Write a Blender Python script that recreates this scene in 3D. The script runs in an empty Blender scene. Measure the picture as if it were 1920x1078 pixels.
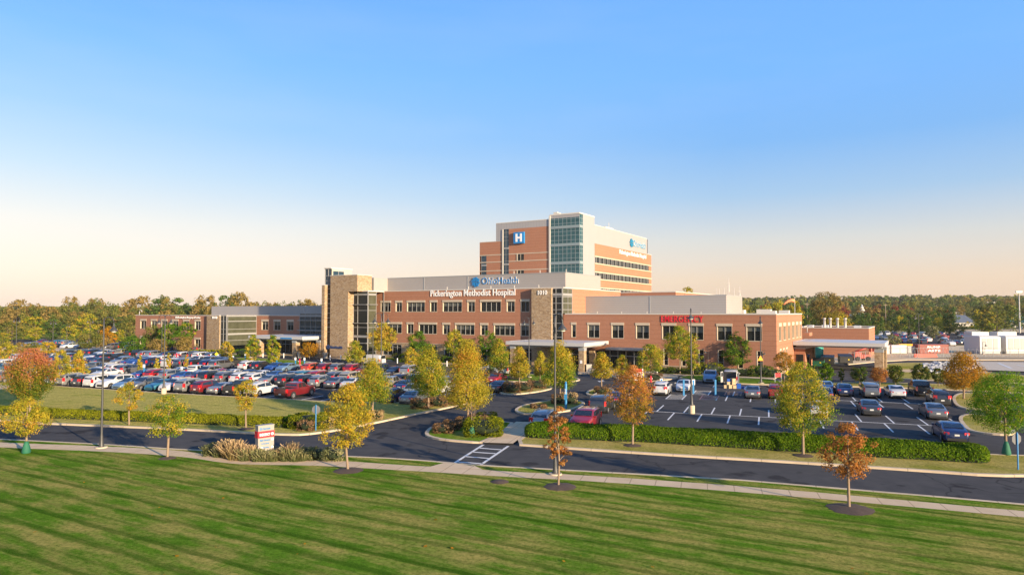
import bpy, bmesh, math, random
import numpy as np
from mathutils import Vector, Matrix, Quaternion
R = math.radians
PI = math.pi
scene = bpy.context.scene
COL = scene.collection

# ---------------------------------------------------------------- camera
CAM_H, PITCH, F = 10.4, R(2.06), 1280.0
cam_d = bpy.data.cameras.new('camera')
cam = bpy.data.objects.new('camera', cam_d); COL.objects.link(cam)
cam.location = (0, 0, CAM_H); cam.rotation_euler = (R(90) + PITCH, 0, 0)
cam_d.sensor_width = 36; cam_d.lens = 24.0; cam_d.clip_start = .5; cam_d.clip_end = 9000
scene.camera = cam

# ---------------------------------------------------------------- light
SUN_EL = R(12.5)
SUN_H = Vector((.685, -.728, 0)).normalized()
S = Vector((SUN_H.x * math.cos(SUN_EL), SUN_H.y * math.cos(SUN_EL), math.sin(SUN_EL)))
sun_d = bpy.data.lights.new('sun', 'SUN'); sun_d.energy = 5.0; sun_d.angle = R(.55); sun_d.color = (1, .80, .56)
sun = bpy.data.objects.new('sun', sun_d); COL.objects.link(sun)
sun.rotation_euler = S.to_track_quat('Z', 'Y').to_euler(); sun.location = (60, -60, 80)
world = bpy.data.worlds.new('World'); scene.world = world; world.use_nodes = True
wn = world.node_tree.nodes; wl = world.node_tree.links
bg = wn['Background']
sky = wn.new('ShaderNodeTexSky'); sky.sky_type = 'NISHITA'; sky.sun_disc = False
sky.sun_elevation = SUN_EL; sky.sun_rotation = math.atan2(SUN_H.x, SUN_H.y)
sky.air_density = 1.0; sky.dust_density = 1.6; sky.ozone_density = 1.0; sky.altitude = 250
# the evening colour of the sky by height above the horizon
tc = wn.new('ShaderNodeTexCoord'); sp = wn.new('ShaderNodeSeparateXYZ'); wl.new(tc.outputs['Generated'], sp.inputs[0])
rl = wn.new('ShaderNodeValToRGB'); rr = wn.new('ShaderNodeValToRGB')
for ramp, cols in ((rl, [(0, (.90, .72, .59)), (.055, (.94, .79, .68)), (.115, (.84, .79, .74)), (.18, (.55, .69, .82)), (.25, (.33, .57, .87)), (.33, (.20, .48, .92)), (.415, (.13, .39, .90)), (.60, (.08, .28, .75)), (1, (.06, .20, .60))]),
                   (rr, [(0, (.74, .55, .42)), (.045, (.77, .60, .47)), (.10, (.62, .61, .60)), (.16, (.34, .51, .73)), (.23, (.19, .43, .82)), (.32, (.17, .44, .93)), (.415, (.16, .42, .95)), (.60, (.09, .29, .78)), (1, (.06, .20, .60))])):
    e = ramp.color_ramp.elements
    e[0].position, e[0].color = cols[0][0], (*cols[0][1], 1)
    e[1].position, e[1].color = cols[-1][0], (*cols[-1][1], 1)
    for p, c in cols[1:-1]:
        k = e.new(p); k.color = (*c, 1)
wl.new(sp.outputs[2], rl.inputs[0]); wl.new(sp.outputs[2], rr.inputs[0])
mr = wn.new('ShaderNodeMapRange'); mr.inputs[1].default_value = -.62; mr.inputs[2].default_value = .30
wl.new(sp.outputs[0], mr.inputs[0])
mx = wn.new('ShaderNodeMixRGB'); wl.new(mr.outputs[0], mx.inputs[0]); wl.new(rl.outputs[0], mx.inputs[1]); wl.new(rr.outputs[0], mx.inputs[2])
sc_ = wn.new('ShaderNodeVectorMath'); sc_.operation = 'SCALE'; sc_.inputs['Scale'].default_value = 6.0
wmap = wn.new('ShaderNodeMapping'); wmap.inputs['Scale'].default_value = (1.2, 1.2, 6); wmap.inputs['Rotation'].default_value = (0, .25, 0)
wno = wn.new('ShaderNodeTexNoise'); wno.inputs['Scale'].default_value = 1.7; wno.inputs['Detail'].default_value = 6; wno.inputs['Roughness'].default_value = .55
wl.new(tc.outputs['Generated'], wmap.inputs[0]); wl.new(wmap.outputs[0], wno.inputs['Vector'])
wrp = wn.new('ShaderNodeMapRange'); wrp.inputs[1].default_value = .48; wrp.inputs[2].default_value = .85; wrp.inputs[4].default_value = .10; wl.new(wno.outputs['Fac'], wrp.inputs[0])
wcl = wn.new('ShaderNodeMixRGB'); wcl.inputs[2].default_value = (.86, .84, .86, 1); wl.new(wrp.outputs[0], wcl.inputs[0]); wl.new(mx.outputs[0], wcl.inputs[1])
wl.new(wcl.outputs[0], sc_.inputs[0])
m2 = wn.new('ShaderNodeMixRGB'); m2.inputs[0].default_value = .85
wl.new(sky.outputs[0], m2.inputs[1]); wl.new(sc_.outputs[0], m2.inputs[2])
wl.new(m2.outputs[0], bg.inputs[0]); bg.inputs[1].default_value = .094
scene.view_settings.view_transform = 'Standard'; scene.view_settings.look = 'None'
scene.view_settings.exposure = 1.1; scene.view_settings.gamma = 1

# ---------------------------------------------------------------- places: image point -> ground point
def ray(px, py):
    dx, dy = (px - 960) / F, (539 - py) / F
    c, s = math.cos(PITCH), math.sin(PITCH)
    return dx, c - dy * s, s + dy * c
def G(px, py, z=0.0):
    dx, dy, dz = ray(px, py)
    t = (z - CAM_H) / dz
    return Vector((dx * t, dy * t, z))
def zat(py, Y):                 # height of what is seen at row py, Y metres ahead
    dx, dy, dz = ray(960, py)
    return CAM_H + dz / dy * Y
A_IN = Vector((.350, .937)); A_R = Vector((.937, -.350))      # parking grid: q runs away, p to the right
def PQ(p, q, z=0): return Vector((p * A_R.x + q * A_IN.x, p * A_R.y + q * A_IN.y, z))
def toPQ(v): return v.x * A_R.x + v.y * A_R.y, v.x * A_IN.x + v.y * A_IN.y

# ---------------------------------------------------------------- materials
MATS = {}
class N:
    def __init__(s, name):
        s.m = bpy.data.materials.new(name); s.m.use_nodes = True
        s.t = s.m.node_tree; s.n = s.t.nodes; s.l = s.t.links; s.b = s.n['Principled BSDF']; s.out = s.n['Material Output']
        MATS[name] = s.m
    def new(s, typ, **kw):
        x = s.n.new(typ)
        for k, v in kw.items(): setattr(x, k, v)
        return x
    def link(s, a, b): s.l.new(a, b)
    def pos(s, obj=False):
        if obj:
            return s.new('ShaderNodeTexCoord').outputs['Object']
        return s.new('ShaderNodeNewGeometry').outputs['Position']
    def noise(s, vec, scale, detail=3, rough=.6, dist=0):
        x = s.new('ShaderNodeTexNoise'); x.inputs['Scale'].default_value = scale; x.inputs['Detail'].default_value = detail
        x.inputs['Roughness'].default_value = rough; x.inputs['Distortion'].default_value = dist
        s.link(vec, x.inputs['Vector']); return x.outputs['Fac']
    def ramp(s, fac, stops, interp='LINEAR'):
        x = s.new('ShaderNodeValToRGB'); e = x.color_ramp.elements; x.color_ramp.interpolation = interp
        while len(e) < len(stops): e.new(.5)
        for k, (p, c) in zip(e, stops):
            k.position = p; k.color = (*c, 1) if len(c) == 3 else c
        s.link(fac, x.inputs[0]); return x.outputs[0]
    def mix(s, fac, a, b, mode='MIX'):
        x = s.new('ShaderNodeMixRGB', blend_type=mode)
        for i, v in ((0, fac), (1, a), (2, b)):
            if isinstance(v, (int, float)): x.inputs[i].default_value = v
            elif isinstance(v, tuple): x.inputs[i].default_value = (*v, 1)
            else: s.link(v, x.inputs[i])
        return x.outputs[0]
    def math(s, op, a, b=None, c=None):
        x = s.new('ShaderNodeMath', operation=op)
        for i, v in enumerate((a, b, c)):
            if v is None: continue
            if isinstance(v, (int, float)): x.inputs[i].default_value = v
            else: s.link(v, x.inputs[i])
        return x.outputs[0]
    def dot(s, vec, d):
        x = s.new('ShaderNodeVectorMath', operation='DOT_PRODUCT'); s.link(vec, x.inputs[0]); x.inputs[1].default_value = d
        return x.outputs['Value']
    def mapping(s, vec, scale=(1, 1, 1), rot=(0, 0, 0)):
        x = s.new('ShaderNodeMapping'); s.link(vec, x.inputs[0]); x.inputs['Scale'].default_value = scale; x.inputs['Rotation'].default_value = rot
        return x.outputs[0]
    def bump(s, h, strength=.4, dist=.05):
        x = s.new('ShaderNodeBump'); x.inputs['Strength'].default_value = strength; x.inputs['Distance'].default_value = dist
        s.link(h, x.inputs['Height']); s.link(x.outputs[0], s.b.inputs['Normal'])
    def set(s, col=None, rough=None, metal=None, spec=None, **kw):
        if col is not None:
            if isinstance(col, tuple): s.b.inputs['Base Color'].default_value = (*col, 1)
            else: s.link(col, s.b.inputs['Base Color'])
        if rough is not None:
            if isinstance(rough, (int, float)): s.b.inputs['Roughness'].default_value = rough
            else: s.link(rough, s.b.inputs['Roughness'])
        if metal is not None: s.b.inputs['Metallic'].default_value = metal
        if spec is not None: s.b.inputs['Specular IOR Level'].default_value = spec
        for k, v in kw.items(): s.b.inputs[k].default_value = v
        return s.m

def plain(name, col, rough=.6, metal=0, spec=.5, var=.12, scale=1.5, **kw):
    k = N(name); v = k.noise(k.pos(), scale, 4)
    c = k.mix(v, tuple(x * (1 - var) for x in col), tuple(min(1, x * (1 + var)) for x in col))
    return k.set(c, rough, metal, spec, **kw)

def mk_asphalt():
    k = N('asphalt'); P = k.pos()
    a = k.noise(P, .05, 5, .65); b = k.noise(P, 26, 3, .8); c = k.noise(P, .8, 5, .6)
    col = k.ramp(a, [(.3, (.056, .055, .055)), (.7, (.094, .090, .085))])
    col = k.mix(k.math('MULTIPLY', b, .35), col, (.085, .082, .08))
    col = k.mix(k.ramp(c, [(.42, (0, 0, 0)), (.66, (.6, .6, .6))]), col, (.10, .095, .088))
    col = k.mix(k.ramp(k.noise(P, .33, 3, .5), [(.60, (0, 0, 0)), (.66, (.55, .55, .55))]), col, (.022, .021, .022))
    # tyre-worn bands and sealed cracks
    cr = k.new('ShaderNodeTexVoronoi', feature='DISTANCE_TO_EDGE'); cr.inputs['Scale'].default_value = .075
    wv = k.new('ShaderNodeVectorMath', operation='ADD'); nz = k.new('ShaderNodeTexNoise'); nz.inputs['Scale'].default_value = .35
    k.link(P, nz.inputs['Vector']); sc = k.new('ShaderNodeVectorMath', operation='SCALE'); sc.inputs['Scale'].default_value = 4
    k.link(nz.outputs['Color'], sc.inputs[0]); k.link(P, wv.inputs[0]); k.link(sc.outputs[0], wv.inputs[1]); k.link(wv.outputs[0], cr.inputs['Vector'])
    ck = k.ramp(cr.outputs['Distance'], [(0, (.55, .55, .55)), (.006, (0, 0, 0))])
    col = k.mix(ck, col, (.014, .014, .016))
    k.bump(b, .3, .01)
    return k.set(col, 1.0, spec=.0)
mk_asphalt()
def mk_concrete(name, c0, c1, joint=None):
    k = N(name); P = k.pos(); a = k.noise(P, .6, 6, .7); b = k.noise(P, 18, 3, .7)
    col = k.ramp(a, [(.3, c0), (.7, c1)]); col = k.mix(k.math('MULTIPLY', b, .25), col, tuple(x * .6 for x in c0))
    if joint:
        w = k.dot(P, joint[0]); fr = k.math('FRACT', k.math('MULTIPLY', w, 1 / joint[1]))
        j = k.math('LESS_THAN', fr, .03 / joint[1] * 2)
        col = k.mix(j, col, tuple(x * .68 for x in c0))
    k.bump(b, .2, .01)
    return k.set(col, 1.0, spec=.0)
mk_concrete('concrete_walk', (.57, .42, .26), (.70, .53, .34), ((.962, -.272, 0), 1.5))
mk_concrete('kerb_concrete', (.50, .395, .27), (.64, .51, .35), ((.94, -.34, 0), 3.0))
mk_concrete('concrete_pad', (.52, .44, .34), (.62, .53, .41), ((.9, .43, 0), 4.5))
mk_concrete('precast', (.50, .41, .30), (.60, .50, .37))
mk_concrete('gravel_dirt', (.52, .40, .25), (.68, .54, .35))

def mk_grass(name, stripe_dir, period, dry, col0, col1, coldry, dark, warp=.5):
    k = N(name); P = k.pos()
    n1 = k.noise(P, .16, 5, .65); n2 = k.noise(P, 1.3, 5, .75); n3 = k.noise(P, 5.5, 4, .8); n4 = k.noise(P, 22, 3, .85)
    col = k.ramp(n2, [(.30, col0), (.70, col1)])
    if stripe_dir:
        # combed along the mowing direction: stretch the patches
        ang = math.atan2(stripe_dir[1], stripe_dir[0])
        st = k.mapping(P, (1, 1, 1), (0, 0, -ang))
        st = k.mapping(st, (1.15, .22, 1))
        ns = k.noise(st, 1.0, 5, .7)
        dr = k.math('ADD', k.math('MULTIPLY', ns, .6), k.math('MULTIPLY', n1, .4))
        col = k.mix(k.ramp(dr, [(dry - .06, (0, 0, 0)), (dry + .07, (.95, .95, .95))]), col, coldry)
        w = k.dot(P, (*stripe_dir, 0))
        w = k.math('ADD', w, k.math('MULTIPLY', k.math('SUBTRACT', k.noise(P, .3, 3, .7), .5), warp * 2))
        fr = k.math('FRACT', k.math('MULTIPLY', w, 1 / period))
        line = k.ramp(fr, [(0, (.0, .0, .0)), (.02, (.78, .78, .78)), (.085, (.78, .78, .78)), (.12, (.30, .30, .30)), (.26, (.05, .05, .05)), (.32, (.50, .50, .50)), (.37, (.12, .12, .12)), (.58, (.0, .0, .0)), (.63, (.68, .68, .68)), (.70, (.6, .6, .6)), (.74, (.12, .12, .12)), (1, (0, 0, 0))])
        line = k.mix(1.0, line, k.ramp(ns, [(.3, (1, 1, 1)), (.7, (.6, .6, .6))]), 'MULTIPLY')
        col = k.mix(line, col, dark)
    else:
        col = k.mix(k.ramp(n1, [(dry - .05, (0, 0, 0)), (dry + .12, (.85, .85, .85))]), col, coldry)
    col = k.mix(k.ramp(n3, [(.30, (.75, .75, .75)), (.60, (0, 0, 0))]), col, tuple(x * .38 for x in col0))
    col = k.mix(k.ramp(n4, [(.5, (0, 0, 0)), (.75, (.5, .5, .5))]), col, tuple(min(1, x * 1.7) for x in col1))
    h = k.math('ADD', k.math('MULTIPLY', n3, .6), n4)
    k.bump(h, .75, .10)
    return k.set(col, 1.0, spec=.0)
mk_grass('lawn_near', (.494, .869), 3.75, .50, (.070, .175, .012), (.145, .265, .023), (.44, .345, .10), (.010, .048, .004), .20)
mk_grass('lawn_mid', (.36, .933), 1.9, .40, (.17, .24, .022), (.29, .33, .045), (.62, .47, .15), (.085, .16, .016), .12)
mk_grass('grass_verge', None, 1, .55, (.10, .19, .016), (.20, .28, .03), (.42, .33, .10), (.03, .07, .01))
mk_grass('grass_dry', None, 1, .42, (.17, .20, .028), (.32, .30, .055), (.52, .40, .14), (.03, .07, .01))
mk_grass('ground_far', None, 1, .50, (.12, .14, .025), (.20, .19, .04), (.38, .29, .11), (.03, .07, .01))

def mk_brick(name, c0, c1, mortar, band=True, bw=.30, bh=.10):
    k = N(name); P = k.pos(True)
    # bricks on whichever face: use (x+y, z)
    sep = k.new('ShaderNodeSeparateXYZ'); k.link(P, sep.inputs[0])
    cmb = k.new('ShaderNodeCombineXYZ'); k.link(k.math('ADD', sep.outputs[0], sep.outputs[1]), cmb.inputs[0]); k.link(sep.outputs[2], cmb.inputs[1])
    bt = k.new('ShaderNodeTexBrick'); bt.inputs['Scale'].default_value = 1; bt.inputs['Brick Width'].default_value = bw; bt.inputs['Row Height'].default_value = bh
    bt.inputs['Mortar Size'].default_value = .012; bt.inputs['Color1'].default_value = (*c0, 1); bt.inputs['Color2'].default_value = (*c1, 1); bt.inputs['Mortar'].default_value = (*mortar, 1)
    k.link(cmb.outputs[0], bt.inputs['Vector'])
    col = bt.outputs['Color']
    a = k.noise(P, .22, 5, .6); b = k.noise(P, 3.0, 5, .8)
    col = k.mix(k.math('MULTIPLY', a, .32), col, tuple(x * .62 for x in c0))
    col = k.mix(k.math('MULTIPLY', b, .20), col, tuple(min(1, x * 1.35) for x in c1))
    if band:
        fr = k.math('FRACT', k.math('MULTIPLY', sep.outputs[2], 1 / .8))
        col = k.mix(k.math('MULTIPLY', k.math('LESS_THAN', fr, .12), .28), col, tuple(x * .5 for x in c0))
    k.bump(bt.outputs['Fac'], -.25, .01)
    return k.set(col, .88, spec=.2)
mk_brick('brick', (.355, .140, .074), (.425, .178, .098), (.34, .23, .16))
mk_brick('brick_dark', (.30, .125, .070), (.35, .15, .085), (.26, .17, .12))
def mk_stone():
    k = N('ledge_stone'); P = k.pos(True)
    sep = k.new('ShaderNodeSeparateXYZ'); k.link(P, sep.inputs[0])
    cmb = k.new('ShaderNodeCombineXYZ'); k.link(k.math('ADD', sep.outputs[0], sep.outputs[1]), cmb.inputs[0]); k.link(k.math('MULTIPLY', sep.outputs[2], 2.3), cmb.inputs[1])
    v = k.new('ShaderNodeTexVoronoi'); v.inputs['Scale'].default_value = 2.2; k.link(cmb.outputs[0], v.inputs['Vector'])
    ve = k.new('ShaderNodeTexVoronoi', feature='DISTANCE_TO_EDGE'); ve.inputs['Scale'].default_value = 2.2; k.link(cmb.outputs[0], ve.inputs['Vector'])
    sx = k.new('ShaderNodeSeparateColor'); k.link(v.outputs['Color'], sx.inputs[0])
    col = k.ramp(sx.outputs[0], [(0, (.26, .175, .10)), (.35, (.37, .26, .155)), (.7, (.46, .34, .21)), (1, (.35, .275, .20))])
    col = k.mix(k.ramp(ve.outputs[0], [(0, (.75, .75, .75)), (.07, (0, 0, 0))]), col, (.16, .10, .05))
    col = k.mix(k.math('MULTIPLY', k.noise(P, .5, 4), .3), col, (.30, .19, .10))
    k.bump(ve.outputs[0], .5, .05)
    return k.set(col, .9, spec=.2)
mk_stone()
def mk_panel(name, c, period=.3, axis=2):
    k = N(name); P = k.pos(True); sep = k.new('ShaderNodeSeparateXYZ'); k.link(P, sep.inputs[0])
    src = sep.outputs[2] if axis == 2 else k.math('ADD', sep.outputs[0], sep.outputs[1])
    fr = k.math('FRACT', k.math('MULTIPLY', src, 1 / period))
    g = k.math('LESS_THAN', fr, .12)
    n = k.noise(P, .3, 4)
    col = k.mix(n, tuple(x * .93 for x in c), tuple(x * 1.05 for x in c))
    col = k.mix(k.math('MULTIPLY', g, .35), col, tuple(x * .5 for x in c))
    return k.set(col, .48, spec=.4)
mk_panel('metal_panel', (.335, .305, .275), .45)
mk_panel('tower_panel', (.34, .32, .305), .9, 0)
mk_panel('louvre_white', (.34, .335, .32), .42)
mk_panel('container_green', (.04, .42, .33), .35)
mk_panel('container_red', (.20, .03, .02), .25, 0)

def mk_glass(name, c, rough=.06, spec=.8, var=.5, met=0):
    k = N(name); P = k.pos(True); n = k.noise(P, .6, 3)
    col = k.mix(n, tuple(x * (1 - var) for x in c), tuple(x * (1 + var) for x in c))
    nb = k.noise(P, 1.1, 2); k.bump(nb, .04, .05)
    return k.set(col, rough, metal=met, spec=spec)
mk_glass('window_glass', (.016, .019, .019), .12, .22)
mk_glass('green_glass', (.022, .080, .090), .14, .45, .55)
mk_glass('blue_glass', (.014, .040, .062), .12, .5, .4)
mk_glass('sun_toned_glass', (.070, .072, .045), .14, .35, .6)  # paler window glass: sunlight on right-facing sides is put into the colour
mk_glass('spandrel', (.030, .034, .034), .25, .4, .2)
mk_glass('car_glass', (.012, .016, .020), .05, 1.0, .3)
plain('blind', (.105, .105, .085), .8)
plain('white_metal', (.50, .48, .45), .45, var=.04)
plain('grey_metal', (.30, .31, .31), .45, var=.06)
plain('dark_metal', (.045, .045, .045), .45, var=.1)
plain('alu', (.27, .265, .25), .5, var=.05)
plain('mullion_green', (.22, .27, .27), .5, var=.05)
plain('coping', (.58, .53, .45), .5, var=.05)
plain('roof_membrane', (.55, .53, .50), .85, var=.15)
plain('dark_roof', (.06, .08, .12), .8, var=.2)
plain('teal_roof', (.02, .10, .13), .7, var=.2)
plain('sign_white', (.82, .80, .76), .5, var=.02)
plain('sign_blue', (.012, .20, .48), .45, var=.03)
plain('sign_navy', (.02, .05, .16), .5, var=.03)
plain('sign_teal', (.015, .22, .38), .4, var=.03)
plain('sign_red', (.70, .015, .03), .5, var=.03)
plain('sign_beige', (.30, .275, .24), .55, var=.05)
plain('post_blue', (.02, .19, .40), .5, var=.04)
plain('safety_yellow', (.80, .62, .02), .6, var=.03)
plain('sign_orange', (.85, .36, .01), .5, var=.03)
plain('lift_red', (.50, .07, .045), .5, var=.1)
plain('bag_green', (.015, .12, .065), .75, var=.2)
plain('paint_line', (.62, .61, .58), 1.0, spec=.0, var=.22, scale=3)
plain('paint_blue', (.20, .40, .68), 1.0, spec=.0, var=.25, scale=3)
plain('bark', (.24, .17, .11), .9, var=.25, scale=6)
plain('bark_dark', (.12, .09, .065), .9, var=.25, scale=6)
plain('mulch', (.075, .048, .032), .98, var=.45, scale=6)
plain('rubber', (.018, .018, .018), .8, var=.1)
plain('rim', (.42, .42, .42), .3, metal=.8)
plain('plastic_black', (.022, .022, .024), .55)
plain('head_lamp', (.72, .74, .76), .12, spec=.9)
plain('tail_lamp', (.48, .008, .012), .2, spec=.8)
plain('plate', (.62, .62, .58), .5)
plain('cardboard', (.50, .36, .20), .85)
plain('bin_blue', (.02, .10, .42), .5)
plain('skin', (.50, .30, .21), .6)
plain('trousers', (.05, .06, .09), .9)
plain('hair', (.04, .025, .015), .8)
plain('rock', (.40, .40, .40), .9, var=.5, scale=1.2)
plain('planter_concrete', (.42, .38, .32), .85)
plain('orange_cloth', (.85, .28, .12), .8)
plain('white_siding', (.34, .32, .28), .7)
PAINT = {}
def paint(name, col, metal=0, rough=.3):
    k = N('paint_' + name); k.set(col, rough, metal=metal, spec=.5); k.b.inputs['Coat Weight'].default_value = .8; k.b.inputs['Coat Roughness'].default_value = .04
    PAINT[name] = k.m
paint('white', (.50, .49, .47)); paint('silver', (.27, .27, .26), .5); paint('grey', (.15, .155, .16), .5); paint('charcoal', (.045, .047, .052), .4)
paint('black', (.010, .010, .013)); paint('red', (.21, .008, .011)); paint('maroon', (.16, .012, .014), .2); paint('blue', (.012, .05, .20), .2)
paint('navy', (.012, .025, .09), .3); paint('beige', (.36, .31, .22), .4); paint('teal', (.03, .16, .22), .3); paint('orange', (.40, .06, .02), .1); paint('sage', (.30, .33, .27), .3)
paint('steel blue', (.16, .25, .34), .4)

def mk_leaf(name, stops, trans=.45):
    k = N(name)
    at = k.new('ShaderNodeAttribute', attribute_name='tint')
    col = k.ramp(at.outputs['Fac'], stops)
    d = k.new('ShaderNodeBsdfDiffuse'); t = k.new('ShaderNodeBsdfTranslucent'); m = k.new('ShaderNodeMixShader'); m.inputs[0].default_value = trans
    k.link(col, d.inputs[0]); k.link(col, t.inputs[0]); k.link(d.outputs[0], m.inputs[1]); k.link(t.outputs[0], m.inputs[2]); k.link(m.outputs[0], k.out.inputs[0])
    return k.m
GRN, YGR, YEL, GLD, ORG, RST, DGR, OLV, PNK = (.055, .13, .016), (.27, .28, .028), (.53, .41, .040), (.52, .31, .04), (.58, .24, .05), (.40, .16, .04), (.035, .080, .012), (.15, .16, .018), (.58, .26, .10)
LIME0 = 0
LIME = (.14, .24, .022)
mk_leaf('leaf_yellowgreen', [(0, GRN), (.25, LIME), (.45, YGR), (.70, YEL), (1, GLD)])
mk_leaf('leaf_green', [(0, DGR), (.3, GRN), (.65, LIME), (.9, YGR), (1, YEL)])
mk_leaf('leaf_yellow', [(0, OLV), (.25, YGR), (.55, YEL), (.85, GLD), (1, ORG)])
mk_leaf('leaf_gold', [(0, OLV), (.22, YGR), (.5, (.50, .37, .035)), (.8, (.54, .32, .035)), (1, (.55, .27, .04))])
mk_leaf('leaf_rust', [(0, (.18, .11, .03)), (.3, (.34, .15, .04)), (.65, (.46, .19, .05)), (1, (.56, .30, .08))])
mk_leaf('leaf_rustgold', [(0, OLV), (.25, (.30, .21, .03)), (.5, (.42, .22, .04)), (.75, ORG), (1, PNK)])
mk_leaf('leaf_redtop', [(0, GRN), (.3, (.16, .19, .02)), (.52, (.34, .24, .03)), (.72, (.46, .22, .06)), (1, (.50, .17, .09))])
mk_leaf('leaf_orange', [(0, (.12, .10, .02)), (.3, (.33, .20, .02)), (.6, (.48, .24, .02)), (1, (.56, .20, .02))])
mk_leaf('leaf_hedge', [(0, (.022, .055, .006)), (.5, (.075, .15, .010)), (1, (.22, .29, .018))], .35)
mk_leaf('leaf_hedge_yellow', [(0, (.07, .10, .008)), (.5, (.24, .25, .014)), (1, (.45, .40, .025))], .35)
mk_leaf('leaf_shrub', [(0, DGR), (.5, (.06, .085, .015)), (1, (.20, .17, .03))], .2)
mk_leaf('leaf_wood', [(0, (.05, .08, .02)), (.35, (.12, .145, .03)), (.7, (.22, .20, .045)), (1, (.33, .25, .06))], .35)
mk_leaf('leaf_wood_green', [(0, (.03, .07, .02)), (.5, (.075, .13, .028)), (1, (.16, .20, .038))], .35)
mk_leaf('leaf_wood_gold', [(0, (.12, .10, .025)), (.5, (.25, .18, .05)), (1, (.40, .27, .09))], .3)
mk_leaf('leaf_wood_red', [(0, (.07, .03, .02)), (.5, (.20, .045, .025)), (1, (.34, .08, .04))], .2)
mk_leaf('leaf_straw', [(0, (.18, .15, .05)), (.5, (.42, .30, .15)), (1, (.62, .44, .26))], .35)
mk_leaf('leaf_sagegrass', [(0, (.07, .09, .03)), (.5, (.19, .20, .08)), (1, (.40, .34, .18))], .3)
mk_leaf('leaf_brownbush', [(0, (.07, .04, .02)), (.5, (.20, .12, .06)), (1, (.34, .22, .12))], .2)

# ---------------------------------------------------------------- mesh building
class MB:
    def __init__(s): s.v = []; s.f = []; s.m = []; s.sm = []
    def add(s, vs, fs, mat=0, smooth=False):
        o = len(s.v); s.v += [tuple(p) for p in vs]
        for f in fs: s.f.append(tuple(i + o for i in f)); s.m.append(mat); s.sm.append(smooth)
    def box(s, x0, x1, y0, y1, z0, z1, mat=0):
        s.add([(x0, y0, z0), (x1, y0, z0), (x1, y1, z0), (x0, y1, z0), (x0, y0, z1), (x1, y0, z1), (x1, y1, z1), (x0, y1, z1)],
              [(0, 3, 2, 1), (4, 5, 6, 7), (0, 1, 5, 4), (1, 2, 6, 5), (2, 3, 7, 6), (3, 0, 4, 7)], mat)
    def hexa(s, p, mat=0):
        s.add(p, [(0, 3, 2, 1), (4, 5, 6, 7), (0, 1, 5, 4), (1, 2, 6, 5), (2, 3, 7, 6), (3, 0, 4, 7)], mat)
    def quad(s, a, b, c, d, mat=0): s.add([a, b, c, d], [(0, 1, 2, 3)], mat)
    def poly(s, pts, mat=0): s.add(pts, [tuple(range(len(pts)))], mat)
    def prism(s, pts, z0, z1, mat=0):       # pts 2D, ccw
        n = len(pts)
        s.add([(p[0], p[1], z0) for p in pts] + [(p[0], p[1], z1) for p in pts],
              [tuple(range(n - 1, -1, -1)), tuple(range(n, 2 * n))] + [(i, (i + 1) % n, n + (i + 1) % n, n + i) for i in range(n)], mat)
    def lathe(s, prof, cx=0, cy=0, n=16, mat=0, smooth=True, cap=True):
        vs = []; fs = []
        for r, z in prof:
            for i in range(n):
                a = 2 * PI * i / n; vs.append((cx + r * math.cos(a), cy + r * math.sin(a), z))
        for j in range(len(prof) - 1):
            for i in range(n):
                fs.append((j * n + i, j * n + (i + 1) % n, (j + 1) * n + (i + 1) % n, (j + 1) * n + i))
        s.add(vs, fs, mat, smooth)
        if cap:
            o = len(s.v); s.f.append(tuple(o - n + i for i in range(n))); s.m.append(mat); s.sm.append(False)
    def tube(s, path, rad, n=8, mat=0, smooth=True):
        rings = []; path = [Vector(p) for p in path]
        if not isinstance(rad, (list, tuple)): rad = [rad] * len(path)
        vs = []; fs = []
        for i, p in enumerate(path):
            d = (path[min(i + 1, len(path) - 1)] - path[max(i - 1, 0)]).normalized()
            a = Vector((0, 0, 1)) if abs(d.z) < .9 else Vector((1, 0, 0))
            u = d.cross(a).normalized(); w = d.cross(u).normalized()
            for k in range(n):
                t = 2 * PI * k / n; vs.append(p + (u * math.cos(t) + w * math.sin(t)) * rad[i])
        for j in range(len(path) - 1):
            for k in range(n): fs.append((j * n + k, j * n + (k + 1) % n, (j + 1) * n + (k + 1) % n, (j + 1) * n + k))
        fs.append(tuple(range(n))); fs.append(tuple((len(path) - 1) * n + k for k in range(n)))
        s.add(vs, fs, mat, smooth)
    def build(s, name, mats, parent=None, loc=None, rotz=0):
        me = bpy.data.meshes.new(name); me.from_pydata(s.v, [], s.f)
        if not isinstance(mats, (list, tuple)): mats = [mats]
        for m in mats: me.materials.append(MATS[m] if isinstance(m, str) else m)
        me.polygons.foreach_set('material_index', s.m); me.polygons.foreach_set('use_smooth', s.sm)
        bm = bmesh.new(); bm.from_mesh(me); bmesh.ops.recalc_face_normals(bm, faces=bm.faces); bm.to_mesh(me); bm.free()
        me.update()
        o = bpy.data.objects.new(name, me); COL.objects.link(o)
        if parent: o.parent = parent
        if loc is not None: o.location = loc
        o.rotation_euler.z = rotz
        return o
def thing(name, label, cat, loc=(0, 0, 0), rotz=0, group=None):
    o = bpy.data.objects.new(name, None); COL.objects.link(o); o.location = loc; o.rotation_euler = (0, 0, rotz)
    o.empty_display_size = .3
    o['label'] = label; o['category'] = cat
    if group: o['group'] = group
    return o
def tag(o, label, cat, group=None, kind=None):
    o['label'] = label; o['category'] = cat
    if group: o['group'] = group
    if kind: o['kind'] = kind
    return o
def struct(o):
    o['kind'] = 'structure'; return o
def copy_tree(o, parent=None):
    c = o.copy(); COL.objects.link(c)
    if parent: c.parent = parent
    for ch in o.children: copy_tree(ch, c)
    return c
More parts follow.
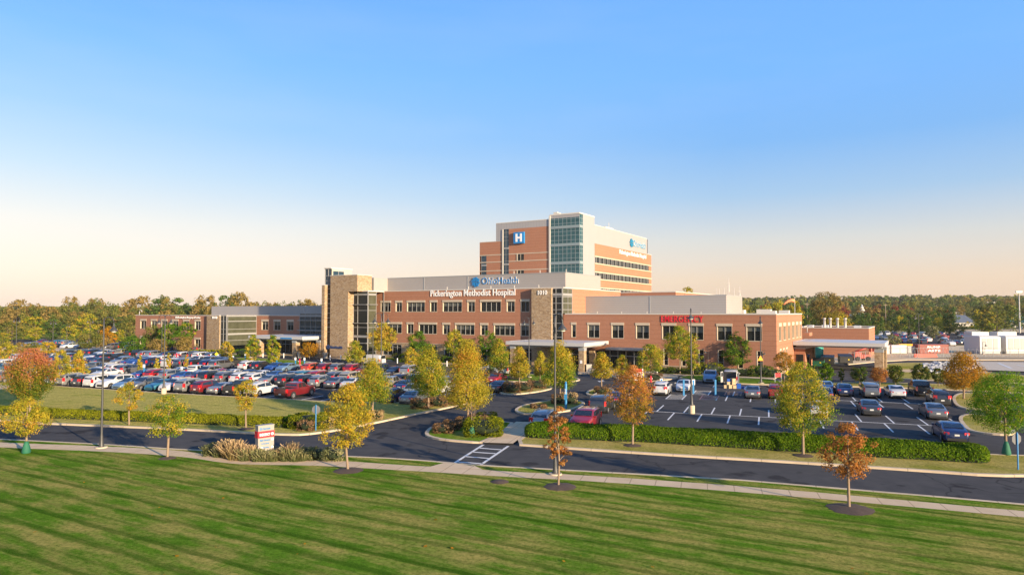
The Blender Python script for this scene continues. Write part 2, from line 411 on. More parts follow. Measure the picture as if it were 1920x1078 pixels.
def ordinal(n):
    names = ['first', 'second', 'third', 'fourth', 'fifth', 'sixth', 'seventh', 'eighth', 'ninth', 'tenth', 'eleventh', 'twelfth', 'thirteenth', 'fourteenth', 'fifteenth', 'sixteenth', 'seventeenth', 'eighteenth', 'nineteenth', 'twentieth']
    if n <= 20: return names[n - 1]
    tens = {2: 'twenty', 3: 'thirty', 4: 'forty'}[n // 10]
    return tens + ('-' + names[n % 10 - 1] if n % 10 else 'th' if False else '') if n % 10 else {20: 'twentieth', 30: 'thirtieth', 40: 'fortieth'}[n]
# ================================================================ the ground
def hill(x, y):
    if y < 420: return 0.0
    t = min(1, (y - 420) / 1000)
    s = t * t * (3 - 2 * t)
    side = 30 + 16 * max(-1, min(1, x / 700))
    if x < -100: side = 16 + 14 * max(0, 1 - (-100 - x) / 400)
    return s * side * .62
def make_terrain():
    xs = [-4000, -2500, -1500, -1000] + list(range(-800, 1001, 50)) + [1300, 1800, 2600, 4000]
    ys = [-300, -100, 0, 50, 100, 200, 300, 400] + list(range(450, 1501, 50)) + [1800, 2400, 3500, 6000]
    m = MB()
    vs = [(x, y, hill(x, y) - .03) for y in ys for x in xs]; n = len(xs)
    m.add(vs, [(j * n + i, j * n + i + 1, (j + 1) * n + i + 1, (j + 1) * n + i) for j in range(len(ys) - 1) for i in range(n - 1)], 0, True)
    return struct(m.build('ground', 'ground_far'))
make_terrain()
def smooth_closed(pts, it=2):
    for _ in range(it):
        q = []
        for i in range(len(pts)):
            a, b = pts[i], pts[(i + 1) % len(pts)]
            q.append(a * .75 + b * .25); q.append(a * .25 + b * .75)
        pts = q
    return pts
def smooth_open(pts, it=2):
    for _ in range(it):
        q = [pts[0]]
        for a, b in zip(pts[:-1], pts[1:]): q.append(a * .75 + b * .25); q.append(a * .25 + b * .75)
        q.append(pts[-1]); pts = q
    return pts
def fillpoly(name, pts, z, mat, parent=None):
    bm = bmesh.new(); vs = [bm.verts.new((p[0], p[1], z)) for p in pts]
    es = [bm.edges.new((vs[i], vs[(i + 1) % len(vs)])) for i in range(len(vs))]
    bmesh.ops.triangle_fill(bm, use_beauty=True, edges=es)
    for f in bm.faces:
        if f.normal.z < 0: f.normal_flip()
    me = bpy.data.meshes.new(name); bm.to_mesh(me); bm.free(); me.materials.append(MATS[mat])
    o = bpy.data.objects.new(name, me); COL.objects.link(o)
    return o
def ribbon(mb, pts, w, z0, z1, closed=False, mat=0, side=0):
    """raised strip along pts; side -1/0/1 shifts it"""
    n = len(pts); L = []; Rr = []
    for i, p in enumerate(pts):
        a = pts[(i - 1) % n] if (closed or i) else p; b = pts[(i + 1) % n] if (closed or i < n - 1) else p
        d = Vector((b[0] - a[0], b[1] - a[1])); d.normalize(); nn = Vector((-d.y, d.x))
        c = Vector((p[0], p[1])) + nn * side * w / 2
        L.append(c + nn * w / 2); Rr.append(c - nn * w / 2)
    vs = []; fs = []
    for l, r in zip(L, Rr): vs += [(l.x, l.y, z0), (l.x, l.y, z1), (r.x, r.y, z1), (r.x, r.y, z0)]
    m = n if closed else n - 1
    for i in range(m):
        j = (i + 1) % n
        for k in range(3): fs.append((i * 4 + k, i * 4 + k + 1, j * 4 + k + 1, j * 4 + k))
    mb.add(vs, fs, mat)
def PX(lst, z=0): return [G(x, y, z) for x, y in lst]
KH = .13
def island(name, lst, mat='grass_verge', it=2, kerb=True, z=KH):
    pts = smooth_closed(PX(lst), it)
    # orientation
    ar = sum(pts[i].x * pts[(i + 1) % len(pts)].y - pts[(i + 1) % len(pts)].x * pts[i].y for i in range(len(pts)))
    if ar < 0: pts = pts[::-1]
    o = struct(fillpoly(name, pts, z, mat))
    if kerb:
        m = MB(); ribbon(m, pts, .32, 0, z + .012, True)
        struct(m.build('kerb', 'kerb_concrete'))
    return o
# asphalt: drive, car parks and the road in front, one sheet
road_near = [(-1300, 770), (-500, 803), (0, 826), (190, 835.5), (378, 848), (640, 858), (760, 863.5), (890, 875), (1050, 884), (1375, 902.5), (1440, 908), (1920, 949), (2700, 1022)]
asp = PX(road_near) + [G(2700, 690), G(1920, 671), G(1760, 670.5), G(1690, 673), G(1561, 682)] + [G(1400, 700), G(1200, 690), G(900, 680), G(640, 668), G(373, 660), G(200, 657), G(-100, 655), G(-100, 641), G(-900, 646)]
struct(fillpoly('road', asp, .0, 'asphalt'))
# near lawn
edge = smooth_open(PX(road_near), 1)
near = edge + [Vector((160, -40, 0)), Vector((-160, -40, 0))]
struct(fillpoly('lawn', near, KH, 'lawn_near'))
m = MB(); ribbon(m, edge, .30, 0, KH + .012)
struct(m.build('kerb', 'kerb_concrete'))
# verge between road and footpath is a slightly different turf
# footpath
top = [(-500, 806), (0, 832.7), (200, 839.5), (330, 847), (370, 852.5), (406, 858), (458, 864.5), (568, 865.8), (639, 867), (760, 875.6), (850, 880.5), (960, 888), (1100, 894.5), (1440, 918.5), (1920, 962.5), (2500, 1017)]
bot = [(-500, 815), (0, 842), (200, 849.5), (320, 857.5), (370, 863), (410, 870), (464, 874.6), (579, 875.4), (662, 880), (760, 885.5), (850, 891), (960, 898), (1100, 905), (1440, 930), (1920, 974), (2500, 1030)]
fp = smooth_open(PX(top), 1) + smooth_open(PX(bot), 1)[::-1]
struct(fillpoly('footpath', fp, KH + .006, 'concrete_walk'))
# ramp apron where the crossing meets the footpath
ap = PX([(833, 871), (890, 877), (905, 884), (800, 880.5)], 0)
struct(fillpoly('footpath', ap, KH + .018, 'concrete_walk'))
# centre walkway across the verge island
island('footpath', [(906, 833), (962, 834.5), (998, 806), (1010, 794), (968, 793)], 'concrete_walk', 0, False, KH + .02)
# mid lawn
island('lawn', [(-900, 752), (-300, 775), (0, 788.6), (78, 794.8), (178, 798.8), (300, 804), (400, 808.9), (480, 813.7), (540, 816), (569, 816), (614, 810.3), (640, 806), (698, 794.8), (760, 781.4), (832, 766.7), (873, 758), (903, 751.5), (897, 748), (860, 751), (760, 757.5), (620, 755), (522, 749), (400, 743.6), (249, 734.7), (178, 730), (98, 724.7), (40, 716), (-300, 700)], 'lawn_mid', 1)
# footpath across the far left lawn
struct(fillpoly('footpath', PX([(-300, 717), (0, 722.5), (20, 724), (20, 729), (0, 731.5), (-300, 731)]), KH + .006, 'concrete_walk'))
island('verge', [(799, 816), (803, 808), (812, 802), (835, 796.8), (869, 791.5), (941, 792.5), (966, 795), (908, 831.5), (880, 830), (832, 825.8), (808, 821)], 'grass_verge', 1)
island('verge', [(964, 834.5), (1018, 838), (1100, 844), (1300, 857), (1440, 865), (1634, 877.5), (1760, 886), (1855, 893), (1960, 893), (2060, 886), (1990, 858), (1890, 856), (1700, 849), (1440, 834), (1200, 821), (1002, 808)], 'grass_dry', 1)
island('verge', [(966.6, 770), (975, 764), (990, 759), (1037.8, 751), (1086, 752), (1097, 757.5), (1074, 768), (1057, 773), (989.5, 778), (972.6, 775)], 'grass_dry', 2)
island('verge', [(935, 736.5), (943, 731), (965, 725), (1001, 718.5), (1025, 722), (1037, 728), (1021, 733), (989.5, 738), (953, 741)], 'grass_dry', 2)
island('verge', [(912, 704), (940, 701.5), (1021, 703), (1060, 706), (1090, 711.5), (1076, 716.5), (1021, 717.5), (929, 715)], 'grass_verge', 2)
island('verge', [(1098, 738.8), (1108, 732), (1132, 728), (1150, 731), (1150, 741), (1114.7, 744)], 'grass_dry', 2)
island('verge', [(1799, 784.6), (1812, 778), (1855, 780.5), (1896, 802), (1902, 813), (1885, 817.5), (1822.8, 811), (1808, 800)], 'grass_dry', 2)
island('verge', [(1786, 745), (1805, 737), (1850, 741), (1868, 764), (1843.6, 769), (1796, 766)], 'grass_dry', 2)
# strips beyond the right car park
island('verge', [(1284, 712), (1262, 705.5), (1320, 704.5), (1387, 709.5), (1458, 712.5), (1470, 722.5), (1387, 720.5), (1345, 716.5)], 'grass_verge', 1)
island('verge', [(1470, 719), (1560, 718), (1700, 719), (1850, 725), (2100, 735), (2100, 745), (1850, 735), (1725, 729), (1560, 724.5), (1472, 723)], 'grass_dry', 1)
island('verge', [(1655, 684), (1690, 681), (1790, 681), (1850, 700), (1920, 705), (2000, 712), (2000, 722), (1800, 716), (1690, 711), (1655, 706)], 'grass_dry', 1)
island('verge', [(1590, 684), (1640, 679), (1700, 675.5), (1925, 676), (2200, 680), (2200, 676), (1925, 673), (1700, 672.5), (1590, 680)], 'gravel_dirt', 0, True)
struct(fillpoly('footpath', PX([(1655, 694), (1780, 694), (1850, 697), (1850, 701), (1780, 699), (1655, 699)]), KH + .006, 'concrete_walk'))
# strips and medians of the left car park
island('verge', [(423, 676), (440, 671), (520, 674), (592, 680), (600, 685.5), (520, 683), (440, 679)], 'grass_verge', 1)
island('verge', [(600, 688), (625, 683), (700, 688), (780, 694), (800, 699), (700, 697), (630, 692)], 'concrete_walk', 1)
island('footpath', [(222, 713), (240, 705), (300, 699), (343, 694), (352, 697), (330, 703), (290, 709), (245, 716)], 'concrete_walk', 1)
island('verge', [(160, 668), (230, 661.5), (262, 662), (225, 667), (175, 673)], 'grass_dry', 1)
island('verge', [(-300, 668), (-50, 667), (5, 669), (10, 674), (-300, 684)], 'grass_dry', 1)
# pavement and planting in front of the buildings
island('pavement', [(-300, 660), (0, 657), (200, 658), (373, 663), (520, 668), (640, 673), (740, 677), (860, 684), (950, 688), (960, 684), (860, 672), (640, 661), (373, 650), (200, 650), (-300, 650)], 'concrete_walk', 0)
island('pavement', [(1085, 701), (1140, 700.5), (1160, 712), (1215, 716), (1257, 712), (1300, 703), (1450, 712), (1460, 706), (1200, 692), (1085, 692)], 'concrete_walk', 0)
struct(fillpoly('planting_bed', PX([(660, 674), (740, 676), (900, 684), (955, 686.5), (955, 677), (700, 665)]), KH + .022, 'grass_verge'))
struct(fillpoly('planting_bed', PX([(1245, 700), (1290, 701.5), (1452, 710), (1462, 704), (1455, 700), (1200, 690)]), KH + .022, 'mulch'))
struct(fillpoly('planting_bed', PX([(255, 658), (400, 662.5), (412, 660), (430, 655), (300, 650), (255, 652)]), KH + .022, 'grass_verge'))
# construction ground, helipad, back car park
struct(fillpoly('gravel_yard', PX([(1560, 682), (1690, 672.8), (1760, 670.2), (1925, 670.8), (2500, 680), (2500, 650), (1925, 648), (1640, 647), (1540, 655)]), .012, 'gravel_dirt'))
struct(fillpoly('road', PX([(1500, 660), (1540, 653), (1640, 646), (2500, 650), (2500, 622), (1925, 623), (1640, 626), (1500, 640)]), .004, 'asphalt'))
struct(fillpoly('gravel_yard', PX([(1640, 626), (1925, 623), (2300, 622), (2300, 614), (1925, 616), (1640, 620)]), .012, 'gravel_dirt'))
struct(fillpoly('helipad', PX([(1828, 679), (1925, 680), (2300, 684), (2300, 704), (1925, 698), (1842, 695)]), KH + .03, 'concrete_pad'))
m = MB()
for a, b in (((1872, 682), (1896, 692)), ((1908, 686), (1925, 688.5))):
    ribbon(m, PX([a, b]), .5, KH + .036, KH + .042)
struct(m.build('helipad_marking', 'paint_line'))
island('gravel_bed', [(1728, 684), (1760, 680), (1822, 680), (1830, 690), (1800, 699), (1750, 700), (1735, 694)], 'gravel_dirt', 1, False, KH + .03)
# far left road strip and back lot
struct(fillpoly('road', PX([(-600, 648), (-600, 636), (60, 637), (240, 635.5), (270, 640), (262, 655), (200, 657), (-100, 655)]), .006, 'asphalt'))
# farmland strip on the left
# ------------------------------------------------ painted lines
def line(mb, a, b, w=.14, z=.008):
    ribbon(mb, [a, b], w, z - .006, z)
def marks():
    m = MB(); b = MB()
    rows = [(72.6, 16.5 - 22, 22, 5.1, 5.1), (89.3, -20, 25, 5.1, 5.1)]
    p0, _ = toPQ(G(1265, 773))
    # centre lines and stalls of the right car park
    pa, pb = toPQ(G(1222, 772))[0], toPQ(G(1806, 797))[0]
    line(m, PQ(pa, 72.6), PQ(pb, 72.6))
    n0 = int((pa - p0) / 2.75) ; p = p0 - 2.75 * 2
    while p < pb - .3:
        if p >= pa - 3: line(m, PQ(p, 67.4), PQ(p, 72.4))
        if p >= pa - 3: line(m, PQ(p + .9, 72.8), PQ(p + .9, 77.8))
        p += 2.75
    pa, pb = toPQ(G(1560, 749.5))[0] - 20, toPQ(G(1745, 756))[0]
    line(m, PQ(pa, 89.3), PQ(pb, 89.3))
    p = pa + 8.2
    while p < pb:
        line(m, PQ(p, 84.2), PQ(p, 89.1)); line(m, PQ(p + .6, 89.5), PQ(p + .6, 94.5)); p += 2.75
    p = toPQ(G(1340, 722))[0]; e = toPQ(G(1780, 735))[0]
    while p < e:
        line(m, PQ(p, 98.6), PQ(p, 103.4)); p += 2.75
    p = toPQ(G(1060, 815))[0] - 4; e = toPQ(G(1830, 857))[0]
    while p < e:
        line(m, PQ(p, 57.6), PQ(p, 62.4)); p += 2.75
    # hatched aisles
    for (cx, cy, bl) in ((1268, 744, 0), (1330, 745.2, 1), (1316, 736.2, 0), (1375, 737.6, 1), (1222, 733, 1), (1160, 742, 0)):
        c = G(cx, cy); pc, qc = toPQ(c); mm = b if bl else m
        for s in (-1, 1): line(mm, PQ(pc + s * .95, qc - 2.4), PQ(pc + s * .95, qc + 2.4))
        for k in range(6):
            q = qc - 2.3 + k * .85; line(mm, PQ(pc - .9, q), PQ(pc + .9, q + .55), .12)
    line(b, PQ(toPQ(G(1300, 741))[0] - 6, 89.3, 0), PQ(toPQ(G(1300, 741))[0] + 9, 89.3, 0))
    # hatch at the entrance of the right car park
    q0 = [(1034, 770, 1060, 762), (1040, 766, 1100, 762), (1030, 774, 1100, 770), (1062, 779, 1100, 775), (1075, 783, 1110, 779), (1030, 780, 1055, 781)]
    for x0, y0, x1, y1 in q0: line(b, G(x0, y0), G(x1, y1), .16)
    # left car park stalls
    for q in (66.9, 77.6, 82.9, 97.0, 102.3):
        for k in range(24):
            p = -96 + 2.75 * k
            if q > 90 and p > -60: continue
            line(m, PQ(p, q + .1), PQ(p, q + 5.0))
    struct(m.build('parking_marking', 'paint_line')); struct(b.build('parking_marking', 'paint_blue'))
    # the crossing
    c = MB()
    line(c, G(906, 833.5), G(842, 874), .2, .009); line(c, G(953, 836), G(888, 880), .2, .009)
    for x0, y0, x1, y1 in ((898, 839.5, 942, 843), (885, 847, 929, 850), (872, 855.5, 917, 859), (858, 865.5, 906, 869)):
        line(c, G(x0, y0), G(x1, y1), .22, .009)
    struct(c.build('crosswalk_marking', 'paint_line'))
    # arrow on the drive
    a = MB(); p = G(1127, 714.5); d = A_IN; r = A_R
    def w(u, v): return (p.x + r.x * u + d.x * v, p.y + r.y * u + d.y * v, .01)
    a.poly([w(-.12, 1.5), w(-.12, .2), w(-.6, .2), w(0, -1.2), w(.6, .2), w(.12, .2), w(.12, 1.5)])
    struct(a.build('arrow_marking', 'paint_line'))
marks()
# ================================================================ buildings
C0 = Vector((43.3, 112.0)); UX, UY = Vector((.857, -.515)), Vector((.515, .857)); BROT = math.atan2(-.515, .857)
def W(u, v, z=0): return Vector((C0.x + u * UX.x + v * UY.x, C0.y + u * UX.y + v * UY.y, z))
def fu(px, v):            # u of what is seen at column px on the plane v
    t = (px - 960) / F
    return (t * (C0.y + UY.y * v) - C0.x - UY.x * v) / (UX.x - t * UX.y)
def sv(px, u):            # v of what is seen at column px on the plane u
    t = (px - 960) / F
    return (t * (C0.y + UX.y * u) - C0.x - UX.x * u) / (UY.x - t * UY.y)
def hz(py, u, v): return zat(py, W(u, v).y)
class Bld:
    def __init__(s, name, label, cat, u0, v0, group=None):
        s.u0, s.v0 = u0, v0
        s.root = thing(name, label, cat, W(u0, v0), BROT, group)
    def put(s, mb, name, mats, parent=None, label=None):
        o = mb.build(name, mats, parent or s.root)
        if parent is None: o.location = (-s.u0, -s.v0, 0)
        if label: o['label'] = label
        return o
class Fac:                # a vertical face: P0 + e along, n outward
    def __init__(s, P0, e, n): s.P, s.e, s.n = Vector(P0), Vector(e), Vector(n)
    def pt(s, a, z, d=0): return (s.P.x + s.e.x * a + s.n.x * d, s.P.y + s.e.y * a + s.n.y * d, z)
    def box(s, mb, a0, a1, z0, z1, d0, d1, mat=0):
        mb.hexa([s.pt(a0, z0, d1), s.pt(a1, z0, d1), s.pt(a1, z0, d0), s.pt(a0, z0, d0), s.pt(a0, z1, d1), s.pt(a1, z1, d1), s.pt(a1, z1, d0), s.pt(a0, z1, d0)], mat)
    def quad(s, mb, a0, a1, z0, z1, d=0, mat=0):
        mb.quad(s.pt(a0, z0, d), s.pt(a1, z0, d), s.pt(a1, z1, d), s.pt(a0, z1, d), mat)
    def wall(s, mb, a0, a1, z0, z1, holes, mat=0):
        hs = [(max(a0, h[0]), min(a1, h[1]), max(z0, h[2]), min(z1, h[3])) for h in holes if h[0] < a1 and h[1] > a0 and h[2] < z1 and h[3] > z0]
        A = sorted({a0, a1, *[h[0] for h in hs], *[h[1] for h in hs]}); Z = sorted({z0, z1, *[h[2] for h in hs], *[h[3] for h in hs]})
        for i in range(len(A) - 1):
            for j in range(len(Z) - 1):
                ca, cz = (A[i] + A[i + 1]) / 2, (Z[j] + Z[j + 1]) / 2
                if any(h[0] < ca < h[1] and h[2] < cz < h[3] for h in hs): continue
                s.quad(mb, A[i], A[i + 1], Z[j], Z[j + 1], 0, mat)
FRONT = lambda v=0: Fac((0, v), (1, 0), (0, -1))       # a = u
SIDE = lambda u=0: Fac((u, 0), (0, 1), (1, 0))         # a = v, faces right
LEFT = lambda u=0: Fac((u, 0), (0, 1), (-1, 0))
BACK = lambda v=0: Fac((0, v), (1, 0), (0, 1))
rng = random.Random(7)
def window(B, fac, a0, a1, z0, z1, nm=2, lint=.44, depth=.28, hbars=(), glass='window_glass', blind=None, jamb='precast'):
    """hole a0..a1, z0..z1 (z1 = top of glass); lintel above"""
    m = MB(); t = .10
    fac.box(m, a0 - .02, a0 + t, z0, z1, -depth, .03); fac.box(m, a1 - .04, a1 + .02, z0, z1, -depth, .012)
    fac.box(m, a0 + t, a1 - .04, z0 - .02, z0 + .09, -depth, .05); fac.box(m, a0 + t, a1 - .04, z1 - .06, z1, -depth, .0)
    for k in range(1, nm):
        c = a0 + t + (a1 - a0 - t) * k / nm
        fac.box(m, c - .04, c + .04, z0 + .09, z1 - .06, -depth + .04, -depth + .14, 1)
    for h in hbars: fac.box(m, a0 + t, a1 - .04, h - .04, h + .04, -depth + .05, -depth + .13, 1)
    w = B.put(m, 'window', [jamb, 'alu'])
    p = MB(); fac.quad(p, a0, a1, z0, z1, -depth + .03)
    B.put(p, 'pane', glass, w)
    b = rng.random() if blind is None else blind
    if b > .12:
        q = MB(); hgt = (z1 - z0) * (.30 + .22 * (b - .12))
        fac.quad(q, a0 + t, a1 - .04, z1 - .06 - hgt, z1 - .06, -depth + .036); B.put(q, 'blind', 'blind', w)
    if lint:
        l = MB(); fac.box(l, a0 - .10, a1 + .08, z1, z1 + lint, -.05, .07); B.put(l, 'lintel', 'precast')
    return w
def curtain(B, fac, a0, a1, z0, z1, av, zv, glass='sun_toned_glass', name='curtain_wall', d=0, bar=.10, thick=(), proud=.10, parent=None, mats='alu'):
    g = MB(); fac.quad(g, a0, a1, z0, z1, d)
    w = B.put(g, name, glass, parent)
    m = MB()
    for a in av: fac.box(m, a - bar / 2, a + bar / 2, z0, z1, d - .05, d + proud)
    for z in zv: fac.box(m, a0 + .001, a1 - .001, z - bar / 2, z + bar / 2, d - .05, d + proud * .8)
    for z, h, pr in thick: fac.box(m, a0 - .01, a1 + .01, z - h / 2, z + h / 2, d - .05, d + pr)
    B.put(m, 'mullion', mats, w)
    return w
def text_mesh(txt, height, width=None, depth=.12, bold=.0):
    cu = bpy.data.curves.new('t', 'FONT'); cu.body = txt; cu.size = 1; cu.extrude = .5; cu.offset = bold; cu.resolution_u = 3; cu.space_character = 1.08 if txt.isupper() else 1.03
    ob = bpy.data.objects.new('t', cu); COL.objects.link(ob)
    dg = bpy.context.evaluated_depsgraph_get(); dg.update()
    me = bpy.data.meshes.new_from_object(ob.evaluated_get(dg)); bpy.data.objects.remove(ob)
    co = np.zeros(len(me.vertices) * 3); me.vertices.foreach_get('co', co); co = co.reshape(-1, 3)
    mn, mx_ = co.min(0), co.max(0)
    capref = height / (mx_[1] - mn[1]) if height else 1
    sx = capref if width is None else width / (mx_[0] - mn[0])
    co[:, 0] = (co[:, 0] - mn[0]) * sx; co[:, 1] = (co[:, 1] - mn[1]) * capref; co[:, 2] = (co[:, 2] + .5) * depth
    return co, [tuple(p.vertices) for p in me.polygons]
def text(B, fac, txt, a, z, h, w, mat, name='sign_letters', depth=.18, bold=.01, parent=None, d=.03, side='sign_white'):
    co, fs = text_mesh(txt, h, w, depth, bold)
    m = MB(); P = [fac.pt(a + c[0], z + c[1], d + c[2]) for c in co]
    face = [f for f in fs if max(co[i][2] for i in f) - min(co[i][2] for i in f) < .001]; edge = [f for f in fs if f not in set(face)]
    m.add(P, face); m.add(P, edge, 1)
    return B.put(m, name, [mat, side], parent)
def emblem(B, fac, a, z, r, mat, depth=.15, d=.03, parent=None):
    """burst emblem: ring of short rays round a four-armed gap"""
    m = MB(); n = 16
    for k in range(n):
        t = 2 * PI * (k + .5) / n; c, s = math.cos(t), math.sin(t); r0 = r * (.50 if k % 4 in (0, 3) else .30); r1 = r * (1 if k % 2 else .86); wd = r * .125
        q = [(c * r0 - s * wd * .55, s * r0 + c * wd * .55), (c * r1 - s * wd, s * r1 + c * wd), (c * r1 + s * wd, s * r1 - c * wd), (c * r0 + s * wd * .55, s * r0 - c * wd * .55)]
        m.hexa([fac.pt(a + x, z + y, d) for x, y in q] + [fac.pt(a + x, z + y, d + depth) for x, y in q])
    for k in range(4):
        t = PI / 2 * k + .4; c, s = math.cos(t), math.sin(t); wd = r * .09
        q = [(c * r * .12 - s * wd, s * r * .12 + c * wd), (c * r * .62 - s * wd, s * r * .62 + c * wd), (c * r * .62 + s * wd, s * r * .62 - c * wd), (c * r * .12 + s * wd, s * r * .12 - c * wd)]
        m.hexa([fac.pt(a + x, z + y, d) for x, y in q] + [fac.pt(a + x, z + y, d + depth * .9) for x, y in q])
    return B.put(m, 'logo', mat, parent)
def roofed(B, u0, u1, v0, v1, z, par=.35, roof='roof_membrane', cop='coping'):
    m = MB(); m.quad((u0, v0, z - par), (u1, v0, z - par), (u1, v1, z - par), (u0, v1, z - par))
    B.put(m, 'roof', roof)
    c = MB(); w = .42; o = .06; b, t = z - .02, z + .16
    c.box(u0 - o, u1 + o, v0 - o, v0 - o + w, b, t); c.box(u0 - o, u1 + o, v1 + o - w, v1 + o, b, t)
    c.box(u0 - o, u0 - o + w, v0 - o + w, v1 + o - w, b, t); c.box(u1 + o - w, u1 + o, v0 - o + w, v1 + o - w, b, t)
    B.put(c, 'coping', cop)

# ------------------------------------------------ 1. main block, three storeys
UL, UR, ZR = fu(706, 0), fu(1056, 0), 15.05
D3 = sv(1163.3, UR)
B = Bld('hospital_building', 'three storey brick hospital block with grey rooftop screen and stone corner piers', 'building', (UL + UR) / 2, 14)
main = B
f = FRONT(0)
zs3, zt3 = hz(584.8, fu(850, 0), 0), hz(565.0, fu(985, 0), 0)
zs2 = hz(626.2, fu(800, 0), 0); zt2 = zs2 + (zt3 - zs3)
rows3 = [(713.6, 733, 3), (741.4, 754.3, 2), (762.8, 797.2, 4), (806, 820, 2), (829.7, 866.6, 4), (876, 891, 2), (900.4, 939.8, 4), (949.4, 965.8, 2), (976.2, 993, 2)]
rows2 = [(715, 754.1, 4), (762.8, 776.1, 2), (785, 819.6, 4), (829.7, 844.2, 2), (853.4, 890.3, 4), (900.4, 915.4, 2), (925.8, 965.5, 4), (976, 993, 2)]
rows1 = [(718, 753.5, 4), (792, 819.6, 3), (833.5, 866, 4), (903, 920, 2), (949.6, 966, 2), (982, 997, 2)]
H = []
for px0, px1, n in rows3: H.append((fu(px0, 0) + .05, fu(px1, 0) - .05, zs3, zt3, n))
for px0, px1, n in rows2: H.append((fu(px0, 0) + .05, fu(px1, 0) - .05, zs2, zt2, n))
G1 = [(fu(a, 0), fu(b, 0), .75, 3.15, n) for a, b, n in rows1]
m = MB()
uS0, uS1, uG1 = fu(1000, 0), fu(1037.5, 0), UR
f.wall(m, UL, uS0, 3.55, ZR, H)
s = SIDE(UR); s.wall(m, 3.8, D3, 0, ZR, [])
BACK(D3).wall(m, UL, UR, 0, ZR, []); LEFT(UL).wall(m, 0, D3, 0, ZR, [])
f.wall(m, uS0, uS1, 3, ZR, [])
B.put(m, 'wall', 'brick')
m = MB(); f.wall(m, UL, uS0, 0, 3.45, G1); f.box(m, UL, uS0, 3.45, 3.55, -.1, .12, 1)
f.box(m, uS0 + .05, uS1, 0, ZR, 0, .85)
B.put(m, 'stone_cladding', ['ledge_stone', 'precast'])
for h in H: window(B, f, h[0], h[1], h[2], h[3], h[4])
for h in G1: window(B, f, h[0], h[1], h[2], h[3], h[4], lint=0, hbars=(2.5,), jamb='grey_metal', blind=0)
# corner glazing right of the stone pier
zg = [hz(y, uG1, 0) for y in (545, 556.5, 568.5, 580.5, 588.6, 606, 620, 632)]
curtain(B, FRONT(-.35), uS1, uG1, 5.1, ZR - .12, [uS1, (uS1 + uG1) / 2 - .3, uG1 - .05], zg[1:], 'window_glass', thick=[(zg[1] + .45, .5, .12)])
curtain(B, SIDE(UR), -.35, 3.8, 10.1, ZR - .12, [-.3, 1.9, 3.75], zg[1:4], 'sun_toned_glass', thick=[(zg[1] + .45, .5, .12)])
roofed(B, UL, UR, 0, D3, ZR)
# rooftop screen
VP = 3.2; UP0, UP1 = -86.3, fu(1060.2, VP); ZP = hz(511.3, UP1, VP); VE = sv(1126, UP1)
m = MB(); m.box(UP0, UP1, VP, VE, ZR - .3, ZP)
m.box(UP0 - 8, UP0 - .01, -1.5, VE, ZR - .3, ZP)
B.put(m, 'rooftop_screen', 'metal_panel')
m = MB(); FRONT(VP).box(m, UP0, UP1 + .05, ZP, ZP + .12, -.3, .05); SIDE(UP1).box(m, VP, VE, ZP, ZP + .12, -.3, .05)
for px in (795, 877): FRONT(VP).box(m, fu(px, VP) - .06, fu(px, VP) + .06, ZR - .1, ZP, 0, .06)
B.put(m, 'screen_trim', 'grey_metal')
for px in (838, 878, 920, 964, 1010): m = MB(); m.box(fu(px, .5) - .05, fu(px, .5) + .05, .5, .6, ZR + .1, ZR + .75); B.put(m, 'lightning_rod', 'coping')
for px in (963, 1012, 1061): m = MB(); m.box(fu(px, VP) - .05, fu(px, VP) + .05, VP + .1, VP + .2, ZP, ZP + .7); B.put(m, 'lightning_rod', 'coping')
# lettering
f2 = FRONT(VP)
u0, u1 = fu(904, VP), fu(972.5, VP); text(B, f2, 'OhioHealth', u0, hz(533.2, u0, VP), 1.42, u1 - u0, 'sign_blue', depth=.10, bold=.012)
ue = fu(892.5, VP); emblem(B, f2, ue, hz(528.9, ue, VP), 1.08, 'sign_blue', .18)
u0, u1 = fu(807.5, 0), fu(966.3, 0)
text(B, f, 'Pickerington Methodist Hospital', u0, hz(559.6, u0, 0), 1.75, u1 - u0, 'sign_white', depth=.08, bold=.014)
f3 = FRONT(-.85); u0, u1 = fu(1008.8, -.85), fu(1026, -.85); text(B, f3, '1010', u0, hz(552.9, u0, -.85), .88, u1 - u0, 'sign_white', depth=.08, bold=.008)
# left stone stair tower
uT0, uT1, uT2 = fu(619.4, -7), fu(652.6, -7), fu(669.7, -7); ZT = hz(515.6, uT2, -7); vT = -2.4
zO = hz(546.5, uT1, -7)
m = MB()
m.box(uT0, uT1, -7, vT, 0, ZT); m.box(uT1 + .001, uT2, -7, vT, zO, ZT - .001)
uH0, uH1 = fu(603.3, -7.5), fu(607.4, -7.5)
m.box(uH0, uH1 + .2, -7.5, 3, 0, hz(535.5, uH0, -7.5))
B.put(m, 'stair_tower', 'ledge_stone')
m = MB(); m.box(uT0 - .08, uT2 + .08, -7.08, vT + .05, ZT, ZT + .14); m.box(uH0 - .05, uH1 + .25, -7.55, 3, hz(535.5, uH0, -7.5), hz(535.5, uH0, -7.5) + .12); B.put(m, 'coping', 'coping')
uK = fu(609.5, -6.6); ZK = hz(504.5, uK, -6.2)
zz = [hz(y, uT0, -6.6) for y in (622, 613.5, 605, 596, 587, 578, 569, 560, 551, 541, 533.5)]
curtain(B, FRONT(-6.6), uK, uT0, 0, zz[-1], [uK + .05], zz, 'window_glass')
curtain(B, FRONT(-6.6), uK, uT0, zz[-1], ZK, [uK + .05, (uK + uT0) / 2], [hz(517, uT0, -6.6), hz(526, uT0, -6.6)], 'blue_glass')
uK2 = fu(621, -6.6); v9 = sv(659.5, uK2)
m = MB(); m.box(uK, uK2, -6.55, v9, 12, ZK - .02)
B.put(m, 'lantern_wall', 'precast'); m = MB(); m.box(uK - .15, uK2 + .12, -6.8, v9 + .1, ZK, ZK + .25); B.put(m, 'roof', 'coping')
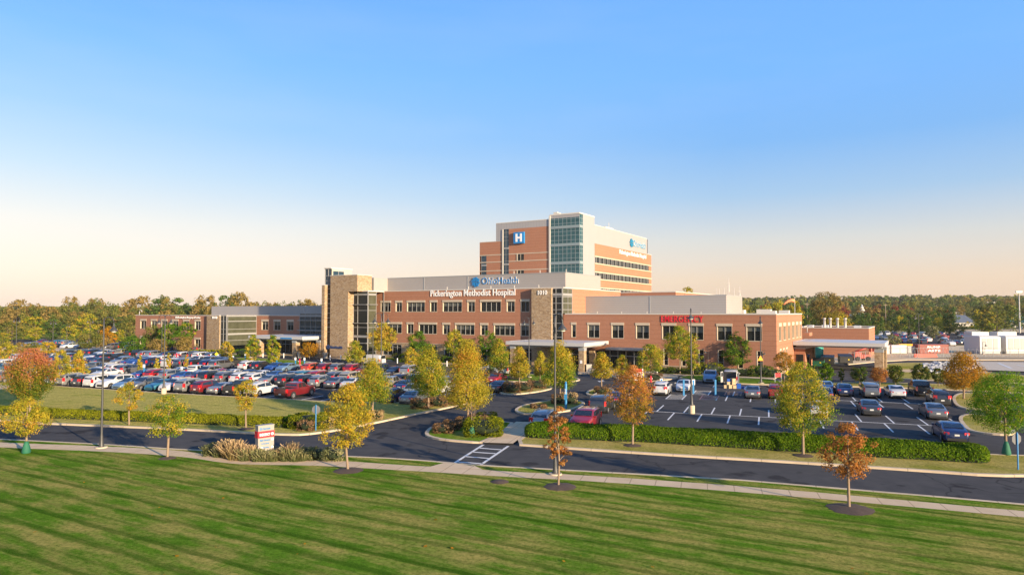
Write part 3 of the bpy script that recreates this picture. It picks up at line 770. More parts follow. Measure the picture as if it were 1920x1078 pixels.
va, vb = sv(623.5, uK2), sv(644, uK2)
curtain(B, SIDE(uK2), va, vb, ZT + .2, ZK - .5, [(va + vb) / 2, va, vb], [], 'blue_glass', d=.03)
# glazed bay to its right
vB = -5.2; uB0, uB1 = fu(652.8, vB), fu(690, vB); vBr = sv(705.5, uB1)
zb = [hz(y, uB1, vB) for y in (672, 660, 651, 643.5, 631, 614, 606, 593.5, 582, 571, 562.5, 552)]
curtain(B, FRONT(vB), uB0, uB1, 0, zO - .05, [uB0, (uB0 + uB1) / 2, uB1 - .03, uB0 + 1.7], [zb[1], zb[5], zb[8]], 'window_glass', thick=[(zb[3], .12, .5), (zb[4], .5, .1), (zb[6], .12, .5), (zb[9], .12, .5), (zb[11], .4, .1)])
curtain(B, SIDE(uB1), vB, min(vBr, -.01), 0, zO - .05, [vB + .05, (vB + 0) / 2, -.06], [zb[1], zb[5], zb[8]], 'sun_toned_glass', thick=[(zb[3], .12, .5), (zb[4], .5, .1), (zb[6], .12, .5), (zb[9], .12, .5), (zb[11], .4, .1)])
m = MB(); m.box(uB0, uB1 + .1, vB - .1, 0, zO - .04, zO + .22); B.put(m, 'roof', 'coping')
fT = FRONT(-7); u0, u1 = fu(618.5, -7), fu(643, -7)
text(B, fT, 'OhioHealth', u0, hz(653, u0, -7), .62, u1 - u0, 'sign_navy', depth=.06, bold=.015, side='sign_navy'); emblem(B, fT, fu(614.2, -7.1) + .3, hz(650.3, u0, -7), .5, 'sign_navy', .1)
# entrance canopy of the main block
def canopy(B, u0, u1, v0, v1, zb_, zt, soffit=.25):
    m = MB(); m.box(u0, u1, v0, v1, zb_, zt - .02)
    t = .5
    m.box(u0, u1, v0, v0 + t, zt - .02, zt); m.box(u0, u1, v1 - t, v1, zt - .02, zt); m.box(u0, u0 + t, v0 + t, v1 - t, zt - .02, zt); m.box(u1 - t, u1, v0 + t, v1 - t, zt - .02, zt)
    o = B.put(m, 'canopy', 'white_metal')
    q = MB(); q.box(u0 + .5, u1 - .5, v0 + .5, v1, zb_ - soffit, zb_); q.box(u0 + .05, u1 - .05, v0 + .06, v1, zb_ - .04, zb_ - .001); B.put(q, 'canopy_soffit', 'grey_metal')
    return o
def column(B, u, v, w, h, wd=None):
    wd = wd or w; m = MB(); m.box(u - w / 2, u + w / 2, v - wd / 2, v + wd / 2, 0, h); c = B.put(m, 'column', 'ledge_stone')
    m = MB(); m.box(u - w / 2 - .04, u + w / 2 + .04, v - wd / 2 - .04, v + wd / 2 + .04, h, h + .5); B.put(m, 'column_cap', 'grey_metal', c)
cu0, cu1 = fu(948.2, -11.5), fu(1095, -11.5)
zc1 = hz(643.2, cu1, -11.5)
canopy(B, cu0, cu1, -11.5, -.9, zc1 - .62, zc1)
column(B, cu1 - .75, -10.6, 1.0, zc1 - 1.35); column(B, cu0 + 1.2, -10.6, 1.0, zc1 - 1.35)
m = MB(); m.box(cu1 - 3.0, cu1 - 2.0, -3, -2, 0, 3.3); B.put(m, 'column', 'ledge_stone'); m = MB(); m.box(cu1 - 9, cu1 - 7.6, -2.2, -.9, 0, 3.3); B.put(m, 'column', 'ledge_stone')
curtain(B, FRONT(-1.0), cu1 - 7.4, cu1 + 6.5, .05, 3.3, [cu1 - 7.4 + 1.55 * k for k in range(10)], [2.4], 'window_glass', mats='alu')
# plaque on the column
m = MB(); FRONT(-11.1).box(m, cu1 - 1.0, cu1 - .6, 1.55, 2.1, 0, .05); B.put(m, 'plaque', 'sign_white')
# ------------------------------------------------ 2. emergency wing
VS = sv(1502.8, 0)
E = Bld('emergency_wing', 'long two storey brick wing with red lettering along the roofline', 'building', -20, 14)
ZE = hz(589.8, 0, 0); ZE = round(ZE, 2)
zsE, ztE = hz(639.6, fu(1398, 0), 0), hz(611.8, fu(1398, 0), 0)
HE = [(fu(a, 0) + .02, fu(b, 0) - .02, zsE, ztE, n) for a, b, n in ((1071, 1080, 1), (1101.4, 1124, 2), (1146, 1169.3, 2), (1191.7, 1217, 2), (1240.6, 1267, 2), (1291, 1318.6, 2), (1343.3, 1372, 2), (1398.3, 1428, 2))]
GE = [(fu(a, 0), fu(b, 0), z0, 3.95, 1) for a, b, z0 in ((1186.5, 1196, .1), (1243, 1252, .95), (1276.5, 1285, .95), (1309, 1319, .95), (1345, 1355.5, .95), (1382, 1392, .95), (1417.5, 1429, .95))]
m = MB(); f.wall(m, UR + .01, 0, .9, ZE, HE + GE)
s = SIDE(0)
HS = [(sv(a, 0), sv(b, 0), zsE, ztE + .0, 1) for a, b in ((1459.2, 1464), (1467.6, 1472.4), (1476.2, 1480.2), (1484, 1488), (1491.4, 1495.2), (1498.2, 1501.2))]
GS = [(sv(a, 0), sv(b, 0), .95, 3.95, 1) for a, b in ((1460.4, 1463), (1466.5, 1469), (1472, 1475))]
s.wall(m, 0, VS, .9, ZE, HS + GS); BACK(VS).wall(m, UR + .01, 0, 0, ZE, []); 
E.put(m, 'wall', 'brick')
m = MB(); f.wall(m, UR + .01, .04, 0, .9, GE); FRONT(-.04).wall(m, UR + .01, .04, 0, .85, [g for g in GE if g[2] < .5]); f.box(m, fu(1197, 0), .1, .85, .93, -.1, .12, 1); SIDE(.04).wall(m, -.04, VS, 0, .9, []); s.box(m, 0, VS, .85, .93, -.1, .12, 1)
E.put(m, 'stone_cladding', ['ledge_stone', 'precast'])
for h in HE: window(E, f, h[0], h[1], h[2], h[3], h[4], lint=.44)
for h in GE: window(E, f, h[0], h[1], h[2], h[3], 1, lint=0, hbars=(1.9, 3.1), blind=0)
for h in HS: window(E, s, h[0], h[1], h[2], h[3], 1, lint=.55, glass='sun_toned_glass', blind=0)
for h in GS: window(E, s, h[0], h[1], h[2], h[3], 1, lint=.3, glass='sun_toned_glass', blind=0)
roofed(E, UR + .45, 0, 0, VS, ZE)
VQ = sv(1097.8, UR); q0, q1 = UR + .02, fu(1361.5, VQ); ZQ = hz(553.6, q1, VQ); vq = sv(1391.6, q1)
m = MB(); m.box(q0, q1, VQ, vq, ZE - .4, ZQ); E.put(m, 'rooftop_screen', 'metal_panel')
m = MB(); FRONT(VQ).box(m, q0, q1 + .05, ZQ, ZQ + .12, -.3, .05); SIDE(q1).box(m, VQ, vq, ZQ, ZQ + .12, -.3, .05)
for px in (1218.5,): FRONT(VQ).box(m, fu(px, VQ) - .06, fu(px, VQ) + .06, ZE, ZQ, 0, .06)
E.put(m, 'screen_trim', 'grey_metal')
u0, u1 = fu(1239.5, 0), fu(1318.5, 0)
k = text(E, f, 'EMERGENCY', u0, hz(603.6, u0, 0), 1.12, u1 - u0, 'sign_red', depth=.06, bold=.004, d=.04, side='sign_red')
# low canopy over the entrance walk
l0, l1 = cu1 - .5, fu(1207, -2.6); zl = hz(653.6, l1, -2.6)
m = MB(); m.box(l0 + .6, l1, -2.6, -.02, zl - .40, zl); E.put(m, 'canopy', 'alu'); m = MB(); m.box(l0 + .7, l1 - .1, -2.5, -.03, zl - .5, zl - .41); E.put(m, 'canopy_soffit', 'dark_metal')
# rooftop pieces
for u, v, a, b, h in ((-4.5, 16, 1.6, 1.6, 1.0), (-7, 19.5, 2.6, 1.5, 1.3), (-3, 20, 1.8, 1.4, 1.1), (-12, 22.5, 2, 2, 1.2)): m = MB(); m.box(u, u + a, v, v + b, ZE - .35, ZE - .35 + h); E.put(m, 'roof_unit', 'coping')
for k in range(8): m = MB(); m.box(-37 + k * 4.9, -37 + k * 4.9 + .08, .5, .58, ZE, ZE + .5); E.put(m, 'lightning_rod', 'coping')
# ambulance canopy
a0, a1 = .06, fu(1657.5, 16.0)
za = hz(640.3, .4, 16.0); 
canopy(E, a0, a1, 16.0, 31.0, za - .64, za, .3)
def colpair(u, v): column(E, u, v, 1.35, za - 1.4, 1.35)
colpair(fu(1505.5, 21), 21.0); colpair(fu(1519.5, 29), 29.0)
column(E, fu(1646, 17.2), 17.6, 1.35, za - 1.6, 1.9); column(E, fu(1652, 25), 26.5, 1.35, za - 1.6, 1.9)
m = MB(); m.box(.05, 1.9, 17.5, 27.5, 0, 3.6); E.put(m, 'vestibule', 'brick')
m = MB(); m.box(.06, 2.1, 17.3, 27.7, 3.6, 3.95); E.put(m, 'vestibule_roof', 'grey_metal')
m = MB(); FRONT(17.5).box(m, .35, 1.6, .1, 2.6, 0, .05); SIDE(1.9).box(m, 20, 23, .1, 2.6, 0, .05); E.put(m, 'door', 'window_glass')
m = MB(); FRONT(16.7).box(m, 4.6, 9.0, za - .94, za - .68, 0, .08); E.put(m, 'sign_board', 'sign_red')
# roof edge with the little gooseneck pipes
m = MB(); u_ = fu(1508, 31); m.box(0.02, 1.2, 29, 33, 5.6, 6.3); E.put(m, 'wall_stub', 'brick')
def gooseneck(B, u, v, z, r=.55):
    m = MB(); pts = [(u, v, z), (u, v, z + .9)] + [(u + r - r * math.cos(t), v, z + .9 + r * math.sin(t)) for t in np.linspace(.3, PI * .95, 7)]
    m.tube(pts, .09); B.put(m, 'vent_pipe', 'white_metal')
gooseneck(E, .5, 31, 6.3)
# ------------------------------------------------ 3. block behind
K = Bld('rear_brick_block', 'low brick block showing above the grey rooftop screen, right of the tower', 'building', -35, 45)
uk = fu(1267, 30.5); vk = sv(1342, uk); ZKk = hz(547.6, uk, 30.5)
m = MB(); FRONT(30.5).wall(m, -75, uk, 0, ZKk, []); SIDE(uk).wall(m, 30.5, vk, 0, ZKk, []); K.put(m, 'wall', 'brick')
roofed(K, -75, uk, 30.5, vk, ZKk)
# ------------------------------------------------ 4. patient tower
T = Bld('patient_tower', 'tall brick and white panel hospital tower with green glass corner', 'building', -66, 62)
VT = 50.1; uC = fu(1087, VT); ft = FRONT(VT); st = SIDE(uC)
uA, uB_, uD, uE_, uF = fu(899.3, VT), fu(930, VT), fu(943.4, VT), fu(954, VT), fu(1031.2, VT)
zTop = 36.2; zL = hz(455.2, uA, VT); zBr = hz(429.7, uE_, VT); zGl = hz(398, uC, VT); vS = sv(1115.2, uC); vEnd = sv(1221.6, uC); vW = sv(1213.4, uC)
zSt = 35.1; zSb = hz(456.3, uC, vS)
m = MB()
ft.wall(m, uE_, uF, 8, zBr, []); T.put(m, 'wall', 'brick'); m = MB(); ft.wall(m, uA, uD, 8, zL, [(uA, fu(912, VT), 8, hz(480, uA, VT))])
LEFT(uA).wall(m, VT, 100, 8, zL, []); T.put(m, 'wall', 'brick'); m = MB(); st.wall(m, vS, vEnd, 8, zSb, [])
T.put(m, 'wall', 'brick')
m = MB()
ft.wall(m, uB_, uF, zL if False else zBr, zTop, []); ft.wall(m, uB_, uD, zL, zBr, []); ft.wall(m, uD, uE_, zBr - 6, zBr, []) if False else None
st.wall(m, vS, vW, zSb, zSt, []); LEFT(uB_).wall(m, VT, 100, zL, zTop, []); BACK(104).wall(m, uB_, uC, 8, zSt, []); SIDE(uC).wall(m, vW, vW + .1, zSb, zSt, [])
st.wall(m, sv(1093.3, uC), vS, 8, zGl - .35, []); BACK(vS).wall(m, uF, uC, zSt - .6, zGl - .35, []); LEFT(uF).wall(m, VT, vS, zTop - .5, zGl - .35, [])
ft.wall(m, uF, uC, zGl - 1.2, zGl - .35, [])
T.put(m, 'panel_cladding', 'tower_panel')
m = MB(); m.quad((uB_, VT, zTop - .3), (uF, VT, zTop - .3), (uF, 104, zTop - .3), (uB_, 104, zTop - .3)); m.quad((uF, vS, zSt - .3), (uC, vS, zSt - .3), (uC, 104, zSt - .3), (uF, 104, zSt - .3)); m.quad((uA, VT, zL - .1), (uB_, VT, zL - .1), (uB_, 104, zL - .1), (uA, 104, zL - .1)); m.quad((uF, VT, zGl - .4), (uC, VT, zGl - .4), (uC, vS, zGl - .4), (uF, vS, zGl - .4))
T.put(m, 'roof', 'roof_membrane')
m = MB(); ft.box(m, uB_, uF, zTop, zTop + .2, -.3, .05); st.box(m, vS, vW, zSt, zSt + .2, -.3, .05); ft.box(m, uF, uC + .05, zGl - .35, zGl, -.3, .08); st.box(m, VT, vS, zGl - .35, zGl, -.3, .08); ft.box(m, uA, uB_, zL, zL + .15, -.3, .05)
ft.box(m, fu(1030, VT), fu(1032.6, VT), 8, zGl - .36, 0, .25); ft.box(m, fu(942, VT), fu(943.9, VT), 8, zBr, 0, .2)
st.box(m, vW, vEnd, zSb - .01, zSb + .14, -.3, .05)
T.put(m, 'trim', 'coping')
fl = [27.1, 25.0, 22.45, 20.4, 17.9, 15.8]
m = MB()
for z in (27.1, 25.0, 22.45): ft.box(m, uA if z < 28 else uB_, uD - .2, z - .12, z + .12, 0, .08); ft.box(m, uE_, fu(1030, VT), z - .12, z + .12, 0, .08)
RW = [(24.4, 26.1), (19.95, 21.65), (15.5, 17.2)]
for z0, z1 in RW:
    st.box(m, vS, vEnd + .05, z1, z1 + .32, 0, .12); st.box(m, vS, vEnd + .05, z0 - .3, z0, 0, .12)
T.put(m, 'stone_band', 'precast')
vw1 = sv(1216.8, uC)
for z0, z1 in RW:
    g = MB(); st.quad(g, vS + .1, vw1, z0, z1, .02); w = T.put(g, 'window', 'window_glass')
    mm = MB(); n = 44
    for k in range(n + 1):
        if k % 3 == 2: continue
        a = vS + .1 + (vw1 - vS - .1) * k / n; st.box(mm, a - .11, a + .11, z0, z1, .0, .10)
    T.put(mm, 'mullion', 'alu', w)
for z0, z1 in ((25.15, 27.0), (20.6, 22.3)):
    a, b = fu(969.6, VT), fu(982.4, VT)
    g = MB(); ft.quad(g, a + .15, b, z0, z1, .02); w = T.put(g, 'window', 'window_glass'); mm = MB(); ft.box(mm, a - .1, a + .2, z0 - .1, z1 + .1, 0, .12); ft.box(mm, (a + b) / 2 + .02, (a + b) / 2 + .14, z0, z1, 0, .06); ft.box(mm, a, b, z0 - .14, z0, 0, .1); T.put(mm, 'window_frame', 'precast', w)
# glazed corner
zfl = [hz(y, uF, VT) for y in (403, 427.5, 461, 496)]
bars = []
for z in (35.6, 34.2, 30.2, 28.9, 27.6, 25.6, 24.3, 23.0, 21.2, 19.9, 18.6, 16.8, 15.5): bars.append(z)
sp_ = [(32.9, .75, .12), (26.6 + .0, .001, .01), (28.2 - .1, .7, .12), (23.6, .7, .12), (19.2, .7, .12)]
sp_ = [(hz(y, uF, VT), .75, .14) for y in (427.8, 460.5, 494)] + [(16.7, .7, .12)]
bars = [hz(y, uF, VT) for y in (413, 421, 436, 443.5, 452, 469, 477, 485.5, 502, 510)]
nv = 7
curtain(T, ft, uF + .2, uC, 12, zGl - 1.2, [uF + .2 + (uC - uF - .2) * k / nv for k in range(nv + 1)], bars, 'green_glass', thick=sp_, bar=.09, proud=.04, mats='mullion_green')
curtain(T, st, VT, sv(1093.3, uC), 12, zGl - .5, [VT + .05, VT + 1.3, sv(1093.3, uC)], bars, 'green_glass', thick=sp_, bar=.09, proud=.04, mats='mullion_green')
zb3 = [hz(y, uD, VT) for y in (436.5, 444.5, 451.5, 466, 477.5, 490, 508)]
curtain(T, ft, uD + .1, uE_, 12, zBr - .1, [uD + .1, (uD + uE_) / 2], zb3, 'blue_glass', bar=.07, proud=.04, thick=[(zb3[3], .5, .1), (hz(496, uD, VT), .5, .1)])
zb4 = [hz(y, uA, VT) for y in (491, 509.5)]
curtain(T, ft, uA + .6, fu(912.5, VT), 12, hz(480.3, uA, VT), [uA + .65], zb4, 'blue_glass', bar=.07, proud=.04, thick=[(hz(498, uA, VT), .5, .1)], d=-.02)
# tower signs
a, b = fu(964.8, VT), fu(984.2, VT); z0, z1 = hz(457.3, a, VT), hz(435.0, b, VT)
m = MB(); ft.box(m, a, b, z0, z1, 0, .6); p = T.put(m, 'sign_panel', 'sign_blue')
m = MB(); w_ = b - a; h_ = z1 - z0
for x0, x1, y0, y1 in ((.20, .37, .14, .86), (.63, .80, .14, .86), (.37, .63, .42, .58)): ft.box(m, a + w_ * x0, a + w_ * x1, z0 + h_ * y0, z0 + h_ * y1, .6, .68)
T.put(m, 'sign_letters', 'sign_white', p)
a, b = sv(1186.8, uC), sv(1210.2, uC)
text(T, st, 'OhioHealth', a, 33.15 - 1.65, 2.1, b - a, 'sign_teal', depth=.2, bold=.01); e_ = sv(1183.8, uC); emblem(T, st, e_, 32.5, 1.4, 'sign_teal', .3)
a, b = sv(1161.3, uC), sv(1211.2, uC); text(T, st, 'Pickerington Methodist Hospital', a, 27.9, 1.75, b - a, 'sign_white', depth=.18, bold=.01)
for px, w, h in ((1038, 1.2, .9), (1044, .9, .6), (975, .5, .45), (979, .5, .45), (983, .5, .5)):
    m = MB(); u = fu(px, VT + 2); m.box(u, u + w, VT + 2, VT + 3, zTop - .3 if px < 1000 else zGl - .4, (zTop if px < 1000 else zGl) + h); T.put(m, 'roof_unit', 'coping')
m = MB()
v = sv(1143, uC); m.box(uC - 5, uC - 1.2, v, v + 6, zSt - .3, zSt + .9); T.put(m, 'roof_unit', 'coping'); m = MB(); v2 = sv(1151, uC); m.box(uC - 1.6, uC - 1.5, v2, v2 + .15, zSt, zSt + 2.4)
T.put(m, 'antenna', 'coping')
# ------------------------------------------------ 5. surgery centre
V5 = -8.5
Sg = Bld('surgery_center', 'two storey brick clinic at the left with small windows and a glazed corner', 'building', -145, 8)
s0, s1, s2, s3 = fu(255, V5), fu(391.8, V5), fu(415.8, V5), fu(427, V5); ZS = 9.45
f5 = FRONT(V5)
H5 = []
for px in (264, 284, 303.5, 324, 344.5, 366): H5.append((fu(px, V5), fu(px + 11, V5), 5.75, 8.0, 2))
G5 = [(fu(px, V5), fu(px + 11, V5), 1.15, 3.35, 2) for px in (264, 284, 344.5, 366)]
m = MB(); f5.wall(m, s0, s1, .9, ZS, H5 + G5); LEFT(s0).wall(m, V5, 24, 0, ZS, []); Sg.put(m, 'wall', 'brick'); m = MB(); FRONT(.2).wall(m, s3, fu(563, .2), 0, ZS, [(fu(px, .2), fu(px + 12.5, .2), 5.75, 8.0) for px in (491, 514, 538.5)])
Sg.put(m, 'wall', 'brick')
m = MB(); f5.wall(m, s0, s1, 0, .9, []); f5.box(m, s1, s2, 0, ZS, -6, .55); Sg.put(m, 'stone_cladding', 'ledge_stone')
for h in H5 + G5: window(Sg, f5, h[0], h[1], h[2], h[3], 2, lint=.5)
for px in (491, 514, 538.5): window(Sg, FRONT(.2), fu(px, .2), fu(px + 12.5, .2), 5.75, 8.0, 2, lint=.5)
zc = [hz(y, s3, V5) for y in (591, 602.5, 617.5, 626.5, 638.5, 650)]
curtain(Sg, f5, s2, s3, 0, ZS, [s2, s3 - .05, (s2 + s3) / 2], zc, 'spandrel', d=.2)
curtain(Sg, SIDE(s3), V5, .2, 0, ZS - .1, [V5 + .05, .1], [zc[2], zc[4]], 'sun_toned_glass', thick=[(zc[1], .2, .12), (zc[3], .45, .12), (zc[0] - .2, .35, .1)])
m = MB(); ub0, ub1 = fu(563, -.8), uH0 + .2
curtain(Sg, FRONT(-.8), ub0, ub1, 0, hz(587.5, ub0, -.8), [ub0, ub0 + 1.9, ub0 + 3.8, ub0 + 5.6], [hz(612, ub0, -.8)], 'blue_glass', thick=[(hz(592, ub0, -.8), .45, .15), (hz(600.5, ub0, -.8), .15, .9), (hz(619, ub0, -.8), .18, .9), (hz(587.5, ub0, -.8), .25, .2)])
curtain(Sg, FRONT(-.2), s3 + 1.5, ub0, .05, 3.4, [s3 + 1.5 + 1.7 * k for k in range(9)], [2.4], 'window_glass', mats='alu')
m = MB()
u6, u7 = s0, s2
m.quad((s0, V5, ZS - .3), (s3, V5, ZS - .3), (s3, 24, ZS - .3), (s0, 24, ZS - .3)); m.quad((s3, .2, ZS - .3), (ub1, .2, ZS - .3), (ub1, 24, ZS - .3), (s3, 24, ZS - .3)); Sg.put(m, 'roof', 'roof_membrane')
m = MB(); f5.box(m, s0 - .06, s2, ZS, ZS + .16, -.4, .06); f5.box(m, s1, s2, ZS, ZS + .16, .06, .6); f5.box(m, s2, s3 + .06, ZS, ZS + .16, -.4, .25); SIDE(s3).box(m, V5 + .4, .1, ZS, ZS + .16, -.4, .1); FRONT(.2).box(m, s3 + .1, fu(563, .2), ZS, ZS + .16, -.4, .06); Sg.put(m, 'coping', 'coping')
m = MB(); u8 = fu(397, 3.2); m.box(u8, uH0 + 6, 3.2, 22, ZS - .3, 12.0); Sg.put(m, 'rooftop_screen', 'metal_panel')
gooseneck(Sg, fu(262, V5 + 1), V5 + 1, ZS, .6); gooseneck(Sg, fu(570, .5), .6, 10.4, .6)
u0, u1 = fu(330.5, V5), fu(377, V5); text(Sg, f5, 'Pickerington Surgery Center', u0, hz(597.6, u0, V5), .62, u1 - u0, 'sign_white', depth=.15, bold=.03)
f6 = FRONT(V5 - .56); u0, u1 = fu(399.3, V5 - .56), fu(408, V5 - .56); text(Sg, f6, '1030', u0, hz(597.6, u0, V5), .6, u1 - u0, 'sign_white', depth=.15, bold=.03)
p1 = fu(567.8, -12); p0_ = fu(466.5, -12)
canopy(Sg, p0_, p1, -12, -1.0, 4.25, 4.9)
for uu in (fu(556, -11), fu(598, -7.5)): column(Sg, uu, -11 if uu < -100.5 else -7.0, 1.2, 3.5, 1.2)
column(Sg, p0_ + 3, -11, 1.2, 3.5)
m = MB(); a, b = fu(526.8, -12), fu(548, -12); FRONT(-12).box(m, a, b, 4.32, 4.65, 0, .05); Sg.put(m, 'sign_board', 'sign_blue')
# ------------------------------------------------ 6. service building at the right
X = Bld('service_building', 'single storey brick service building with roof vents behind the ambulance canopy', 'building', 10, 60)
V6 = 56.0; x0, x1 = fu(1490, V6), fu(1628, V6); ZX = hz(616.0, x1, V6); v6 = sv(1637, x1)
m = MB(); FRONT(V6).wall(m, x0, x1, 0, ZX, []); SIDE(x1).wall(m, V6, V6 + 22, 0, ZX, []); LEFT(x0).wall(m, V6, V6 + 22, 0, ZX, []); BACK(V6 + 22).wall(m, x0, x1, 0, ZX, []); X.put(m, 'wall', 'brick')
roofed(X, x0, x1, V6, V6 + 22, ZX)
for px in (1545, 1556, 1569.5, 1584): m = MB(); m.lathe([(.28, ZX - .3), (.28, ZX + 2.0), (.36, ZX + 2.0), (.36, ZX + 2.3)], fu(px, V6 + 6), V6 + 6, 10); X.put(m, 'vent_pipe', 'coping')
for px, v in ((1512, 10), (1540, 12), (1600, 9)): m = MB(); m.box(fu(px, V6 + v), fu(px, V6 + v) + 1.5, V6 + v, V6 + v + 1.2, ZX - .3, ZX + .5); X.put(m, 'roof_unit', 'roof_membrane')
# masts on the far roof
for i, (px, ty, wh) in enumerate(((1344, 541, 'shortest'), (1349, 541, ''), (1358, 540, ''), (1366.5, 522, 'tallest'), (1377, 540, ''), (1387, 538, ''))):
    v = 34; u = fu(px, v); m = MB(); zt = hz(ty, u, v)
    m.lathe([(.07, 0), (.05, zt)], 0, 0, 6)
    if wh == 'tallest' or px == 1387:
        for z in (zt - 1.0, zt - 1.8): m.box(-.25, .25, -.03, .03, z, z + .06)
        m.lathe([(.13, zt - 3), (.13, zt - 1.2)], 0, 0, 6)
    o = m.build('antenna_mast', 'coping', None, W(u, v, 0))
    tag(o, f'{ordinal(i + 1)} from the left of the thin pale masts behind the grey rooftop screen', 'mast', 'thin masts behind the roof')
# ================================================================ trees and plants
def prof(kind, t):
    if kind == 'cone': return (min(1, t * 5 + .35)) * (max(0, 1 - t)) ** .72 * (1.0)
    if kind == 'oval': return max(0, math.sin(PI * min(1, t * .88 + .10))) ** .65
    if kind == 'round': return math.sqrt(max(0, 1 - (2 * t - 1) ** 2)) * .98 + .02
    if kind == 'column': return min(1, t * 4 + .45) * (1 - max(0, (t - .55) / .45) ** 1.6 * .85)
    if kind == 'broad': return (min(1, t * 3.5 + .55)) * (max(0, 1 - t)) ** .5
    if kind == 'vase': return (.35 + .65 * min(1, t * 1.4)) * math.sqrt(max(0, 1 - max(0, (t - .6) / .4) ** 2))
    return 1
def crown_arrays(rs, kind, z0, z1, Rr, nleaf, ls, ncl, topt=0.0, spread=.16, sparse=0):
    """leaf quads around clumps; returns verts (4n,3), tint (4n)"""
    H = z1 - z0
    ph = rs.uniform(0, 2 * PI, 4); lob = rs.uniform(.06, .16, 4)
    C = []; cr = []
    while len(C) < ncl:
        t = rs.uniform(0, 1); a = rs.uniform(0, 2 * PI)
        pr = prof(kind, t)
        if rs.uniform() > (pr * .9 + .12): continue
        lb = 1 + sum(lob[i] * math.sin((i + 2) * a + ph[i] + t * 5) for i in range(4))
        rad = Rr * pr * lb * (.98) * math.sqrt(rs.uniform(.22 if not sparse else .08, 1))
        C.append((rad * math.cos(a), rad * math.sin(a), z0 + t * H))
        cr.append((rad / (Rr * max(.2, pr)), t))
    C = np.array(C); cr = np.array(cr)
    idx = rs.integers(0, ncl, nleaf)
    off = rs.normal(0, 1, (nleaf, 3)); off /= np.maximum(.35, np.linalg.norm(off, axis=1))[:, None] ** .55
    sp = Rr * spread * rs.uniform(.7, 1.3, ncl)
    off *= sp[idx][:, None]; off[:, 2] *= .8
    P = C[idx] + off
    P[:, 2] = np.clip(P[:, 2], z0 - .05 * H, z1 + .03 * H)
    nrm = off / (np.linalg.norm(off, axis=1)[:, None] + 1e-6) + rs.normal(0, .38, (nleaf, 3)) + P * np.array([1, 1, 0]) / (Rr + .01) * .35 + np.array([0, 0, .25])
    nrm /= np.linalg.norm(nrm, axis=1)[:, None]
    a = rs.normal(0, 1, (nleaf, 3)); u = np.cross(nrm, a); u /= np.linalg.norm(u, axis=1)[:, None]; w = np.cross(nrm, u)
    s = ls * rs.uniform(.6, 1.25, nleaf)[:, None]; s2 = s * rs.uniform(.55, .95, nleaf)[:, None]
    V = np.stack([P - u * s * .5, P - w * s2 * .5 + nrm * s * .06, P + u * s * .5, P + w * s2 * .5 + nrm * s * .06], 1).reshape(-1, 3)
    cv = rs.normal(.45, .20, ncl)
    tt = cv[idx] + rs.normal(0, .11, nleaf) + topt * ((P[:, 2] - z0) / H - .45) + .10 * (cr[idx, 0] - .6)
    return V, np.repeat(np.clip(tt, 0, 1), 4)
def leaf_mesh(name, V, T, mat):
    n = len(V) // 4
    me = bpy.data.meshes.new(name); me.vertices.add(len(V)); me.vertices.foreach_set('co', V.astype(np.float32).ravel())
    me.loops.add(len(V)); me.loops.foreach_set('vertex_index', np.arange(len(V), dtype=np.int32))
    me.polygons.add(n); me.polygons.foreach_set('loop_start', np.arange(0, len(V), 4, dtype=np.int32))
    at = me.attributes.new('tint', 'FLOAT', 'POINT'); at.data.foreach_set('value', T.astype(np.float32))
    me.materials.append(MATS[mat]); me.update(calc_edges=True); me.validate()
    return me
def mkobj(name, me, parent=None, loc=None):
    o = bpy.data.objects.new(name, me); COL.objects.link(o)
    if parent: o.parent = parent
    if loc is not None: o.location = loc
    return o
def trunk_mesh(rs, zb, zt, Rr, r, bark, nl=6, base=0.0):
    m = MB(); H = zt - zb
    k1 = (rs.normal(0, .03), rs.normal(0, .03))
    m.tube([(0, 0, base), (0, 0, .12 + base), (k1[0], k1[1], zb * .6), (k1[0] * 1.5, k1[1], zb), (0, 0, zb + H * .35), (0, 0, zb + H * .82)], [r * 1.45, r * 1.1, r, r * .92, r * .55, r * .12], 7)
    for i in range(nl):
        a = 2 * PI * i / nl + rs.uniform(-.4, .4); s = zb + H * (.0 + .42 * i / nl); L = Rr * rs.uniform(.55, .85)
        m.tube([(0, 0, s - .1), (math.cos(a) * L * .35, math.sin(a) * L * .35, s + L * .35), (math.cos(a) * L, math.sin(a) * L, s + L * .8)], [r * .5, r * .34, r * .08], 5)
    return m
TREES = []
mk_leaf('leaf_brightgreen', [(0, GRN), (.3, (.10, .22, .015)), (.6, (.17, .30, .02)), (.85, (.27, .34, .03)), (1, YEL)])
def tree(bx, by, ty, cb, hw, kind, mat, desc, seed, ls=None, topt=0, bark='bark', r=None, dens=1.0, spread=.19, sparse=0, group=None, cxoff=0, nm='tree'):
    """bx,by trunk foot; ty top row, cb crown bottom row, hw half width in photo pixels"""
    g = G(bx, by, KH if by < 10000 else 0); Y = g.y; rs = np.random.default_rng(seed)
    zt, zb = zat(ty, Y) - g.z, zat(cb, Y) - g.z; Rr = hw * Y / F * (1.14 if kind == 'cone' else .98)
    zb = max(.5, zb)
    H = zt - zb
    ls = ls or max(.105, Y * .00175)
    if sparse: dens *= 1.0; spread = max(spread, .15)
    n = int(dens * 16 * (2 * Rr * H * .72) / (ls * ls)); n = min(n, 30000)
    ncl = int(max(70, min(420, n / 45)))
    V, T = crown_arrays(rs, kind, zb, zt, Rr, n, ls, ncl, topt, spread, sparse)
    root = thing(nm, desc, 'tree', (g.x, g.y, g.z), 0, group)
    r = r or max(.05, .026 * Rr + .040)
    trunk_mesh(rs, zb + H * .04, zt, Rr, r, bark).build('trunk', bark, root)
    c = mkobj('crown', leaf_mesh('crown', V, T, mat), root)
    if cxoff: c.location.x = cxoff
    TREES.append((bx, by)); return root
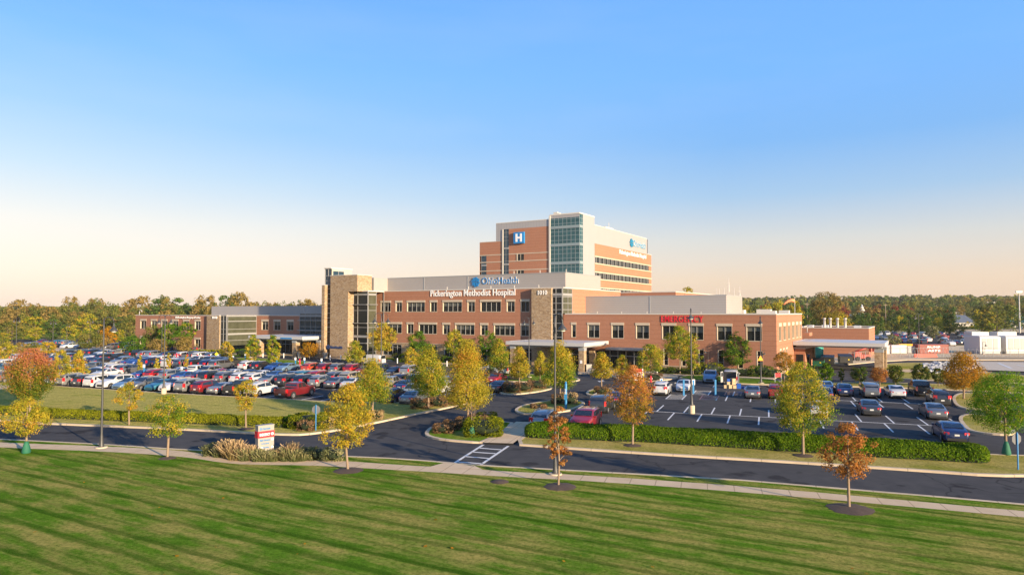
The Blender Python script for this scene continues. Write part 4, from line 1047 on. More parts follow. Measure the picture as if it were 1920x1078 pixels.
YG, YE, GO, RU, RG, GR, OR, RT = 'leaf_yellowgreen', 'leaf_yellow', 'leaf_gold', 'leaf_rust', 'leaf_rustgold', 'leaf_green', 'leaf_orange', 'leaf_redtop'
TD = [
 # near row, by the footpath
 (49, 848, 744, 814, 36, 'oval', YE, 'young yellow-green tree with a green watering bag beside the footpath at the far left', dict(dens=.8, spread=.13, sparse=1)),
 (314, 858, 743, 814, 41, 'oval', YG, 'sparse yellow-green young tree beside the footpath between the tall lamp and the entrance sign', dict(dens=.6, spread=.12, sparse=1)),
 (652, 881, 722, 834, 46, 'oval', GO, 'golden yellow young tree in a mulch ring between the entrance sign and the crosswalk', dict(dens=.85, spread=.13, sparse=1)),
 (1047, 911, 762, 868, 25, 'oval', RU, 'narrow rusty orange young tree in mulch next to the lamp right of the crosswalk', dict(dens=.55, spread=.13, sparse=1)),
 (1592, 952, 796, 895, 43, 'oval', RU, 'rusty red young tree in a dark mulch ring on the near lawn at the right', dict(dens=.62, spread=.13, sparse=1)),
 # second row
 (242, 796, 717, 766, 25, 'oval', GO, 'small thin orange-tinged tree in the mid lawn behind the low hedge', dict(dens=.5, sparse=1, spread=.13)),
 (461, 803, 714, 770, 25, 'vase', GO, 'thin golden tree rising from the hedge just left of the entrance sign', dict(dens=.6, sparse=1, spread=.13)),
 (698, 785, 674, 750, 37, 'cone', YG, 'dense green pyramid tree at the lawn corner beside the entrance drive', dict(topt=.35)),
 (803, 766, 648, 738, 36, 'cone', YG, 'tall yellow-green pyramid tree on the strip left of the golden tree', dict(topt=.3)),
 (877, 793, 640, 762, 43, 'cone', YE, 'largest golden yellow pyramid tree on the kerbed island by the crosswalk', dict(topt=.25)),
 (1186, 834, 688, 790, 40, 'oval', RG, 'rust and gold tree standing in front of the long clipped hedge', dict(dens=.85, topt=.45, spread=.14)),
 (1506, 853, 682, 808, 52, 'oval', YG, 'broad lime and yellow tree in front of the hedge, middle of the right car park', dict(dens=.85, topt=.3, spread=.14)),
 (1887, 851, 700, 806, 58, 'oval', 'leaf_brightgreen', 'bright green tree with a green watering bag at the right end of the hedge', dict(dens=.8, spread=.14)),
 (1807, 747, 661, 726, 40, 'broad', OR, 'amber orange tree at the far right corner of the right car park', dict()),
 (1855, 783, 705, 768, 30, 'oval', YG, 'smaller yellow-green tree on the kerbed island at the right, behind the bright green one', dict(dens=.8)),
 (56, 772, 656, 745, 40, 'oval', RT, 'large round tree turning red at the top on the far left lawn', dict(topt=.8, dens=1.4)),
 (113, 722, 655, 712, 16, 'column', YE, 'upright gold-green tree next to the red-topped one', dict()),
 (147, 712, 657, 703, 16, 'cone', YE, 'slim yellow-green cone tree at the left end of the front car row', dict()),
 (474, 683, 628, 679, 13, 'column', YG, 'left of the two slim upright lime trees before the clinic canopy', dict(dens=1.2)),
 (511, 684, 627, 679, 12.5, 'column', YG, 'right of the two slim upright lime trees before the clinic canopy', dict(dens=1.2)),
 (424, 675, 641, 668, 13, 'round', YE, 'small yellow tree at the foot of the glazed clinic corner', dict()),
 (580, 672, 643, 670, 17, 'round', OR, 'round orange tree under the clinic canopy between two stone columns', dict()),
 (665, 683, 640, 678, 21, 'broad', YG, 'broad yellow-green tree in front of the stone stair tower', dict()),
 (717, 683, 606, 656, 26, 'oval', YE, 'yellow tree behind the tall twin lamp at the left of the hospital front', dict(spread=.14)),
 (784, 680, 622, 662, 20, 'oval', GR, 'green tree against the hospital front, second from the left', dict()),
 (770, 699, 652, 691, 15, 'oval', YE, 'small yellow tree on the drive verge left of the tall pyramid tree', dict()),
 (851, 679, 619, 662, 20, 'oval', YG, 'lime yellow tree against the hospital front, third from the left', dict()),
 (915, 681, 621, 663, 18, 'oval', GR, 'dark green tree against the hospital front, beside the white entrance canopy', dict()),
 (935, 712, 636, 692, 22, 'cone', YG, 'yellow-green cone tree beside the parked white truck on the drive', dict(topt=.2)),
 (974, 732, 651, 707, 22, 'cone', YE, 'golden tree on the grassy island in front of the main entrance', dict(topt=.2)),
 (1013, 722, 660, 704, 15, 'cone', YE, 'small gold cone tree between the golden tree and the big green one', dict()),
 (1050, 752, 640, 724, 33, 'cone', YG, 'big green-yellow tree behind the blue emergency post', dict(topt=.35)),
 (1128, 737, 661, 707, 21, 'cone', GO, 'bright yellow tree on the small island left of the rust and gold tree', dict()),
 (1167, 709, 666, 702, 17, 'cone', YE, 'small yellow-green tree behind the top of the rust and gold tree', dict()),
 (1220, 711, 647, 696, 25, 'oval', YG, 'round yellow-green tree beside the red hydrant', dict()),
 (1275, 701, 613, 674, 31, 'oval', YG, 'large spreading lime tree against the emergency wing front', dict(spread=.14)),
 (1300, 713, 648, 692, 14, 'oval', YG, 'narrow lime tree directly behind the lamp of the right car park', dict()),
 (1383, 699, 622, 681, 32, 'broad', GR, 'green tree with low spreading arms right of the open white van', dict(spread=.14)),
 (1471, 719, 661, 693, 20, 'round', 'leaf_rustgold', 'round olive tree with rusty leaves at the corner of the emergency wing', dict()),
 # left side and beyond
 (8, 684, 641, 672, 16, 'round', YE, 'yellow tree cut by the left edge of the picture beside parked cars', dict()),
 (38, 672, 643, 668, 14, 'round', 'leaf_wood_gold', 'small yellow tree between the left edge cars and the back drive', dict()),
 (62, 664, 641, 662, 12, 'round', 'leaf_wood', 'small olive tree in the far left car park', dict()),
 (90, 672, 640, 664, 14, 'round', GO, 'small golden orange tree in the far left car park', dict()),
 (166, 660, 622, 650, 24, 'round', 'leaf_wood', 'yellow-green round tree on the grass strip at the far left, near the tall lamp', dict()),
 (203, 652, 612, 646, 14, 'oval', OR, 'orange tree behind the tall lamp at the far left', dict()),
 (188, 655, 630, 650, 14, 'round', 'leaf_wood_gold', 'low yellow tree behind the tall lamp at the far left', dict()),
 (250, 668, 630, 663, 21, 'round', GR, 'green round tree at the left corner of the brick clinic', dict()),
 (285, 662, 611, 650, 20, 'round', 'leaf_wood', 'green-yellow tree covering the left windows of the brick clinic', dict()),
 (318, 664, 606, 650, 24, 'oval', GR, 'green maple in front of the middle windows of the brick clinic', dict(spread=.14)),
 (296, 667, 636, 661, 19, 'round', 'leaf_wood_gold', 'low tan-olive tree left of the twin lamp before the clinic', dict()),
 (346, 668, 630, 661, 18, 'round', 'leaf_wood_gold', 'low tan-olive tree right of the twin lamp before the clinic', dict()),
 (348, 662, 605, 640, 18, 'oval', GR, 'green maple beside the right upper window of the clinic wall', dict(spread=.14)),
 (262, 706, 665, 702, 4.5, 'column', YE, 'leftmost of the very slim young trees on the car park median', dict(ls=.3)),
 (294, 706, 672, 704, 4.5, 'column', YE, 'second very slim young tree from the left on the car park median', dict(ls=.3)),
 (316, 699, 662, 695, 4, 'column', YE, 'third very slim young tree from the left on the car park median', dict(ls=.3)),
 (349, 693, 666, 690, 4, 'column', GO, 'rightmost of the very slim young trees on the car park median', dict(ls=.3)),
 (432, 686, 660, 682, 4.5, 'column', YE, 'very slim young tree beside the verge before the glazed clinic corner', dict(ls=.3)),
 # shrubs as small trees at the back of the right car park
 (1549, 720, 681, 714, 13, 'column', 'leaf_hedge', 'tall dark green clipped bush, first of the row behind the right car park', dict(dens=1.3)),
 (1578, 719, 690, 716, 5, 'column', 'leaf_shrub', 'narrow dark green bush in the row behind the right car park', dict(dens=1.3)),
 (1612, 721, 687, 717, 14, 'round', 'leaf_shrub', 'rounded green-gold bush in front of the ambulance canopy', dict(dens=1.2)),
 (1650, 722, 690, 717, 16, 'round', RU, 'rusty brown bush at the foot of the right canopy column', dict(dens=1.2)),
 (1679, 722, 686, 717, 15, 'round', 'leaf_shrub', 'dark olive bush just right of the rusty brown one', dict(dens=1.2)),
 (1726, 723, 683, 717, 16, 'round', 'leaf_shrub', 'dark bush with amber tips before the rock bed', dict(dens=1.2)),
 (1760, 724, 691, 719, 12, 'round', 'leaf_shrub', 'smaller dark bush left of the amber orange tree', dict(dens=1.2)),
 (1673, 652, 628, 647, 12, 'round', 'leaf_sagegrass', 'grey-green tree at the right end of the ambulance canopy roof', dict()),
 (1748, 636, 611, 632, 11, 'round', 'leaf_sagegrass', 'pale grey-green tree at the back of the far right car park', dict()),
 (1292, 640, 538, 600, 15, 'round', YE, 'lone yellow tree crown peeping over the roofs behind the emergency wing', dict()),
 (1552, 640, 549, 622, 30, 'vase', 'leaf_wood_gold', 'tall thin pale yellow tree behind the service building', dict(dens=.6, spread=.13)),
 (1565, 640, 585, 625, 28, 'round', YE, 'low yellow tree behind the service building vents', dict()),
 (1493, 645, 566, 612, 13, 'oval', YE, 'yellow tree right of the windsock behind the emergency wing', dict()),
]
for i, (bx, by, ty, cb, hw, kind, mat, desc, kw) in enumerate(TD):
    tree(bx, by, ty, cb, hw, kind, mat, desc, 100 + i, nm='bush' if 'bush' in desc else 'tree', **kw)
# bare sapling with green bag
def sapling(bx, by, ty, desc, n=5):
    g = G(bx, by, KH); z = zat(ty, g.y) - KH; root = thing('sapling', desc, 'tree', g); rs = np.random.default_rng(int(bx))
    m = MB(); m.tube([(0, 0, 0), (.02, 0, z * .5), (0, 0, z)], [.05, .035, .01], 6)
    for i in range(14):
        a = rs.uniform(0, 6.28); s = z * rs.uniform(.35, .8); L = z * .22
        m.tube([(0, 0, s), (math.cos(a) * L * .5, math.sin(a) * L * .5, s + L * .6), (math.cos(a) * L * .8, math.sin(a) * L * .8, s + L * 1.4)], [.02, .014, .005], 4)
    m.build('trunk', 'bark', root)
sapling(884, 817, 752, 'bare sapling tied up with a green bag on the crosswalk island')
def bag(bx, by, h, desc):
    g = G(bx, by, KH); m = MB(); m.lathe([(.26, 0), (.30, .08), (.25, .4), (.17, h * .8), (.10, h)], 0, 0, 12)
    o = m.build('watering_bag', 'bag_green', None, g); tag(o, desc, 'watering bag', 'green watering bags round young trees')
bag(49, 849, .85, 'green watering bag round the trunk of the leftmost young tree')
bag(884, 818, .95, 'green watering bag round the bare sapling on the crosswalk island')
bag(1887, 852, .95, 'green watering bag round the bright green tree at the right end')
def ring(bx, by, r, desc, mat='mulch'):
    g = G(bx, by, KH); rs = random.Random(int(bx)); m = MB(); n = 28
    rr = [r * (1 + rs.uniform(-.07, .07)) for _ in range(n)]
    vs = [(0, 0, .09)] + [(math.cos(2 * PI * i / n) * rr[i] * .55, math.sin(2 * PI * i / n) * rr[i] * .55, .07 + rs.uniform(0, .03)) for i in range(n)] + [(math.cos(2 * PI * i / n) * rr[i], math.sin(2 * PI * i / n) * rr[i], .008) for i in range(n)]
    fs = [(0, 1 + i, 1 + (i + 1) % n) for i in range(n)] + [(1 + i, 1 + n + i, 1 + n + (i + 1) % n, 1 + (i + 1) % n) for i in range(n)]
    m.add(vs, fs, 0, True); o = m.build('mulch_ring', mat, None, g); tag(o, desc, 'mulch bed', 'mulch rings on the lawns')
ring(653, 882, .95, 'mulch ring under the golden tree left of the crosswalk')
ring(1050, 912, .95, 'dark mulch ring under the narrow rusty tree')
ring(1595, 954, 1.15, 'dark mulch ring under the rusty tree on the near lawn at the right')
ring(937, 903, .55, 'small dark bare patch on the lawn just right of the crosswalk end')
ring(1186, 835, .7, 'mulch patch under the rust and gold tree before the hedge'); ring(1506, 854, .7, 'mulch patch under the broad lime tree before the hedge')
ring(461, 804, .7, 'mulch patch under the thin golden tree by the entrance sign'); ring(314, 859, .6, 'thin mulch patch under the sparse tree beside the footpath')
# ---------------------------------------------------- hedges and bushes
def leafy_volume(name, label, cat, samples, rad, ls, n, mat, core=None, group=None, seed=1, tint=0, kind=None):
    """samples: list of (x, y, z, rx, ry, rz, angle) ellipsoid lobes on which the leaves sit"""
    rs = np.random.default_rng(seed); Vs = []; Ts = []
    tot = sum(s[3] * s[5] + s[4] * s[5] for s in samples)
    for (x, y, z, rx, ry, rz, an) in samples:
        k = int(n * (rx * rz + ry * rz) / tot)
        d = rs.normal(0, 1, (k, 3)); d /= np.linalg.norm(d, axis=1)[:, None]
        d = np.sign(d) * np.abs(d) ** .45                      # boxier than an ellipsoid
        q = d * np.array([rx, ry, rz]) * rs.uniform(.84, 1.04, k)[:, None]
        c, s_ = math.cos(an), math.sin(an)
        P = np.stack([q[:, 0] * c - q[:, 1] * s_ + x, q[:, 0] * s_ + q[:, 1] * c + y, q[:, 2] + z], 1)
        P = P[P[:, 2] > .02]; d = d[:len(P)]; k = len(P)
        dn = np.stack([(q[:k, 0] / rx) * c - (q[:k, 1] / ry) * s_, (q[:k, 0] / rx) * s_ + (q[:k, 1] / ry) * c, q[:k, 2] / rz], 1)
        nrm = dn + rs.normal(0, .55, (k, 3)); nrm /= np.linalg.norm(nrm, axis=1)[:, None]
        a = rs.normal(0, 1, (k, 3)); u = np.cross(nrm, a); u /= np.linalg.norm(u, axis=1)[:, None]; w = np.cross(nrm, u)
        sz = ls * rs.uniform(.6, 1.3, k)[:, None]
        Vs.append(np.stack([P - u * sz * .5, P - w * sz * .4, P + u * sz * .5, P + w * sz * .4], 1).reshape(-1, 3))
        nn = np.sin(P[:, 0] * 3.1 + seed) * np.sin(P[:, 1] * 2.7) * .12
        Ts.append(np.repeat(np.clip(rs.normal(.42, .17, k) + nn + tint, 0, 1), 4))
    V = np.concatenate(Vs); T = np.concatenate(Ts); c0 = np.array([samples[0][0], samples[0][1], 0])
    o = mkobj(name, leaf_mesh(name, V - c0, T, mat), None, tuple(c0))
    tag(o, label, cat, group, kind)
    m = MB()
    for (x, y, z, rx, ry, rz, an) in samples:
        pr = [(rx * .80 * math.cos(t), rz * .80 * math.sin(t)) for t in np.linspace(-PI / 2, PI / 2, 7)]
        vs = []; fs = []; nn = 10
        for (r_, zz) in pr:
            for i in range(nn):
                a = 2 * PI * i / nn; p, q_ = r_ * math.cos(a), r_ * math.sin(a) * ry / rx
                vs.append((x + p * math.cos(an) - q_ * math.sin(an) - c0[0], y + p * math.sin(an) + q_ * math.cos(an) - c0[1], z + zz))
        for j in range(6):
            for i in range(nn): fs.append((j * nn + i, j * nn + (i + 1) % nn, (j + 1) * nn + (i + 1) % nn, (j + 1) * nn + i))
        m.add(vs, fs, 0, True)
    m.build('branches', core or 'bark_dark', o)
    return o
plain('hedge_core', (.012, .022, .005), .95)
def hedge(pts, h, w, label, mat, seed, n, ls=.13, lump=1.2, tint=0):
    """one continuous clipped hedge: leaves over a rounded box section that swells along its length"""
    rs = np.random.default_rng(seed); P = PX(pts, KH); L = [0]
    for a, b in zip(P[:-1], P[1:]): L.append(L[-1] + (b - a).length)
    tot = L[-1]; ph = rs.uniform(0, 6.28, 6)
    def wob(s, k): return .5 * np.sin(s / lump * 1.0 + ph[k]) + .3 * np.sin(s / lump * 2.3 + ph[k + 1]) + .2 * np.sin(s / lump * .37 + ph[k + 2])
    def place(s, th, rad=1.0):
        sc = np.interp(s, L, [p.x for p in P]); yc = np.interp(s, L, [p.y for p in P])
        seg = np.clip(np.searchsorted(L, s, side='right') - 1, 0, len(P) - 2)
        d = np.array([[(P[i + 1] - P[i]).x, (P[i + 1] - P[i]).y] for i in range(len(P) - 1)]); d /= np.linalg.norm(d, axis=1)[:, None]; d = d[seg]
        e = np.minimum(1, np.minimum(s, tot - s) / (w * .5)); e = np.sqrt(np.clip(1 - (1 - e) ** 2, .02, 1))
        ww = w / 2 * (1 + .13 * wob(s, 0)) * e * rad; hh = h * (1 + .07 * wob(s, 2)) * (.55 + .45 * e) * rad
        c, si = np.cos(th), np.sin(th); y = np.sign(c) * np.abs(c) ** .5 * ww; z = np.abs(si) ** .5 * hh
        return np.stack([sc - d[:, 1] * y, yc + d[:, 0] * y, KH + z], 1), d, c, si
    s = rs.uniform(0, tot, n); th = rs.uniform(0, PI, n); Q, d, c, si = place(s, th)
    Q += rs.normal(0, .035, (n, 3))
    nrm = np.stack([-d[:, 1] * c, d[:, 0] * c, si], 1) + rs.normal(0, .45, (n, 3)); nrm /= np.linalg.norm(nrm, axis=1)[:, None]
    a = rs.normal(0, 1, (n, 3)); u = np.cross(nrm, a); u /= np.linalg.norm(u, axis=1)[:, None]; v = np.cross(nrm, u); sz = ls * rs.uniform(.6, 1.3, n)[:, None]
    V = np.stack([Q - u * sz * .5, Q - v * sz * .4, Q + u * sz * .5, Q + v * sz * .4], 1).reshape(-1, 3)
    T = np.clip(rs.normal(.42, .15, n) + .10 * wob(s * 1.7, 1) + tint, 0, 1); c0 = np.array([P[0].x, P[0].y, 0])
    o = mkobj('hedge', leaf_mesh('hedge', V - c0, np.repeat(T, 4), mat), None, tuple(c0)); tag(o, label, 'hedge')
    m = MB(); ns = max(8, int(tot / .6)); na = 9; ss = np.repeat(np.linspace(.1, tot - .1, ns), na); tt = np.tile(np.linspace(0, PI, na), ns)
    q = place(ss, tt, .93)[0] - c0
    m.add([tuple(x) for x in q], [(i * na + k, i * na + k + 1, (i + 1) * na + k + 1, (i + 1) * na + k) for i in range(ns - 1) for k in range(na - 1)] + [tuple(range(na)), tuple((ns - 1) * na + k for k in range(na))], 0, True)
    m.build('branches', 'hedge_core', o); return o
hedge([(985, 817), (1200, 825), (1440, 840), (1620, 851.5), (1770, 860.5), (1853, 864.5)], 1.12, 1.7, 'long clipped dark green hedge along the near side of the right car park', 'leaf_hedge', 3, 62000, .115, 1.0, tint=.16)
hedge([(60, 781), (100, 782.5), (300, 790.5), (470, 797), (536, 800)], .82, 1.05, 'long low yellow-green hedge along the mid lawn, behind the road', 'leaf_hedge_yellow', 5, 26000, .12, .5)
hedge([(-200, 769), (48, 778)], .8, 1.0, 'low olive hedge running off to the left edge of the lawn', 'leaf_hedge_yellow', 6, 7000, .13, .6)
def bush(px, py, w, h, label, mat='leaf_hedge', name='shrub', seed=0, n=1800, ls=.12, ry=None, tint=0, group=None, cat='shrub'):
    g = G(px, py, KH)
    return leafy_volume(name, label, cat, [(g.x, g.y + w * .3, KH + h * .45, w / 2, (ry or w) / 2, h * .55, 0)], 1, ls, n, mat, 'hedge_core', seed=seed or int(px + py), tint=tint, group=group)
bush(906, 818, 3.3, 1.35, 'large clipped dome of bright green foliage on the crosswalk island', 'leaf_hedge_yellow', seed=21, n=5200, ls=.11, tint=-.12)
bush(575, 803, 3.4, 1.15, 'clipped bright green mound at the right end of the low lawn hedge', 'leaf_hedge_yellow', seed=22, n=4200, tint=-.15)
bush(548, 801, 1.6, 1.0, 'small dark green mound between the low hedge and the bright mound', 'leaf_hedge', seed=23)
bush(572, 808, 1.5, .85, 'brown dry bush in front of the clipped mound by the blue stop sign post', 'leaf_brownbush', seed=24, n=900)
bush(606, 801, 2.0, .9, 'pale straw-coloured bush right of the blue stop sign post', 'leaf_straw', seed=25, n=900)
for px, py, w, h, mt, lb in ((830, 812, 1.9, .7, 'leaf_brownbush', 'reddish brown low bush at the left tip of the crosswalk island'), (846, 806, 1.6, .8, 'leaf_brownbush', 'brown low bush next to the left tip bush of the crosswalk island'), (870, 800, 1.7, .8, 'leaf_brownbush', 'brown bush left of the golden tree trunk on the crosswalk island'),
                             (897, 797, 2.0, .9, 'leaf_brownbush', 'brown bush right of the golden tree trunk on the crosswalk island'), (912, 795, 2.0, 1.0, 'leaf_shrub', 'dark bush at the back of the crosswalk island'),
                             (787, 766, 2.1, 1.0, 'leaf_brownbush', 'brown bush left of the tall pyramid tree trunk'), (820, 762, 2.3, 1.0, 'leaf_brownbush', 'brown bush right of the tall pyramid tree trunk'), (838, 758, 2.2, .9, 'leaf_brownbush', 'second brown bush right of the tall pyramid tree trunk'),
                             (689, 787, 1.5, .8, 'leaf_straw', 'tuft of dry grass left of the dense green pyramid tree trunk'), (704, 786, 1.4, .8, 'leaf_straw', 'tuft of dry grass right of the dense green pyramid tree trunk'),
                             (960, 736, 2.3, 1.1, 'leaf_brownbush', 'leftmost brown bush on the island before the main entrance'), (982, 733, 2.5, 1.1, 'leaf_brownbush', 'middle brown bush on the island before the main entrance'), (1007, 728, 2.6, 1.1, 'leaf_brownbush', 'rightmost brown bush on the island before the main entrance'),
                             (1050, 757, 2.0, 1.0, 'leaf_brownbush', 'brown bush left of the blue emergency post'), (1068, 757, 1.9, 1.2, 'leaf_straw', 'straw bush right of the blue emergency post'),
                             (1128, 739, 1.8, .9, 'leaf_brownbush', 'brown bush under the bright yellow tree'), (1228, 714, 2.6, 1.1, 'leaf_brownbush', 'brown mound of grass beside the red hydrant'),
                             (1010, 765, 1.8, .35, 'leaf_brownbush', 'low brown patch of plants on the island by the entrance hatch lines')):
    bush(px, py, w, h, lb, mt, n=1100, ls=.13)
# planting along the fronts
for i, (px, py, w, h, mt) in enumerate(((690, 672, 2.2, 1.3, 'leaf_shrub'), (708, 675, 1.6, 1.0, 'leaf_hedge_yellow'), (748, 676, 3.2, 1.5, 'leaf_hedge_yellow'), (757, 678, 2.2, 1.5, 'leaf_hedge'), (825, 679, 3, 1.4, 'leaf_shrub'), (838, 680, 2, 1.2, 'leaf_hedge'), (876, 682, 3.2, 1.5, 'leaf_shrub'), (893, 683, 3.2, 1.5, 'leaf_hedge'), (905, 686, 2.0, 1.0, 'leaf_shrub'), (665, 672, 1.5, .8, 'leaf_shrub'))):
    bush(px, py, w, h, f'{ordinal(i + 1)} low shrub in the bed along the hospital front, counted from the left' if i < 9 else 'small shrub beside the right foot of the stone stair tower', mt, n=900, ls=.17, group='shrubs along the hospital front')
for i, (px, w, h, mt) in enumerate(((1252, 3, 1.0, 'leaf_shrub'), (1268, 3.2, .9, 'leaf_shrub'), (1296, 3.2, .9, 'leaf_shrub'), (1312, 3.4, 1.0, 'leaf_shrub'), (1334, 4.2, 1.9, 'leaf_hedge_yellow'), (1356, 4, 1.1, 'leaf_shrub'), (1372, 3, 1.0, 'leaf_shrub'), (1398, 4, 1.1, 'leaf_shrub'), (1418, 3.2, 1.0, 'leaf_shrub'), (1432, 3.4, 1.7, 'leaf_hedge'), (1449, 3, 1.2, 'leaf_shrub'))):
    bush(px, 700 + (px - 1250) * .035, w, h, f'{ordinal(i + 1)} shrub from the left in the bed along the emergency wing', mt, n=900, ls=.17, group='shrubs along the emergency wing')
for i, px in enumerate((350, 362, 374, 386, 398, 408)):
    bush(px, 662 + i * .2, 2.2, .9, f'{ordinal(i + 1)} low yellowish shrub from the left at the foot of the clinic wall', 'leaf_hedge_yellow', n=500, ls=.2, group='low shrubs at the clinic wall', tint=.1)
bush(455, 668, 5, 1.6, 'dark shrub mass at the foot of the glazed clinic wall', 'leaf_hedge', n=1400, ls=.2)
# ---------------------------------------------------- ornamental grasses by the sign
def grass_clump(px, py, h, r, label, mat, seed, n=520):
    g = G(px, py, KH); rs = np.random.default_rng(seed)
    a = rs.uniform(0, 2 * PI, n); lean = np.abs(rs.normal(0, .30, n)); L = h * .76 * rs.uniform(.45, 1.08, n); r0 = r * .45 * np.sqrt(rs.uniform(0, 1, n)); a0 = rs.uniform(0, 2 * PI, n)
    b = np.stack([r0 * np.cos(a0), r0 * np.sin(a0), np.zeros(n)], 1); d = np.stack([np.cos(a) * np.sin(lean), np.sin(a) * np.sin(lean), np.cos(lean)], 1)
    side = np.stack([-np.sin(a), np.cos(a), np.zeros(n)], 1) * .016; tw = rs.uniform(0, PI, n)
    side = np.stack([np.cos(tw), np.sin(tw), np.zeros(n)], 1) * .018
    mid = b + d * (L * .6)[:, None]; tip = b + d * L[:, None] * np.array([1.35, 1.35, .96])
    V = np.stack([b - side * .7, b + side * .7, mid + side, mid - side, mid - side * 1.2, mid + side * 1.2, tip + side * 1.6, tip - side * 1.6], 1).reshape(-1, 3)
    T = np.repeat(np.clip(rs.normal(.35, .15, n), 0, 1), 8); T = T.reshape(n, 8); T[:, 4:] += .28; T[:, :2] -= .2; T = np.clip(T, 0, 1).reshape(-1)
    o = mkobj('ornamental_grass', leaf_mesh('ornamental_grass', V, T, mat), None, g)
    tag(o, label, 'grass clump', 'ornamental grasses round the entrance sign'); return o
GC = [(393, 852, .9, .8, 'leaf_sagegrass'), (411, 856, 1.0, .9, 'leaf_sagegrass'), (426, 858, 1.7, .75, 'leaf_straw'), (437, 861, 1.8, .8, 'leaf_straw'), (447, 862, 1.5, .7, 'leaf_straw'), (459, 863, 1.2, .8, 'leaf_sagegrass'), (470, 862, 1.35, .7, 'leaf_straw'), (482, 864, 1.1, .8, 'leaf_sagegrass'), (497, 864, .9, .8, 'leaf_sagegrass'), (512, 864, 1.0, .8, 'leaf_sagegrass'),
      (523, 862, 1.05, .7, 'leaf_straw'), (535, 863.5, 1.25, .8, 'leaf_sagegrass'), (546, 862, 1.6, .7, 'leaf_straw'), (553, 864, 1.1, .8, 'leaf_sagegrass'), (567, 863, .95, .75, 'leaf_sagegrass')]
for i, (px, py, h, r, mt) in enumerate(GC):
    grass_clump(px, py, h, r, f'{ordinal(i + 1)} ornamental grass clump from the left around the entrance sign', mt, 300 + i, 460)
bush(402, 855, 1.9, .8, 'grey-green bush at the left end of the sign planting', 'leaf_sagegrass', seed=41, n=900, ls=.1)
bush(573, 862, 1.0, .85, 'first grey-green bush right of the sign grasses', 'leaf_sagegrass', seed=42, n=700, ls=.1)
bush(596, 863, 1.5, .8, 'second grey-green bush right of the sign grasses', 'leaf_sagegrass', seed=43, n=900, ls=.1, tint=-.1)
bush(623, 864, 1.5, .8, 'brownish round bush at the right end of the sign planting', 'leaf_sagegrass', seed=44, n=900, ls=.1, tint=.15)
bush(512, 861, 3.0, .5, 'low green ground plants at the foot of the entrance sign', 'leaf_sagegrass', seed=45, n=900, ls=.1, tint=-.1)
# fallen leaves on the near lawn
rs = np.random.default_rng(9); n = 170
X_ = rs.uniform(-45, 40, n); Y_ = rs.uniform(24, 50, n); V = []
for x, y in zip(X_, Y_):
    s = rs.uniform(.05, .11); a = rs.uniform(0, 6.28); c, q = math.cos(a) * s, math.sin(a) * s
    if G(960 + x / y * F, 900).y < 0: pass
    V += [(x - c, y - q, KH + .03), (x + q, y - c, KH + .05), (x + c, y + q, KH + .07), (x - q, y + c, KH + .04)]
V = np.array(V); keep = []
for i in range(n):
    p, q = toPQ(Vector((V[4 * i][0], V[4 * i][1])))
    if V[4 * i][1] < 46 - .28 * V[4 * i][0] - 11 - (3 if V[4 * i][0] > 0 else 0): keep += [4 * i, 4 * i + 1, 4 * i + 2, 4 * i + 3]
V = V[keep]
o = mkobj('fallen_leaves', leaf_mesh('fallen_leaves', V, np.repeat(rs.uniform(.3, 1, len(V) // 4), 4), 'leaf_orange')); tag(o, 'scattered orange fallen leaves on the near lawn', 'fallen leaves', None, 'stuff')
# ---------------------------------------------------- woods
protos = []
def proto(kind, mat, H, Rr, seed, zb=.12, n=1500, ls=.75):
    rs = np.random.default_rng(seed); V, T = crown_arrays(rs, kind, H * zb, H, Rr, n, ls, 70, .1, .17)
    tm = trunk_mesh(rs, H * max(.1, zb), H, Rr, .22, 'bark_dark', 5)
    return leaf_mesh('crown', V, T, mat), tm
kinds = [('round', 'leaf_wood', 'olive green'), ('oval', 'leaf_wood_green', 'dark green'), ('broad', 'leaf_wood', 'olive green'), ('round', 'leaf_wood_gold', 'golden brown'), ('oval', 'leaf_yellowgreen', 'yellow-green'), ('round', 'leaf_wood_red', 'deep red'), ('round', 'leaf_wood_green', 'dark green'), ('oval', 'leaf_wood_gold', 'golden brown')]
PR = []
for i, (kd, mt, cn) in enumerate(kinds):
    cm, tm = proto(kd, mt, 14, 5.2, 500 + i, .10); to = tm.build('trunk', 'bark_dark'); tmesh = to.data; bpy.data.objects.remove(to)
    PR.append((cm, tmesh, cn))
def wood_tree(x, y, z, H, Rr, k, rot, label, group):
    cm, tm, cn = PR[k]; r = thing('woodland_tree', label.replace('COLOUR', cn), 'tree', (x, y, z - .2), rot, group)
    r.scale = (Rr / 5.2, Rr / 5.2, H / 14)
    mkobj('trunk', tm, r); mkobj('crown', cm, r)
rw = random.Random(77)
def sky_left(px):        # tree line row over the left part of the photo
    pts = [(-200, 574), (0, 575), (40, 565), (60, 570), (110, 560), (150, 562), (200, 562), (240, 567), (280, 555), (310, 562), (350, 572), (390, 556), (430, 550), (470, 552), (500, 569), (540, 566), (600, 564), (700, 565)]
    for (a, b), (c, d) in zip(pts[:-1], pts[1:]):
        if a <= px <= c: return b + (d - b) * (px - a) / (c - a)
    return 566
cnt = 0
